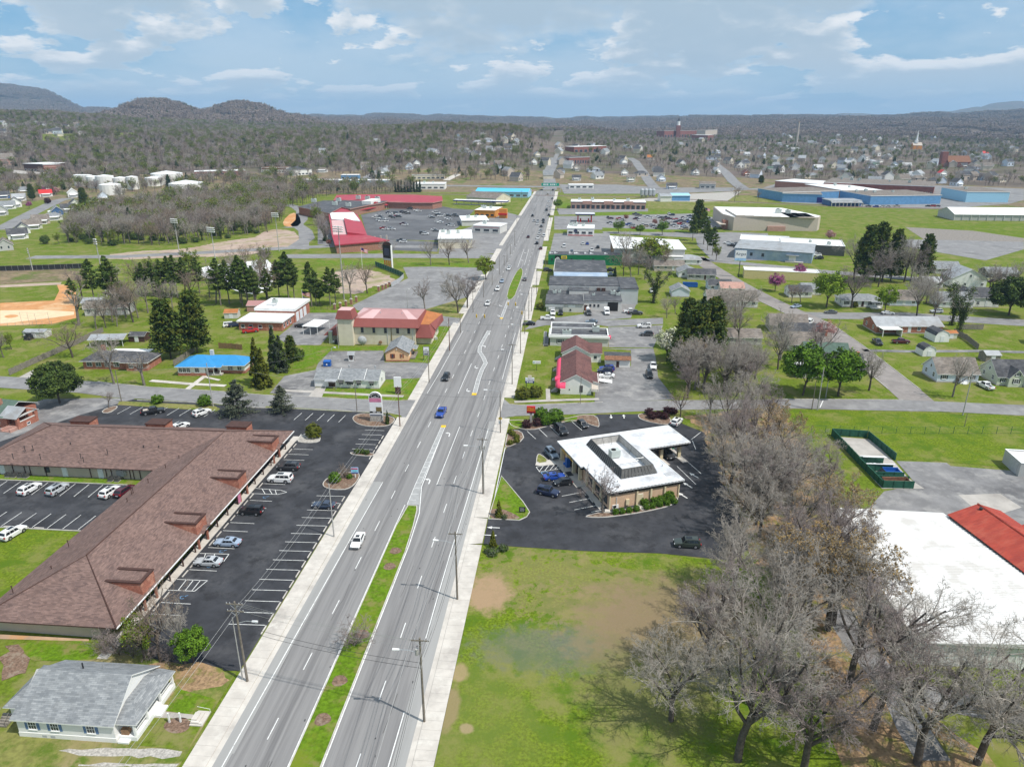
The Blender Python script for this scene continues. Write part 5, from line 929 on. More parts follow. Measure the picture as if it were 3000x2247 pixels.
def bank():
 t=th('bank','tan bank branch with flat white roof, dark mansard fascia and drive-through canopy','bank',(9.0,123.5,0),R(23))
 zr=4.15
 w=MB();w.box(0,0,0,15.6,23.4,3.3);w.obj('wall','bank_tan',t)
 out=[(-.7,-.6),(16.3,-.6),(16.3,14.6),(27.0,14.6),(27.0,24.5),(-.7,24.5),(-.7,11.5),(-1.35,11.5)if False else(-.7,11.4)]
 out=[(-.6,-.6),(16.3,-.6),(16.3,14.6),(27.0,14.6),(27.0,24.5),(-1.3,24.5),(-1.3,11.2),(-.6,11.2)]
 ro=MB().prism(out,zr-.25,zr,0).obj('roof','roof_silver',t)
 k=len(out);inn=ofr(out,.42)
 MB().prism(ofr(out,.45),3.16,3.22,0).obj('soffit','Wl',t)
 for i in range(k):
  a,b=Ve(out[i]),Ve(out[(i+1)%k]);c,d=Ve(inn[i]),Ve(inn[(i+1)%k]);n=max(1,round((b-a).length/.78))
  for j in range(n):
   f0,f1=j/n+.018,(j+1)/n-.018;q=[c.lerp(d,f0),c.lerp(d,f1),b*0+a.lerp(b,f1),a.lerp(b,f0)]
   m=MB();m.face([(*q[0],3.18),(*q[1],3.18),(*q[2],zr+.04),(*q[3],zr+.04)]);nn=(b-a).normalized();nn=Ve((nn.y,-nn.x))*.05
   m.face([(*(a.lerp(b,j/n)+nn),zr+.05),(*(c.lerp(d,j/n)+nn),3.16),(*(c.lerp(d,j/n+.03)+nn),3.16),(*(a.lerp(b,j/n+.03)+nn),zr+.05)]);m.obj('fascia_panel','Fd',t)
  m=MB();m.face([(*(c*.97+a*.03),3.2),(*(d*.97+b*.03),3.2),(*(b*.97+d*.03),zr),(*(a*.97+c*.03),zr)]);m.obj('fascia_back','Sp',t)
 m=MB();e=ofr(out,.14)
 for i in range(k):j=(i+1)%k;m.face([(*out[i],zr+.06),(*out[j],zr+.06),(*e[j],zr+.06),(*e[i],zr+.06)]);m.face([(*e[i],zr),(*e[j],zr),(*e[j],zr+.06),(*e[i],zr+.06)])
 m.obj('roof_edge','Tw',t)
 lo=[(4.2,3.7),(12.5,3.7),(12.5,20.8),(4.2,20.8)];hi=[(4.9,4.7),(11.9,4.7),(11.9,20.0),(4.9,20.0)];zt=5.75;sc=MB()
 for i in range(4):j=(i+1)%4;sc.face([(*hi[j],zt),(*hi[i],zt),(*hi[i],zr),(*hi[j],zr)],1)
 scr=sc.obj('plant_screen',['Fd','fascia_back'],t)
 for i in range(4):
  j=(i+1)%4;a,b,c,d=Ve(lo[i]),Ve(lo[j]),Ve(hi[i]),Ve(hi[j]);n=round((b-a).length/.8)
  for q in range(n):
   f0,f1=q/n+.012,(q+1)/n-.012;m=MB();m.face([(*a.lerp(b,f0),zr),(*a.lerp(b,f1),zr),(*c.lerp(d,f1),zt),(*c.lerp(d,f0),zt)]);nn=(b-a).normalized();nn=Ve((nn.y,-nn.x))*.06
   m.face([(*(a.lerp(b,q/n)+nn),zr+.02),(*(a.lerp(b,q/n+.022)+nn),zr+.02),(*(c.lerp(d,q/n+.022)+nn),zt+.02),(*(c.lerp(d,q/n)+nn),zt+.02)]);m.obj('screen_panel','Fd',scr)
  m=MB();m.bar((*c,zt+.04),(*d,zt+.04),.16);[m.bar((*c.lerp(d,s),zt),(*(c.lerp(d,s)+(Ve((8.4,12.3))-c.lerp(d,s)).normalized()*.9),zr+.05),.07)for s in(.3,.6)];m.obj('screen_rail','Fd',scr)
 m=MB();[m.bar((4.95,y,zt-.1),(11.85,y,zt-.1),.1)for y in(8.4,)];m.bar((5,9.6,zr+.3),(11.8,9.6,zr+.3),.14);m.obj('screen_brace','steel',scr)
 hvac(t,(7.4,13.2,zr),1.75);hvac(t,(8.2,14.6,zr),1.0)
 MB().box(11,8,zr,13,8.6,zr+.05).box(1.6,1.2,zr,3.0,2.2,zr+.08).box(13.6,2.0,zr,14.6,3.2,zr+.06).tube((14.9,6.0,zr),(14.9,6.0,zr+.5),.1,.1,6).tube((3.0,2.8,zr),(3.0,2.8,zr+.4),.1,.1,6).obj('roof_fitting','Sg',ro)
 for x in(6.0,9.1,12.2):MB().box(x-.18,-.3,0,x+.18,-.002,3.17).obj('pilaster','Bc',t)
 for x in(.08,15.4):MB().box(x-.12,-.2,0,x+.12,-.002,3.17).obj('pilaster','Bc',t)
 for y in(3.5,7.0,10.4):MB().box(-.32,y-.25,0,-.002,y+.25,3.17).obj('pilaster','Bc',t)
 for y in(13.0,16.4,19.8,23.0):MB().box(-.9,y-.25,0,-.2,y+.25,3.17).obj('porch_column','Bc',t)
 MB().box(-2.6,10.2,0,-.01,24.2,.12).box(-1.6,1.0,0,-.33,10.1,.1).obj('entrance_walk','Co',t);MB().box(-2.3,15.2,.121,-1.0,17.2,.14).obj('door_mat','Bp',t)
 for y in(14.7,18.1):window(t,(-.002,y,.4),2.4,2.4,270,'Td',bars=1,glass='glass_dark')
 for y in(1.9,5.3,8.7):window(t,(-.002,y,.9),2.0,1.6,270,'Td',glass='glass_dark')
 door(t,(6.8,-.002,.1),1.0,2.2,0,'Bc');MB().box(3.6,-.3,.5,4.3,-.003,1.7).obj('electric_meter','Bc',t);MB().box(1.5,-.12,0,1.62,-.003,2.6).obj('conduit','Wl',t)
 MB().box(-1.15,19.0,.1,-.3,20.0,2.2).obj('cash_machine','bin_blue',t)
 for p in((25.2,16.2),(25.2,22.8),(20.6,22.8),(20.6,16.2)):MB().box(p[0]-.35,p[1]-.35,0,p[0]+.35,p[1]+.35,3.16).obj('canopy_column','Bc',t)
 for x in(20.6,25.2):MB().box(x-.7,13.2,0,x+.7,24.6,.15).obj('drive_island','concrete',t)
 MB().box(22.6,15.0,2.85,23.2,15.1,3.12).obj('lane_signal','green_light',t)
 lt('WELLS FARGO',.95,'sign_gold',t,(-1.32,18.2,3.62),(R(68),0,R(-90)),'fascia_lettering')
bank()
for q,r_ in(((1232,955),0),((1345,905),0)):
 pass
a=G('C',1232,955);o=MB().box(-.65,-.3,0,.65,.3,.8).box(-.55,-.31,.1,.15,-.305,.7,1).obj('heat_pump',['Tw','Sp'],None,(*a,.1),R(23));tag(o,'small white heat pump in the mulch bed at the bank corner','heat pump')
def maroon_twin():
 t=th('office_house','white office house with maroon gabled roof and curved pink awning','building',(2.6,196.6,0));w=MB();gbw(w,-4.3,-11,4.3,11.4,3.6,5.9,'y');w.box(4.3,-8.6,0,6.4,-1,3.0);w.obj('wall','Wp',t)
 r=MB();gbr(r,-4.3,-11,4.3,11.4,3.65,6.0,'y',.35);r.slab([(4.5,-9,3.45),(6.6,-9,2.9),(6.6,-.6,2.9),(4.5,-.6,3.45)],.14,0,1);r.slab([(4.5,-9,3.4),(4.5,-1,3.4),(2,-1,4.95),(2,-9,4.95)],.1,0,1)if False else None;r.obj('roof',['Rm','Tw'],t)
 a=MB();n=7;prof=[(-4.36-1.35*sin(i/n*pi/2),3.55-1.35*(1-cos(i/n*pi/2)))for i in range(n+1)]
 for p,q in zip(prof,prof[1:]):a.slab([(p[0],-10.4,p[1]),(q[0],-10.4,q[1]),(q[0],10.6,q[1]),(p[0],10.6,p[1])],.04)
 a.slab([(-5.9,-8.2,3.3),(-4.4,-8.2,3.72),(-4.4,-5.8,3.72),(-5.9,-5.8,3.3)],.5)
 for i in range(n):a.face([(-4.36,-10.4,3.55),(prof[i][0],-10.4,prof[i][1]),(prof[i+1][0],-10.4,prof[i+1][1])])
 for p,q in zip(prof,prof[1:]):a.slab([(-4.4,-11.05-(-4.36-p[0]),p[1]),(-2.9,-11.05-(-4.36-p[0]),p[1]),(-2.9,-11.05-(-4.36-q[0]),q[1]),(-4.4,-11.05-(-4.36-q[0]),q[1])],.04)
 for i in range(n):
  for j in range(3):b0,b1=pi/2*j/3,pi/2*(j+1)/3;f=lambda k,b:(-4.4-(-4.36-prof[k][0])*cos(b),-10.4-.6*0-(-4.36-prof[k][0])*sin(b)-.65*sin(b),prof[k][1]);a.face([f(i,b0),f(i+1,b0),f(i+1,b1),f(i,b1)])
 a.obj('awning','awning_pink',t);MB().box(-5.74,-10.4,2.02,-5.68,10.6,2.2).box(-4.4,-12.45,2.02,-2.9,-12.38,2.2).obj('awning_valance','Tw',t)
 for y,n_ in((-8.8,'a'),(.5,'b'),(9.0,'c')):
  m=MB()
  for k in range(6):m.box(-5.4-.3*(5-k),y-.9,0,-5.4-.3*(4-k)+0-.005,y+.9,.2*k+.1)
  for yy in(y-.95,y+.95):m.bar((-7.0,yy,.9),(-5.2,yy,2.0),.05,.05,1);m.bar((-7.0,yy,0),(-7.0,yy,.9),.05,.05,1);m.bar((-5.3,yy,0),(-5.3,yy,2.0),.05,.05,1)
  m.obj('entrance_steps',['Co','Td'],t)
 window(t,(1.5,-11,.9),.7,1.7,0,'Td');window(t,(-4.3,-5,1.2),1.2,1.3,270);window(t,(-4.3,4.5,1.2),1.2,1.3,270);MB().box(-1.9,-11.06,1.25,-1.6,-11.01,1.6).obj('wall_box','Td',t)
 MB().slab([(4.4,-12.4,2.3),(6.2,-12.4,2.2),(6.2,-9.2,2.2),(4.4,-9.2,2.6)],.06).box(5.9,-12.2,0,6.0,-12.1,2.15).obj('side_porch','Wt',t)
 t2=th('office_house','smaller white office house with maroon cross-gabled roof behind its twin','building',(2.6,217.5,0));w=MB();gbw(w,-4.3,-5,4.3,6,3.6,5.9,'y');w.box(4.31,-3.4,0,8.0,4.6,3.2);w.obj('wall','Wp',t2);r=MB();gbr(r,-4.3,-5,4.3,6,3.65,6.0,'y',.35);r.obj('roof',['Rm','Tw'],t2);r=MB();gbr(r,1,-3.4,8.0,4.6,3.3,5.3,'x',.35);r.obj('wing_roof',['Rm','Tw'],t2)
 m=MB();[m.box(-6.6+.3*k,-2,0,-6.305+.3*k,-.2,.2*k+.1)for k in range(6)];[m.bar((-6.6,yy,.9),(-4.9,yy,2.0),.05,.05,1)for yy in(-2.05,-.15)];m.obj('entrance_steps',['Co','Td'],t2);window(t2,(-4.3,2.6,1.2),1.2,1.3,270);window(t2,(6.2,-3.4,1.1),1.0,1.1,0)
maroon_twin()
def ramp():
 t=th('wheelchair_ramp','white railed wooden wheelchair ramp beside the maroon-roofed office','ramp',(*G('O',1022,1158),0));MB().slab([(-2.1,-1.2,.75),(2.3,-1.2,.12),(2.3,1.2,.12),(-2.1,1.2,.75)],.1).obj('deck','Tw',t)
 for y in(-1.2,0,1.2):
  m=MB();[m.bar((x,y,0),(x,y,1.7-.145*(x+2.1)),.07)for x in(-2.1,-1,.1,1.2,2.3)];m.bar((-2.1,y,1.7),(2.3,y,1.05),.07);m.bar((-2.1,y,1.2),(2.3,y,.6),.05);m.obj('railing','Tw',t)
ramp()
def outbuilding():
 t=th('outbuilding','low cream outbuilding with red-brown roof front in the rear car park','outbuilding',(15.6,212.4,0));MB().box(-3.8,-2.4,0,3.8,3.2,2.5).obj('wall','Wp',t);r=MB();r.slab([(-4.1,-2.9,2.5),(4.1,-2.9,2.5),(4.1,-1.4,3.4),(-4.1,-1.4,3.4)],.12,0);r.slab([(-4.1,-1.4,3.4),(4.1,-1.4,3.4),(4.1,3.5,3.1),(-4.1,3.5,3.1)],.14,1);r.obj('roof',['rust','Rd'],t);door(t,(0,-2.4,0),.9,2.0,0,'Dd')
outbuilding()
def small_bank():
 t=flat_block('office_building','low white office block with black flat roof and deep white parapet',(-6.0,230.9),19.6,9.0,3.9,0,'Wl','Rk','Tw',.5,hv=3,seed=4);window(t,(3.4,0,1.0),1.5,1.2,0,'Tw',bars=1,shutters='Sd')
 MB().box(-.5,-.5,2.9,20.1,-.001,3.6).box(-.5,0,2.9,-.001,9,3.6).obj('eaves_band','Tw',t);MB().box(0,9.01,0,15.4,15.2,3.7).obj('rear_wall','Wl',t);MB().box(.3,9.3,3.7,15.1,14.9,3.72).obj('rear_roof','Rk',t);MB().box(-.1,14.95,3.7,15.5,15.3,4.1).box(-.1,9.1,3.7,.25,14.94,4.1).box(15.15,9.1,3.7,15.5,14.94,4.1).obj('rear_parapet','Tw',t);MB().box(19.7,2,2.2,20.6,4,2.9).obj('side_awning','awning_pink',t);MB().box(-1.9,-1.2,0,-.6,9,.5).obj('ramp_wall','Fd',t)
small_bank()
def contractor():
 t=th('workshop','grey commercial workshop with black flat roofs and corrugated metal upper walls','building',(-9,276,0))
 MB().box(0,0,0,14.8,14,3.5).obj('front_wall','Wl',t);MB().box(14.81,3,0,30,20,4.1).obj('middle_wall','Wl',t);MB().box(30.01,15,0,37.4,28,6.4).obj('tall_wall','wall_metal',t);MB().box(.5,20.01,0,30,38,6.2).obj('rear_wall','wall_metal',t);MB().box(9,14.01,0,17,20,5.6).obj('upper_wall','Wl',t)
 MB().slab([(-.4,-.4,3.5),(15,-.4,3.5),(15,13.9,4.0),(-.4,13.9,4.0)],.2).obj('front_roof','Rk',t);MB().box(15.01,2.7,4.1,30.2,20,4.3).box(0,13.95,3.6,9,20,4.05).obj('middle_roof','Rk',t);MB().box(8.8,13.9,5.6,17.2,20,5.8).box(.2,20.01,6.2,30,38.3,6.5).box(30.01,14.7,6.4,37.6,38,6.65).obj('upper_roof','Rk',t)
 m=MB()
 for k in range(22):x=1+.35*k;m.box(x,19.93,4.1,x+.16,20.0,6.1)
 for k in range(36):x=17.3+.35*k;m.box(x,19.93,4.35,x+.16,20.0,6.1)
 stuff(m.obj('corrugation','Wl',t))
 MB().box(-.3,-.3,2.1,7,-.001,3.45).obj('canopy_front','wall_metal',t);MB().box(24.5,2.93,0,28.6,2.99,3.6).obj('garage_door','Sp',t);door(t,(15.8,3,0),1.3,2.4,0,'Dd')
 for x in(17.6,19.2,20.8):window(t,(x,3,1.8),.6,.8,0,'Td')
 MB().box(8.8,-.05,1.9,11.6,-.003,3.0).obj('signboard','Sw',t);MB().box(1,-.34,1.2,3.6,-.305,2.0).obj('signboard','Sw',t);window(t,(9.7,0,.7),.5,.5,0,'Td')
 for p,s in(((12,16.5,4.05),1.2),((19,11,4.3),1.0),((3,15,4.05),1.3),((5,16,4.05),1.1),((27,14,4.3),1.6),((29,12,4.3),1.3)):hvac(t,p,s)
 MB().box(20.5,19.2,4.3,22,19.9,5.6).box(22.6,19.2,4.3,24.1,19.9,5.6).obj('vent_louvre','Tb',t)
 t=th('warehouse','dark-roofed warehouse with slate blue lower wall behind the workshop','warehouse',(-7.2,322,0));MB().box(0,0,0,24.4,38,5.0).obj('wall','Wx',t);MB().slab([(-.2,-.2,4.2),(24.6,-.2,4.2),(24.6,8,5.2),(-.2,8,5.2)],.15).obj('blue_roof','Wx',t);MB().slab([(-.2,8,5.25),(24.6,8,5.25),(24.6,36,5.8),(-.2,36,5.8)],.15).obj('roof','Rk',t);MB().box(-.35,8,5.1,-.201,38,5.9).obj('edge_trim','Tw',t);[window(t,(0,y,1.0),1.2,1.2,270)for y in(8,16,24)]
 t=th('shop_building','long green-walled shop with black roof and emblem sign','building',(-11.5,374,0),R(1.0));MB().box(0,0,0,38.6,11,5.2).obj('wall','wall_green',t);MB().box(.3,.3,5.2,38.3,10.7,5.25).obj('roof','Rk',t)
 for x in(2,12.3,23.6,34):window(t,(x,0,2.3),.9,1.2,0,'wall_green')
 for x in(8.6,15.3,21.8):MB().box(x-.12,-.06,.1,x+.12,-.003,5.1).obj('downpipe','wall_green',t)
 b=MB().box(3.6,-.14,1.6,6.4,-.003,4.9).obj('emblem_board','sign_black',t);MB().tube((5.0,-.14,3.1),(5.0,-.18,3.1),.95,.95,20).obj('emblem_disc','Sw',b);m=MB();[m.bar((5.0+.75*cos(a),-.2,3.1+.75*sin(a)),(5.0+.5*cos(a+1.9),-.2,3.1+.5*sin(a+1.9)),.12)for a in(0,1.25,2.5,3.77,5.0)];m.obj('emblem_figure','Si',b)
 b=MB().box(6.9,-.12,3.2,9.8,-.003,4.8).obj('banner','Sy',t);MB().box(7.2,-.13,4.35,9.5,-.121,4.55).box(7.4,-.13,3.85,9.3,-.121,4.15).box(7.2,-.13,3.45,9.5,-.121,3.65).obj('banner_text','Si',b)
 for i,x in en((1,3.5,11.3,14,15,19.5,22.4,30)):MB().box(x-.5,3+.4*(i%3),5.25,x+.4,4.2+.4*(i%3),5.9).tube((x+.5,3.4,5.5),(x+1.3,3.4,5.6),.12,.12,6).obj('roof_unit','Tw',t)
 t=th('big_store','large pale store with gleaming white roof behind the green-walled shop','store',(26.5,383,0));w=MB();q=[(0,0),(34,0),(34,30),(-3,42),(-3,0)];w.prism(q,0,7.4);w.obj('wall','Wl',t);MB().prism([(-.6,-.8),(34.6,-.8),(34.8,30.6),(-3.8,43),(-3.8,-.4)],7.4,7.75).obj('roof','Rw',t);MB().box(-3.05,4,0,-3.001,38,7).obj('brown_side','Bw',t);MB().box(18,-3,0,33,-.001,4).obj('lean_to_wall','Wl',t);MB().box(17.8,-3.2,4,33.2,-.001,4.2).obj('lean_to_roof','Rw',t)
contractor()
def right_sheds():
 t=th('metal_building','long white ribbed metal roof shed partly hidden by bare trees','building',(50,84.5,0));q=[(0,0),(25,0),(18.6,33.5),(1.5,35.5),(0,33)];MB().prism(q,0,4.0).obj('wall','Ww',t)
 r=MB();z=lambda x:4.1+x*.05;r.prism([(-.6,-.5),(25.3,-.5),(18.9,34.2),(1.2,36.2),(-.6,33.4)],3.98,4.0);P=[(-.6,-.5),(25.3,-.5),(18.9,34.2),(1.2,36.2),(-.6,33.4)];r.face([(x,y,z(x))for x,y in P]);k=5
 for i in range(k):a,b=P[i],P[(i+1)%k];r.face([(*a,3.98),(*b,3.98),(*b,z(b[0])),(*a,z(a[0]))])
 ro=r.obj('roof','roof_whiterib',t)
 for i in range(76):
  y=-.3+i*.44;x0=-.6 if y<33 else .6;x1=25.3-(y+.5)*6.4/34.7
  MB().bar((x0+.05,y,z(x0)+.02),(x1-.1,y,z(x1)+.02),.1,.09).obj('roof_rib','roof_whiterib',ro)
 for i in range(25):
  m=MB().box(.2+i,-.06,.3,.28+i,-.003,3.9).obj('wall_rib','Wp',t)
 for i,(dx,dy,W_)in en(((0,0,10.5),(10.2,3.2,12.0))):
  t=th('metal_building',('weathered red metal gable roof shed beside the white ribbed roof','second red metal roof shed, cut off by the right edge')[i],'building',(68.9+dx,117.4-dy,0),R(11.3));L_=34;MB().box(.4,-L_,0,W_-.4,-.4,5.2).obj('wall','Wt',t);zr,ze=7.3,5.5;r=MB();xm=W_*.52
  r.slab([(0,0,ze),(0,-L_,ze),(xm,-L_,zr),(xm,0,zr)],.14);r.slab([(W_,-L_,ze),(W_,0,ze),(xm,0,zr),(xm,-L_,zr)],.14);ro=r.obj('roof','roof_red',t)
  for k in range(47):y=-.1-.72*k;MB().bar((.05,y,ze+.03),(xm,y,zr+.03),.07,.06).bar((W_-.05,y,ze+.03),(xm,y,zr+.03),.07,.06).obj('roof_rib','roof_red',ro)
  MB().bar((xm,0,zr+.05),(xm,-L_,zr+.05),.34,.08).obj('ridge_cap','roof_red',ro)
  m=MB();[m.box(-.16,-L_+.7*k,ze-.28,-.003,-L_+.7*k+.42,ze-.05)for k in range(48)];stuff(m.obj('eaves_bracket','Td',t))
  MB().tube((xm-.6,-1.6,zr-.4),(xm-.6,-1.6,zr+.15),.3,.3,10).obj('roof_vent','Td',ro)
 a=G('D',2150,720);t=flat_block('garage','grey concrete garage cut off by the right edge of the yard',(a[0]+.2,a[1]-.5),9,7,3.2,R(-4),'Wg','Rw','Tw',.2,cat='garage');MB().box(-.06,1.0,.1,-.003,4.4,2.6).obj('roller_door','Sg',t)
right_sheds()
# == houses and blocks of the middle distance
def at(c,x,y):a=G(c,x,y);return a
def rowhouse(c,x,y,W,D,label,rz=.0,**k):
 a=at(c,x,y);k.setdefault('name','house');n=k.pop('name');return house(n,label,(a[0]-sin(rz)*D/2,a[1]+cos(rz)*D/2,0),W,D,rz=rz,**k)
def residential():
 t=house('ranch_house','long red brick ranch house with pale metal roof and white carport',(121.5,261,0),23.5,10.5,2.9,2.1,wall='Rb',top='Rn',rz=R(4));m=MB().box(-11.5,-9.5,2.5,-4.5,-5.4,2.66).box(-11.4,-9.4,0,-11.2,-9.2,2.5).box(-4.8,-9.4,0,-4.6,-9.2,2.5).box(-4.62,-9.2,0,-4.5,-5.3,2.45);m.obj('carport','Tw',t)
 shed('storage_barn','white gambrel barn shed with black roof behind the brick ranch house',G('P',1500,815),5.0,6.4,2.3,1.9,'Ww','Rd',R(6),gambrel=True,cat='barn')
 shed('storage_barn','small white gambrel barn shed with dark roof beside the alley',G('P',1410,935),4.2,4.6,2.0,1.6,'Ww','Rd',R(4),gambrel=True,cat='barn')
 shed('garden_shed','pale green metal shed tucked behind the white barn shed',G('P',1600,800),4,3,2.1,.6,'Ws','rust_roof',R(6));shed('garden_shed','grey board shed behind the pale green corner house',G('P',1925,980),4.5,4,2.3,.9,'Wz','Rn',R(4))
 house('cape_house','pale blue-white cape house with grey-brown roof behind the bare corner tree',(113.4,208.6,0),11.8,8.4,2.9,3.5,wall='Wi',top='Rt',sh='Sd',rz=R(3),porch=(1.5,2.4,1.2))
 t=house('cape_house','pale green house with dark roof and front gable at the right edge',(130.6,207.6,0),14,9.0,2.9,3.6,wall='Ws',top='Rd',sh='Sd',rz=R(2),porch=(1.8,3.6,1.8));m=MB();gbw(m,-4.5,-5.7,-.5,-4.51,2.9,5.2,'y');m.obj('front_gable','Ws',t);r=MB();gbr(r,-4.5,-5.7,-.5,0,2.95,5.3,'y',.3);r.obj('gable_roof',['Rd','Tw'],t);window(t,(-2.5,-5.7,1.15),1.2,1.2,0,bars=1,shutters='Sd');window(t,(-2.5,-5.7,3.4),.8,.9,0,bars=1,shutters='Sd')
 t=house('two_storey_house','white two-storey house with grey-green roof and brick chimney at right',(167,245,0),14,9.5,5.0,2.8,wall='Wp',top='Rq',rz=R(3),chim=(-5.5,-3.5));MB().box(-9.5,-7,0,-4,-4.8,2.6).obj('side_wing','Wp',t);MB().slab([(-9.8,-7.3,2.6),(-3.8,-7.3,2.6),(-3.8,-4.7,3.4),(-9.8,-4.7,3.4)],.12).obj('wing_roof','Rd',t)
 for i,(x,y,top,wall,lab)in en(((79.5,258,'Rt','Wt','tan gabled house with brown roof, farthest of the row left of the lane'),(80.5,246,'Rd','Wl','grey gabled house with dark roof in the row left of the lane'),(80,234.5,'Rt','Ws','sage house with taupe roof and red chimney left of the lane'),(81.5,223,'Rq','Ww','white house with dark green roof left of the lane'),(82,212,'Rd','Wp','white house with near-black roof beside the bright green trees'))):
  house('house',lab,(x,y,0),13,8.6,2.8,3.0,wall=wall,top=top,rz=R(-3),chim=(5,-1)if i in(2,4)else None,porch=(4.5,2.6,1.6))
 house('garage','flat white roofed garage beside the near-black roofed house',(72,208,0),8,7,2.6,.5,wall='Wl',top='Rw',cat='garage',wins=False)
 L=[('P',400,478,9.5,8,'low white house with dark grey roof behind the pink redbud',dict(wall='Wp',top='Rd')),('P',490,455,8,7,'white house with slate roof left of the lime green tree',dict(wall='Ww',top='Rg')),('P',900,555,16,9,'white house with pale blue roof between the two lime green trees',dict(wall='Ww',top='Rg',roof='hip',porch=(5,4,2),sh='Sd')),('P',1235,545,11,8,'pale blue gabled house behind bare trees on the side street',dict(wall='Wi',top='Rt',rise=3.2)),('P',1660,560,13,9,'white house with grey roof behind the ivy-clad trees',dict(wall='Ww',top='Rg',rise=3.0)),('P',1790,545,9,10,'white gable-fronted house left of the dark magnolia',dict(wall='Ww',top='Rd',rise=3.6,ax='y')),('P',1900,555,10,10,'tall white house with dark roof against the dark magnolia',dict(wall='Ww',top='Rd',h=4.2,rise=3.0)),('P',1760,400,15,11,'large white two-storey house with steep white gable',dict(wall='Ww',top='Rn',h=4.6,rise=4.0,ax='y')),('P',2040,322,14,9,'dark brick cottage with grey slate roof beside the blossoming tree',dict(wall='Fd',top='Rg',porch=(0,2.2,1.3))),('P',1590,285,12,9,'house with blue-grey roof half hidden by the big bare trees',dict(wall='Wl',top='Rg',rise=2.8)),('P',1475,400,8,7,'white bungalow under the big evergreens',dict(wall='Ww',top='Rn')),('O',1810,335,13,9,'grey house with charcoal roof and white windows near the workshop',dict(wall='Wg',top='Rd',sh='Sd',rz=R(-4))),('O',1700,315,9,9,'white house with grey roof beside the charcoal-roofed house',dict(wall='Ww',top='Rg',ax='y')),('O',1550,262,15,9,'low house with taupe roof beyond the budding willow',dict(wall='Wt',top='Rt')),('O',1700,212,14,10,'white house with pale roof facing the brown lane',dict(wall='Ww',top='Rn',roof='hip')),('O',1960,425,10,8,'pale blue house with dark roof beside the blue skip yard',dict(wall='Wi',top='Rd')),('O',2060,450,10,8,'house with faded red roof by the brown lane',dict(wall='Wp',top='Pb')),('O',2060,555,20,11,'wide white house with grey gable roof behind the evergreens',dict(wall='Ww',top='Rt',rise=3.2)),('O',1640,472,7.5,8,'pale blue garage with white door behind the ivy tree',dict(wall='Wi',top='Rg',ax='y',wins=False,cat='garage')),('O',2150,860,12,9,'grey roofed house among the trees right of the rear car park',dict(wall='Wl',top='Rt'))]
 for c,x,y,W,D,lab,k in L:rowhouse(c,x,y,W,D,lab,**k)
 t=flat_block('garage_block','long low yellow building with white roof beside the brown lane',G('P',-60,318),34,9,4.0,R(-9),'wall_yellow','Rw','Tw',.15)
 a=G('P',0,168);t=th('warehouse','weathered blue metal warehouse with pale grey low-pitched roof','warehouse',(90.5,402,0),R(-20));MB().box(0,0,0,40,32,5.6).obj('wall','Wx',t);r=MB();gbr(r,0,0,40,32,5.6,7.0,'x',.4);r.obj('roof',['Rn','Td'],t);MB().box(27,-1.8,3.6,33.5,-.003,3.8).obj('canopy','Rn',t);MB().box(28.5,-.07,.6,32,-.003,3.4).obj('loading_door','Sw',t);MB().box(27,-2.2,0,36,-.01,.6).obj('loading_dock','concrete',t);[window(t,(x,0,2.0),1.2,1.5,0,'Td')for x in(4,9,15)]
 flat_block('warehouse','white-roofed warehouse wing behind the blue welding supply shed',(120,420),34,24,5.5,R(-14),'Fd','Rw','Tw',.2,hv=2,seed=9,cat='warehouse');flat_block('warehouse','narrow white flat-roofed wing at the back of the welding supply shed',(100,434),28,22,5.2,R(-14),'Wx','Rw','Tw',.2,cat='warehouse')
residential()
def fblock(c,p0,p1,D,h,wall,top,label,name='building',cat='building',roof='flat',rise=2.0,nw=0,wz=1.2,wh=1.6,ww=None,band=None,trim='Tw',hv=0,group=None,gh=None,cols=0,colm='Wt',seed=3):
 if gh is None:gh=G(c,*p0)[1]>840
 a=GH(c,*p0)if gh else(*G(c,*p0),0);b=GH(c,*p1)if gh else(*G(c,*p1),0);W=hypot(b[0]-a[0],b[1]-a[1]);rz=atan2(b[1]-a[1],b[0]-a[0]);t=th(name,label,cat,(a[0],a[1],min(a[2],b[2])),rz,group)
 if roof=='gable':
  w=MB();gbw(w,0,0,W,D,h,h+rise,'x',z0=-3);w.obj('wall',wall,t);r=MB();gbr(r,0,0,W,D,h+.05,h+rise+.05,'x',.6,.25,.4);r.obj('roof',[top,trim],t)
 elif roof=='hip':MB().box(0,0,-3,W,D,h).obj('wall',wall,t);r=MB();hip_roof(r,0,0,W,D,h+.05,h+rise);r.obj('roof',[top,trim],t)
 else:MB().box(0,0,-3,W,D,h).obj('wall',wall,t);MB().box(-.3,-.3,h+.002,W+.3,D+.3,h+.5,0,1).obj('roof',[trim,top],t)
 if band:MB().box(.5,-.14,band[0],W-.5,-.003,band[1]).obj('fascia_band',band[2],t)
 for i in range(nw):
  w_=ww or W/nw*.62;window(t,(W*(i+.5)/nw,0,wz),w_,wh,0,trim if trim!='Tw'else'Tw',depth=.12)
 if cols:
  MB().slab([(0,-3.4,3.3),(W,-3.4,3.3),(W,-.01,4.2),(0,-.01,4.2)],.25).obj('canopy',top,t)
  for i in range(cols+1):x=W*i/cols;MB().box(x-.35,-3.3,0,x+.35,-2.7,3.25).obj('column',colm,t)
 r_=random.Random(seed)
 for i in range(hv):hvac(t,(r_.uniform(.1,.9)*W,r_.uniform(.2,.8)*D,h+.5),r_.uniform(1.6,2.8))
 return t
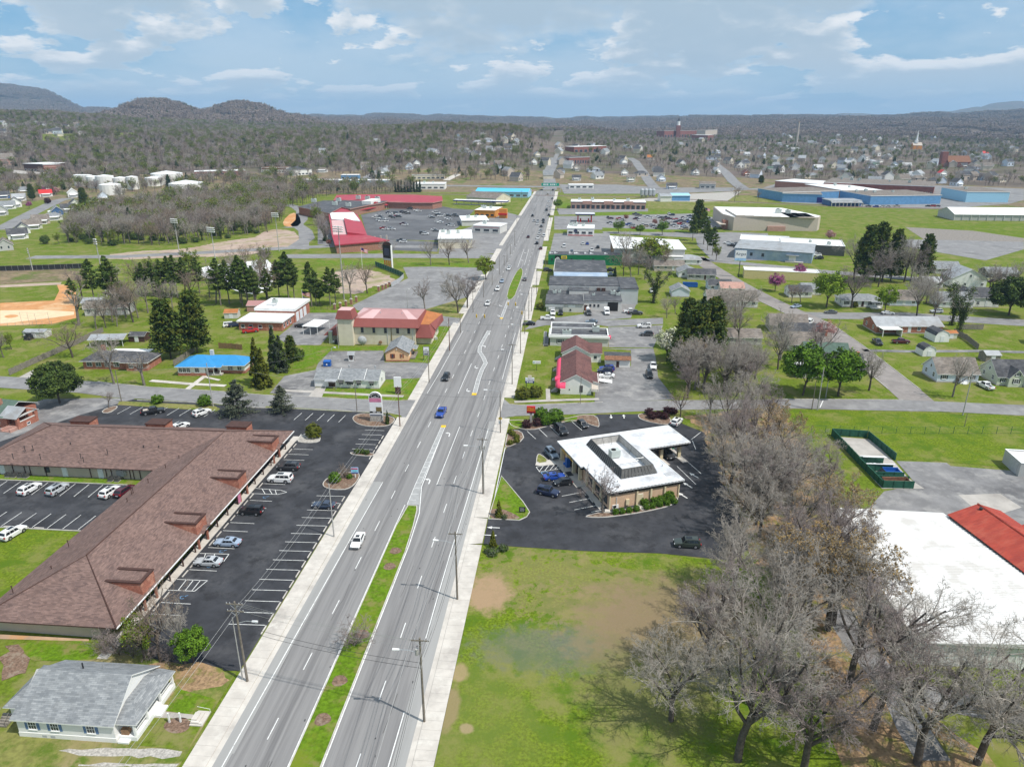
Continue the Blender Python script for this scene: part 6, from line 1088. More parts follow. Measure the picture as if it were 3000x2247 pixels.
def far_blocks():
 F=fblock
 def wing(name,label,c,pts,z,wall,top,cat='shopping centre',edge=None):
  P=[G(c,*p,z)for p in pts];o=P[0];t=th(name,label,cat,(*o,0));q=[(p[0]-o[0],p[1]-o[1])for p in P];MB().prism(q,-.3,z-.6).obj('wall',wall,t);MB().prism(ofr(q,-.8),z-.6,z,1,0).obj('roof',[top,edge or wall],t);return t,q,o
 def columns(t,o,c,a,b,n,h=3.6,m='Wt'):
  p,q=Ve(G(c,*a)),Ve(G(c,*b))
  for i in range(n):x=p.lerp(q,i/(n-1));MB().box(x.x-o[0]-.4,x.y-o[1]-.4,0,x.x-o[0]+.4,x.y-o[1]+.4,h).obj('column',m,t)
 def canopy(t,o,c,a,b,z0,z1,d,m):
  p,q=Ve(G(c,*a)),Ve(G(c,*b));n=(q-p).normalized();n=Ve((n.y,-n.x));n=n if n.y<0 else-n
  P=[(p+n*d-Ve(o),z0),(q+n*d-Ve(o),z0),(q-Ve(o),z1),(p-Ve(o),z1)];MB().slab([(*v,z)for v,z in P],.5).obj('canopy',m,t)
 t,q,o=wing('shopping_wing','near wing of the shopping centre with crimson and white roof','R',[(650,1290),(1065,1255),(890,1215),(850,1110),(815,1050),(690,985),(595,1035),(625,1215)],5.2,'Bb','Rc',edge='Rc')
 P=[Ve(G('R',*p,5.2))-Ve(o)for p in((598,1040),(790,1036),(845,1108),(612,1092))];MB().prism([tuple(p)for p in P],5.21,5.9).obj('white_roof','Rw',t)
 P=[Ve(G('R',*p,5.2))-Ve(o)for p in((612,1096),(710,1094),(735,1210),(625,1212))];MB().prism([tuple(p)for p in P],5.21,5.3).obj('faded_roof','Cp',t);P=[Ve(G('R',*p,5.2))-Ve(o)for p in((712,1094),(845,1112),(890,1212),(740,1212))];r=MB();r.face([(*P[0],6.8),(*P[1],5.3),(*P[2],5.3),(*P[3],6.8)]);r.face([(*P[3],6.8),(*P[2],5.3),(*P[3],5.21)]);r.obj('ridge_roof','Rc',t)
 columns(t,o,'R',(665,1300),(1060,1262),9)
 t,q,o=wing('shopping_wing','middle wing of the shopping centre with black roof, pink fascia and white entrance block','R',[(345,985),(550,935),(1060,938),(1010,955),(905,970),(760,1000),(690,985),(595,1035)],6.2,'Bb','Rk',edge='Pb')
 canopy(t,o,'R',(800,1045),(935,1020),3.4,5.0,5,'Rc');canopy(t,o,'R',(1010,1005),(1090,975),3.4,5.0,5,'Rc');columns(t,o,'R',(838,1045),(1090,995),15)
 a,b=Ve(G('R',935,1028)),Ve(G('R',1013,1006));d=(b-a).normalized();n=Ve((-d.y,d.x));L_=(b-a).length;m=MB();e=[a,b,b+n*8,a+n*8];m.prism([tuple(v-Ve(o))for v in e],3.4,8.8);eb=m.obj('entrance_block','Wp',t);lo=a.lerp(b,.5)-Ve(o)-n*.12;m=MB();[m.box(s-.7,-.06,5.9,s+.6,-.01,7.5)for s in(-3.6,-2.0,-.4)];m.box(1.2,-.06,5.7,4.0,-.01,6.9);m.box(.4,-.06,6.1,.8,-.01,7.3);sg=m.obj('red_sign','Sr',eb,(lo.x,lo.y,0),atan2(d.y,d.x))
 for p in((640,975),(670,945),(830,925),(905,930),(985,935),(750,985),(470,950)):x=G('R',*p,6.2);hvac(t,(x[0]-o[0],x[1]-o[1],6.2),3.2)
 t,q,o=wing('shopping_wing','rear wing of the shopping centre with long crimson roof','R',[(620,948),(670,928),(1075,945),(1260,950),(1430,950),(1505,935),(1500,900),(1290,888),(850,885),(660,890)],5.6,'Bb','Rc',edge='Pb');columns(t,o,'R',(1075,948),(1430,962),12);canopy(t,o,'R',(1075,945),(1430,955),3.5,5.4,3,'Rc');columns(t,o,'R',(1440,958),(1500,944),3,5.5,'Pb')
 F('R',(1478,1325),(1752,1322),34,5.6,'Wc','Rw','cream discount store with white roof and yellow lettering',cat='store',band=(3.6,5.3,'fascia_back'),hv=3);a=G('R',1640,1322);b=th('store_sign','yellow lettering band on the cream discount store','sign',(a[0],a[1]-.2,4.4));lt('DOLLAR GENERAL',1.5,'Sy',b,(0,-.05,0),(R(90),0,R(4)),ext=.04)
 F('R',(1668,1142),(1885,1138),26,3.6,'Wl','Rw','pale grey restaurant with mansard roof and row of clipped evergreens',cat='restaurant',band=(3.0,3.9,'Rt'),hv=2)
 t=F('R',(1772,1070),(1935,1075),24,5.2,'wall_orange','Rw','orange fast food restaurant with red awnings',cat='restaurant',nw=4,trim='wall_orange',hv=3);MB().box(20,-.8,0,26,2,7).obj('entrance_tower','wall_orange',t);MB().box(19.6,-2.2,2.6,26.4,-.81,3.8).obj('awning','Sr',t)
 F('R',(1760,1195),(1975,1205),16,4.6,'Wl','Rw','white coffee shop with coral entrance panel',cat='restaurant',nw=3,band=(3.6,4.4,'Cp'),hv=1)
 t=F('R',(1605,965),(1935,975),1,.01,'concrete','concrete','long car wash vacuum canopy with royal blue fascia',name='canopy',cat='canopy');MB().box(0,-3,3.2,50,5,4.2,0,1).obj('fascia',['Sb','Rw'],t);[MB().box(x-.2,.8,0,x+.2,1.2,3.2).obj('post','steel',t)for x in range(2,50,7)]
 F('R',(1705,945),(1945,965),22,5,'Wc','Rt','long cream car wash building with taupe gable roof',roof='gable',rise=4.0,nw=6)
 F('R',(1780,905),(2205,912),24,5.5,'Wy','roof_cyan','long bright cyan roofed building by the railway',roof='gable',rise=2.2,nw=8,hv=0)
 F('R',(1285,845),(1530,845),22,5.6,'Wp','Rw','white flat-roofed store at the foot of the hill',cat='store',nw=5,hv=2);F('R',(1265,765),(1530,765),14,5,'Wc','Rt','long arcaded cream shop row on the hill foot',cat='shop row',nw=7,gh=True)
 F('R',(330,800),(1080,810),14,5.0,'Wy','Rw','very long pale blue warehouse with white roof',cat='warehouse',nw=12);F('R',(60,712),(250,712),18,6.5,'Wp','rust','white two-storey building with red-brown mansard roof',nw=9,band=(4.4,6.9,'rust'),gh=True);F('R',(310,735),(455,725),22,7.0,'Wp','Rd','white block with dark hip roof',roof='hip',rise=4,nw=5,gh=True);F('R',(690,765),(830,765),12,5,'wall_blue','Rw','painted blue and orange shop with trailers',nw=4,gh=True)
 t=F('S',(614,1000),(1220,1008),20,5.4,'Pb','Rw','long pinkish brick strip of shops by the railway',cat='shop row',nw=15,wz=.3,wh=2.8,trim='Td',band=(3.4,3.9,'Wt'),hv=5)
 for x in(14,32,49):MB().box(x-4,-.8,3.9,x+4,.5,6.6).obj('raised_front','Pb',t)
 b=th('shop_lettering','red shop lettering on the pinkish brick strip','sign',(*G('S',840,1000),4.9));lt('Thrifty',1.6,'Sr',b,(0,-1.0,.2),(R(90),0,0),ext=.05)if False else None;COL.objects.unlink(b);bpy.data.objects.remove(b)
 t=F('S',(585,1218),(800,1222),16,4.6,'Wp','Rw','white diner with red stripe and round emblem',cat='restaurant',nw=4,band=(.1,.5,'Sr'),hv=4);MB().tube((5.5,-.2,3.2),(5.5,-.05,3.2),1.2,1.2,14).obj('emblem','Si',t)
 t=th('petrol_canopy','petrol station canopy with dark fascia over red pumps','canopy',(*G('S',650,1110),0));MB().box(0,0,5,14.5,9,6.1,0,1).obj('canopy',['Si','roof_silver'],t);[MB().box(x-.4,y-.4,0,x+.4,y+.4,5).obj('column','Sr',t)for x in(2,12)for y in(1.5,7.5)];[MB().box(x-.5,y-.3,0,x+.5,y+.3,1.9).obj('pump','Sr',t)for x in(4,10)for y in(1.5,7.5)]
 t=th('superstore','big beige superstore with stepped white roof','store',(*G('S',1830,1150),0));o=G('S',1830,1150);q=[(0,0),(4.6,-17.6),(62,-14),(66,-6),(52,40),(2,44)];MB().prism(q,0,9.2).obj('wall','Wt',t);MB().prism(ofr(q,.5),9.2,9.4).obj('roof','Rw',t)
 for i in range(9):x=6+6*i;MB().box(x,-17.4+.12*i*1.0+.05,9.4,x+5.9,20-1.5*i,10.6-.2*i,0,1).obj('roof_step',['Wt','Rw'],t)
 MB().box(-.6,-10,0,4.0,-4,6.0).obj('entrance','Bb',t);MB().box(-4,-14,3.6,.5,0,4.0).obj('entrance_canopy','Wt',t);MB().box(28,-17.2,0,40,-14.5,3.2).obj('loading_wall','Pb',t);hvac(t,(40,5,9.5),3.0);hvac(t,(46,3,9.5),2.6)
 F('S',(1340,945),(1430,945),14,5.2,'Wp','Rn','white gable end shed of the blue depot',roof='gable',rise=1.6);F('S',(1432,938),(1578,938),16,5.0,'wall_blue','Wy','blue metal depot building by the silos',roof='gable',rise=1.5)
 for i,x in en((1190,1222,1255,1282)):
  a=G('S',x,912);t=th('silo','steel hopper silo in the row beside the blue depot','silo',(*a,0),0,'steel silos by the blue depot');MB().tube((0,0,2.6),(0,0,7.6),2.0,2.0,14).obj('bin','Gv',t);MB().tube((0,0,7.6),(0,0,8.8),2.0,.4,14).obj('cone_roof','Gv',t);MB().tube((0,0,.9),(0,0,2.6),.4,2.0,14).obj('hopper','Gv',t);[MB().box(1.6*cos(a_)-.1,1.6*sin(a_)-.1,0,1.6*cos(a_)+.1,1.6*sin(a_)+.1,2.6).obj('leg','steel',t)for a_ in(.8,2.36,3.9,5.5)]
 F('S',(600,840),(800,840),12,4,'Wp','Rw','white petrol station shop on the corner',nw=4)
 F('S',(1660,840),(1785,842),14,5.5,'Wg','Rt','grey arched workshop at the crossroads',roof='gable',rise=2,nw=3)
 F('S',(600,640),(765,640),22,10,'Fb','Rd','three-storey red brick school block on the hill',cat='school',nw=8,wh=5,trim='Tw',gh=True);F('S',(640,545),(900,545),24,11,'Fb','Rw','long brick school with white roof and columns on the hill',cat='school',nw=7,wh=5,gh=True)
 F('S',(1370,425),(1640,430),30,22,'Fb','Rd','dark brick hotel rising above downtown',cat='hotel',nw=12,wh=10,gh=True);F('S',(1590,450),(1720,450),30,15,'Fb','Rw','red brick block below the downtown hotel',nw=6,wh=6,gh=True);F('S',(1700,440),(1795,435),25,26,'Wt','Rt','tan office tower downtown',nw=6,wh=12,gh=True)
 t=th('clock_tower','white cupola tower above the downtown brick hotel','tower',GH('S',1480,425));MB().box(-6,-6,0,6,6,34).obj('shaft','Fb',t);MB().tube((0,0,34),(0,0,46),5,4,8).obj('cupola','Tw',t);MB().tube((0,0,46),(0,0,58),4.4,.2,8).obj('spire','Rd',t)
 F('T',(50,905),(250,942),60,8,'wall_blue','Rt','bright blue factory hall at the left of the mill complex',cat='factory');t=F('T',(250,945),(565,955),50,7.5,'wall_blue','Rt','blue factory front with dark loading door',cat='factory');MB().box(30,-.1,0,36,-.003,5).obj('loading_door','Sb',t);F('T',(640,980),(890,980),18,4.5,'wall_navy','Rn','open dark loading shed of the factory',cat='factory',cols=8,colm='steel')
 F('T',(960,970),(1530,962),50,7.5,'wall_blue','Rt','long blue factory hall with ducts',cat='factory',nw=0,hv=4);F('T',(580,860),(1470,900),70,9,'Fb','Rt','very long brick mill with grey roof',cat='mill',nw=26,wh=2.5,ww=2,hv=6);F('T',(430,860),(760,920),40,7,'Bb','Rw','brick and white roofed mill section',cat='mill',hv=3);F('T',(190,830),(580,860),40,7,'Bb','Rw','white roofed sheds at the back of the mill',cat='mill')
 F('T',(1735,948),(2080,950),46,9,'Wy','Rt','bright sky blue warehouse with grey roof',cat='warehouse',hv=1)
 t=th('long_shed','very long white-roofed grey shed beside the field','shed',(290,575,0),0);w=MB();gbw(w,0,0,110,26,4.6,8.4,'x');w.obj('wall','Wg',t);r=MB();gbr(r,0,0,110,26,4.65,8.45,'x',.6);r.obj('roof',['Rw','Tw'],t);[MB().box(x-.15,-.4,0,x+.15,-.003,4.5).obj('buttress','Wl',t)for x in range(0,110,6)]
 t=th('brick_church','red brick church with square tower in the far town','church',GH('T',1545,665));MB().box(-4,-4,-2,5,5,24).obj('tower','Fb',t);w=MB();gbw(w,5.01,-8,40,12,9,18,'x',z0=-2);w.obj('nave','Fb',t);r=MB();gbr(r,5.1,-8,40,12,9,18,'x');r.obj('roof',['rust','Fb'],t)
 t=th('steeple_church','white church with slim steeple in the far town','church',GH('T',1330,520));w=MB();gbw(w,-8,-6,12,8,9,15,'x',z0=-2);w.obj('wall','wall_orange',t);r=MB();gbr(r,-8,-6,12,8,9,15.1,'x');r.obj('roof',['Wt','Tw'],t);MB().box(-3,-3,14,3,3,20).tube((0,0,20),(0,0,42),2.6,.1,8).obj('steeple','Tw',t)
 a=GH('T',368,485);t=th('chimney_stack','tall tan brick mill chimney standing above the town','chimney',a);MB().tube((0,0,-2),(0,0,118*.45),2.6,1.7,12).obj('shaft','Wt',t);MB().tube((0,0,53),(0,0,54.2),2.0,2.0,12).obj('rim','Bb',t)
 F('Q',(200,695),(360,705),30,9,'Tb','Rw','dark brown flat-roofed block beside the highway',nw=6,wh=2);F('Q',(360,705),(500,695),24,8,'Fb','Rw','red and brown banded block beside the highway',nw=5,band=(5,6.5,'Pb'));F('Q',(0,650),(130,640),24,8,'Pb','Rt','red brick church hall with gables at the left edge',roof='gable',rise=6,nw=5);F('Q',(1580,735),(1990,730),20,5,'Fb','Rw','long low red building at the edge of the wood',nw=12);F('Q',(2120,710),(2212,712),14,6,'Wp','rust','white and red corner building by the hill road',nw=4,band=(4,6,'Fb'))
 k=0
 for i,(x,y,r_,h_)in en(((645,842,4,15),(668,842,4,15),(690,842,4,15),(712,842,4,15),(735,842,4,15),(775,848,7,14),(812,850,5,12),(865,852,9,15),(905,885,10,10),(990,850,7,13),(1085,850,6,14),(1255,830,9,11),(1365,815,17,14),(1520,880,17,11))):
  a=G('Q',x,y);t=th('storage_tank',('slim upright white tank in the row at the left of the tank farm','squat white tank among the bare trees of the tank farm','wide white cylindrical tank right of the lone dark evergreen','low wide white tank behind the bare trees, farthest right of the tank farm')[0 if i<5 else(3 if i==13 else(2 if i==12 else 1))],'tank',(*a,0),0,'white storage tanks behind the wood');MB().tube((0,0,0),(0,0,h_),r_,r_,18).obj('shell','Wp',t,smooth=False);MB().tube((0,0,h_),(0,0,h_+r_*.16),r_,.3,18).obj('cap','Sw',t)
far_blocks()
# == far houses, individually placed
def far_houses():
 protos={}
 def proto(kind,wall,top):
  k=(kind,wall,top)
  if k in protos:return protos[k]
  W,D,h,rise,ax,roof=dict(a=(11,8,3.4,3.2,'x','gable'),b=(9,10,4.4,3.8,'y','gable'),c=(13,8,3,2.4,'x','hip'),d=(10,9,5.6,3.2,'x','gable'))[kind]
  w=MB();gbw(w,-W/2,-D/2,W/2,D/2,h,h+rise,ax,z0=-2.5)if roof=='gable'else w.box(-W/2,-D/2,-2.5,W/2,D/2,h);r=MB();gbr(r,-W/2,-D/2,W/2,D/2,h+.05,h+rise+.05,ax,.5,.2,.4)if roof=='gable'else hip_roof(r,-W/2,-D/2,W/2,D/2,h+.05,h+rise)
  p=MB().box(-W*.3,-D/2-2,-2,W*.3,-D/2-.01,.4).slab([(-W*.34,-D/2-2.3,2.6),(W*.34,-D/2-2.3,2.6),(W*.34,-D/2,3.1),(-W*.34,-D/2,3.1)],.2);[p.box(x-.1,-D/2-2,.4,x+.1,-D/2-1.8,2.5)for x in(-W*.28,W*.28)]
  protos[k]=(w.mesh('wall',wall),r.mesh('roof',[top,'Tw']),p.mesh('porch','Tw'),W,D,h);return protos[k]
 def put(loc,rz,kind,wall,top,label,group,sc=1.0,near=True):
  a,b,c,W,D,h=proto(kind,wall,top);t=th('house',label,'house',loc,rz,group);t.scale=(sc,)*3;link('wall',a,t);link('roof',b,t)
  if near:
   link('porch',c,t)
   for x in(-W*.32,W*.32):window(t,(x,-D/2,1.2),1.1,1.5,0)
   for y in(-D*.22,D*.22):window(t,(W/2,y,1.2),1.0,1.5,90);window(t,(-W/2,y,1.2),1.0,1.5,270)
   if h>5:[window(t,(x,-D/2,3.9),1.0,1.4,0)for x in(-W*.32,0,W*.32)]
  else:
   for x in(-W*.26,W*.26):window(t,(x,-D/2,1.2),1.8,1.8,0)
 nm={'Wp':'white','Ww':'white','Wi':'pale blue','Ws':'pale green','Wt':'tan','Rb':'red brick','Wx':'blue','Wg':'grey','wall_navy':'dark blue','Wc':'cream','Pb':'pink','wall_yellow':'yellow'};rn={'Rg':'grey','Rd':'dark','Rt':'brown','Rm':'maroon','Rn':'pale metal','Rq':'green','red_paint':'red','rust_roof':'orange'}
 row=[('Q',45,1330,'a','Wg','Rt'),('Q',150,1240,'a','Ww','Rd'),('Q',190,1195,'a','Wp','Rd'),('Q',270,1160,'a','Ws','Rt'),('Q',335,1120,'a','Wt','Rt'),('Q',430,1090,'c','Wp','Rg'),('Q',465,1045,'a','wall_navy','Rg'),('Q',560,1025,'a','Wi','Rd'),('Q',610,985,'a','Wp','Rd'),('Q',770,960,'c','Bb','Rd'),('Q',840,930,'b','Wi','Rt'),('Q',15,1050,'b','Wg','Rg'),('Q',70,1000,'a','Ww','Rg'),('Q',130,985,'b','Wp','Rd'),('Q',160,935,'a','Wp','Rn'),('Q',30,915,'a','wall_navy','Rd'),('Q',375,900,'a','Wp','red_paint'),('Q',595,905,'b','Ww','Wp'),('Q',200,875,'a','Wp','Rg'),('Q',380,860,'a','Wi','Rt')]
 rn['Wp']='white';nm['Bb']='brown'
 for i,(c,x,y,k,w,r)in en(row):a=G(c,x,y);put((*a,0),R(rng.choice([38,40,-50])if i<11 else 38),k,w,r,'%s house with %s roof on the sloping street at far left'%(nm[w],rn[r]),'houses on the street at far left',near=True)
 far=[('R',540,555,'d','Wp','Rg',''),('R',885,680,'d','Wp','Rt',''),('R',1045,730,'b','Wp','Rn',''),('R',1245,680,'b','Wi','Rg',''),('R',1300,655,'b','Wp','Rd',''),('R',1210,555,'a','Wp','Rn',''),('R',1470,550,'a','Wi','Rg',''),('R',980,465,'a','Wp','Rn',''),('R',1890,535,'b','Wi','Rg',''),('R',1835,410,'c','Wc','Rn',''),('R',540,705,'c','Wp','Rt',''),('R',2110,470,'b','Wp','Rg',''),('S',1040,640,'b','Wp','Rg',''),('S',1050,730,'b','Wp','Rg',''),('S',1100,780,'d','Ws','Rt','big'),('S',1255,605,'b','Wt','rust_roof',''),('S',1310,695,'a','Wp','Rd',''),('S',1345,780,'b','Wi','Rg',''),('S',1430,838,'a','Wi','Rd',''),('S',1620,725,'b','Wp','Rd','tall'),('S',1790,715,'b','Wp','Rn',''),('S',1800,600,'b','Ws','Rd',''),('S',2030,735,'b','Rb','Rm',''),('S',660,690,'b','Wt','Rt',''),('S',660,770,'a','Wp','Rd',''),('S',310,640,'b','Wp','Rd',''),('S',340,580,'b','Wc','Rg',''),('S',850,735,'a','Wc','Rd',''),('S',2040,570,'a','Wp','Rn',''),('T',600,540,'a','Wp','Rn','big'),('T',380,535,'b','Wp','Rg',''),('T',160,695,'a','Wp','Rq',''),('T',745,640,'b','Wg','Rt',''),('T',1005,660,'a','Wt','Rq',''),('T',1130,705,'d','Ww','Rg','large'),('T',1545,735,'b','Wp','red_paint',''),('T',1330,770,'a','Wp','Rg',''),('T',1700,735,'a','Wg','Rt',''),('T',1660,815,'b','Wi','Rd',''),('T',1870,770,'b','Wx','Rd',''),('T',1810,735,'b','Wx','Rd',''),('T',1890,570,'b','Wp','red_paint',''),('T',1720,665,'a','Rb','Rd',''),('T',1160,660,'b','Wi','Rg','')]
 for i,(c,x,y,k,w,r,ad)in en(far):
  nm.setdefault(w,'pale blue'if'cyan'in w else'white');rn.setdefault(r,'white');a=GH(c,x,y);place=dict(R='on the wooded hill left of the avenue',S='on the hill streets right of the avenue',T='in the far town at right')[c]
  put(a,R(rng.choice([0,0,8,-12,20,90])),k,w,r,('%s %s house with %s roof %s'%(ad,nm[w],rn[r],place)).strip(),'houses '+place,near=hypot(a[0],a[1])<1500)
 for i in range(190):
  c=rng.choice('TTTTSSRQ');x=rng.uniform(60,2150);y=rng.uniform(400,800)if c=='T'else(rng.uniform(400,800)if c=='S'else rng.uniform(380,720))
  if c=='Q':y=rng.uniform(330,420);x=rng.uniform(0,700)
  if c=='R':x=rng.uniform(1200,2100)
  a=GH(c,x,y)
  if a[1]>4200:continue
  put(a,R(rng.uniform(0,180)),rng.choice('abcd'),rng.choice(['Wp','Wp','Wc','Wt','Wi']),rng.choice(['Rn','Rg','Rt','Rd']),'distant pale house among the trees of the far town','distant houses of the far town',1.25,False)
far_houses()
# == vehicles: lofted bodies, glazing, wheels and lamps as parts
SPEC=dict(sedan=dict(L=4.75,w=.91,zs=.92,hood=.86,cowl=.98,wt=.35,rb=-1.05,re=-1.72,zr=1.44,deck=1.0,wb=1.4,wr=.33),sports=dict(L=4.5,w=.93,zs=.86,hood=.8,cowl=.75,wt=-.05,rb=-1.0,re=-1.75,zr=1.3,deck=.95,wb=1.33,wr=.34),hatch=dict(L=3.9,w=.86,zs=.95,hood=.9,cowl=.95,wt=.35,rb=-1.35,re=-1.78,zr=1.5,deck=1.0,wb=1.22,wr=.31),suv=dict(L=4.75,w=.95,zs=1.08,hood=1.04,cowl=1.0,wt=.42,rb=-1.85,re=-2.22,zr=1.74,deck=1.1,wb=1.42,wr=.37),boxy=dict(L=4.6,w=.94,zs=1.1,hood=1.1,cowl=.85,wt=.52,rb=-2.05,re=-2.22,zr=1.8,deck=1.12,wb=1.36,wr=.37),bigsuv=dict(L=5.2,w=1.01,zs=1.18,hood=1.16,cowl=1.15,wt=.62,rb=-2.2,re=-2.5,zr=1.9,deck=1.2,wb=1.5,wr=.4),van=dict(L=5.1,w=.99,zs=1.1,hood=1.05,cowl=1.55,wt=.8,rb=-2.2,re=-2.5,zr=1.85,deck=1.12,wb=1.5,wr=.35),pickup=dict(L=5.7,w=1.0,zs=1.16,hood=1.14,cowl=1.15,wt=.62,rb=-.72,re=-.95,zr=1.86,deck=1.16,wb=1.78,wr=.4,bed=True))
def make_vehicle(kind):
 s=SPEC[kind];L=s['L'];hl=L/2;w=s['w'];zs=s['zs'];b=MB();bed=s.get('bed');yb=-hl
 st=[(hl,w*.74,.36,s['hood']*.72),(hl-.1,w*.9,.27,s['hood']*.86),(hl-.55,w*.98,.22,s['hood']*.97),(s['cowl'],w,.2,s['hood']*1.03),(0,w,.2,zs),(s['re']if not bed else s['re'],w,.2,s['deck']),(-hl+.45,w*.985,.24,s['deck']*.995),(-hl+.1,w*.93,.3,s['deck']*.96),(-hl,w*.8,.4,s['deck']*.88)]
 rings=[]
 for y,ww,z0,z1 in st:rings.append([(-ww*.86,y,z0),(-ww,y,z0+.14),(-ww,y,z1-.16),(-ww*.93,y,z1-.02),(-ww*.55,y,z1+.02),(ww*.55,y,z1+.02),(ww*.93,y,z1-.02),(ww,y,z1-.16),(ww,y,z0+.14),(ww*.86,y,z0)])
 for p,q in zip(rings,rings[1:]):
  for i in range(10):
   j=(i+1)%10
   if bed and i==4 and q[0][1]<s['re']-.02 and p[0][1]<=s['re']+.01 and q[0][1]>-hl+.05:continue
   b.face([p[i],p[j],q[j],q[i]])
 b.face(rings[0][::-1]);b.face(rings[-1])
 if bed:y0,y1,xx=-hl+.14,s['re']-.02,w*.8;z=s['deck'];b.box(-xx,y0,.62,xx,y1,.66);b.face([(-xx,y0,.6),(-xx,y1,.6),(-xx,y1,z),(-xx,y0,z)]);b.face([(xx,y0,.6),(xx,y1,.6),(xx,y1,z),(xx,y0,z)]);b.face([(-xx,y0,.6),(xx,y0,.6),(xx,y0,z),(-xx,y0,z)])
 wt=w*.74;wb_=w*.93;zr=s['zr'];c0,c1,c2,c3=s['cowl'],s['wt'],s['rb'],s['re'];zb=lambda y:zs-.03
 A=[(-wb_,c0,s['hood']*1.0),(wb_,c0,s['hood']*1.0),(wb_,c3,s['deck']),(-wb_,c3,s['deck'])];T_=[(-wt,c1,zr-.06),(wt,c1,zr-.06),(wt,c2,zr-.05),(-wt,c2,zr-.05)]
 for i in range(4):j=(i+1)%4;b.face([A[i],A[j],T_[j],T_[i]][::-1])
 ym=(c1+c2)/2;m1,m2=(-wt*.96,ym,zr-.01),(wt*.96,ym,zr-.01);M0=(0,c1,zr-.02);M1=(0,ym,zr+.02);M2=(0,c2,zr-.02)
 for q in([T_[0],M0,M1,m1],[M0,T_[1],m2,M1],[m1,M1,M2,T_[3]],[M1,m2,T_[2],M2]):b.face(q)
 b.face([T_[0],m1,T_[3]]);b.face([T_[1],T_[2],m2])
 for x in(-1,1):b.box(min(x*w*.99,x*(w+.17)),c0-.35,zs-.02,max(x*w*.99,x*(w+.17)),c0-.22,zs+.13)
 b.box(-w*.8,hl-.06,.42,w*.8,hl+.03,.56,1);b.box(-w*.8,-hl-.03,.42,w*.8,-hl+.06,.58,1);b.box(-w*.42,hl-.04,.6,w*.42,hl+.012,s['hood']*.72-.02,1)
 if kind in('suv','bigsuv','boxy','van'):[b.bar((x*wt*.92,c1-.2,zr+.03),(x*wt*.92,c2+.15,zr+.03),.05,.05,1)for x in(-1,1)]
 def quad(P,f=.08,g_=.1,off=.006):
  P=[Ve(p)for p in P];n=(P[1]-P[0]).cross(P[3]-P[0]).normalized();c=sum(P,Ve())/4;n=n if n.dot(c-Ve((0,-.3,1.0)))>0 else-n
  f0=lambda u,v:P[0].lerp(P[1],u).lerp(P[3].lerp(P[2],u),v)+n*off
  return[tuple(f0(f,g_)),tuple(f0(1-f,g_)),tuple(f0(1-f,1-g_)),tuple(f0(f,1-g_))]
 parts=[('windshield',MB().face(quad([A[0],A[1],T_[1],T_[0]],.05,.08)).mesh('windshield','car_glass')),('rear_window',MB().face(quad([A[2],A[3],T_[3],T_[2]],.08,.16)).mesh('rear_window','car_glass'))]
 for i,j in((1,2),(3,0)):
  P=[A[i],A[j],T_[j],T_[i]];g_=MB();P_=[Ve(p)for p in P];n=2 if(c0-c3)<2.2 or bed else 3
  q=quad(P,.06,.12);V=[Ve(p)for p in q]
  for k in range(n):u0,u1=k/n+.012,(k+1)/n-.012;g_.face([tuple(V[0].lerp(V[1],u0)),tuple(V[0].lerp(V[1],u1)),tuple(V[3].lerp(V[2],u1)),tuple(V[3].lerp(V[2],u0))])
  parts.append(('side_window',g_.mesh('side_window','car_glass')))
 for x in(-1,1):
  parts.append(('headlight',MB().box(min(x*w*.48,x*w*.86),hl-.16,s['hood']*.66,max(x*w*.48,x*w*.86),hl-.005,s['hood']*.66+.16).mesh('headlight','lamp_clear')))
  parts.append(('taillight',MB().box(min(x*w*.62,x*w*.93),-hl-.012,s['deck']*.68,max(x*w*.62,x*w*.93),-hl+.14,s['deck']*.68+(.18 if kind in('sedan','sports','hatch')else .3)).mesh('taillight','lamp_red')))
 parts.append(('number_plate',MB().box(-.26,-hl-.045,.62,.26,-hl-.031,.78).mesh('number_plate','plate')))
 r=s['wr'];wh=[('wheel',MB().tube((x*(w-.2),y,r),(x*(w+.012),y,r),r,r,14).mesh('wheel','tyre'),MB().tube((x*(w-.02),y,r),(x*(w+.024),y,r),r*.64,r*.58,12).mesh('rim','rim'))for x in(-1,1)for y in(s['wb'],-s['wb']*.98)]
 arch=MB();[arch.tube((x*(w-.05),y,r+.02),(x*(w+.004),y,r+.02),r*1.17,r*1.17,14)for x in(-1,1)for y in(s['wb'],-s['wb']*.98)];parts.append(('wheel_arch',arch.mesh('wheel_arch','Bp')))
 if kind in('suv','bigsuv','sedan','boxy'):parts.append(('sunroof',MB().box(-wt*.5,ym-.1,zr+.006,wt*.5,c1-.15,zr+.022).mesh('sunroof','car_glass')))
 bm_=b.mesh('body',['paint_white','Bp'],smooth=False)
 return bm_,parts,wh
VEH={}
FARV={}
def far_vehicle_mesh(kind):
 if kind not in FARV:
  s=SPEC[kind];hl=s['L']/2;w=s['w'];b=MB();z0=.32;b.box(-w,-hl,z0,w,hl,s['zs'])
  A=[(-w*.92,s['cowl'],s['zs']),(w*.92,s['cowl'],s['zs']),(w*.92,s['re'],s['zs']),(-w*.92,s['re'],s['zs'])];T_=[(-w*.72,s['wt'],s['zr']),(w*.72,s['wt'],s['zr']),(w*.72,s['rb'],s['zr']),(-w*.72,s['rb'],s['zr'])]
  for i in range(4):j=(i+1)%4;b.face([A[i],A[j],T_[j],T_[i]],1)
  b.face(T_,0);[b.tube((x*(w-.2),y,.34),(x*(w+.02),y,.34),.34,.34,8,2)for x in(-1,1)for y in(s['wb'],-s['wb'])];FARV[kind]=b.mesh('car',['paint_white','car_glass','tyre'])
 return FARV[kind]
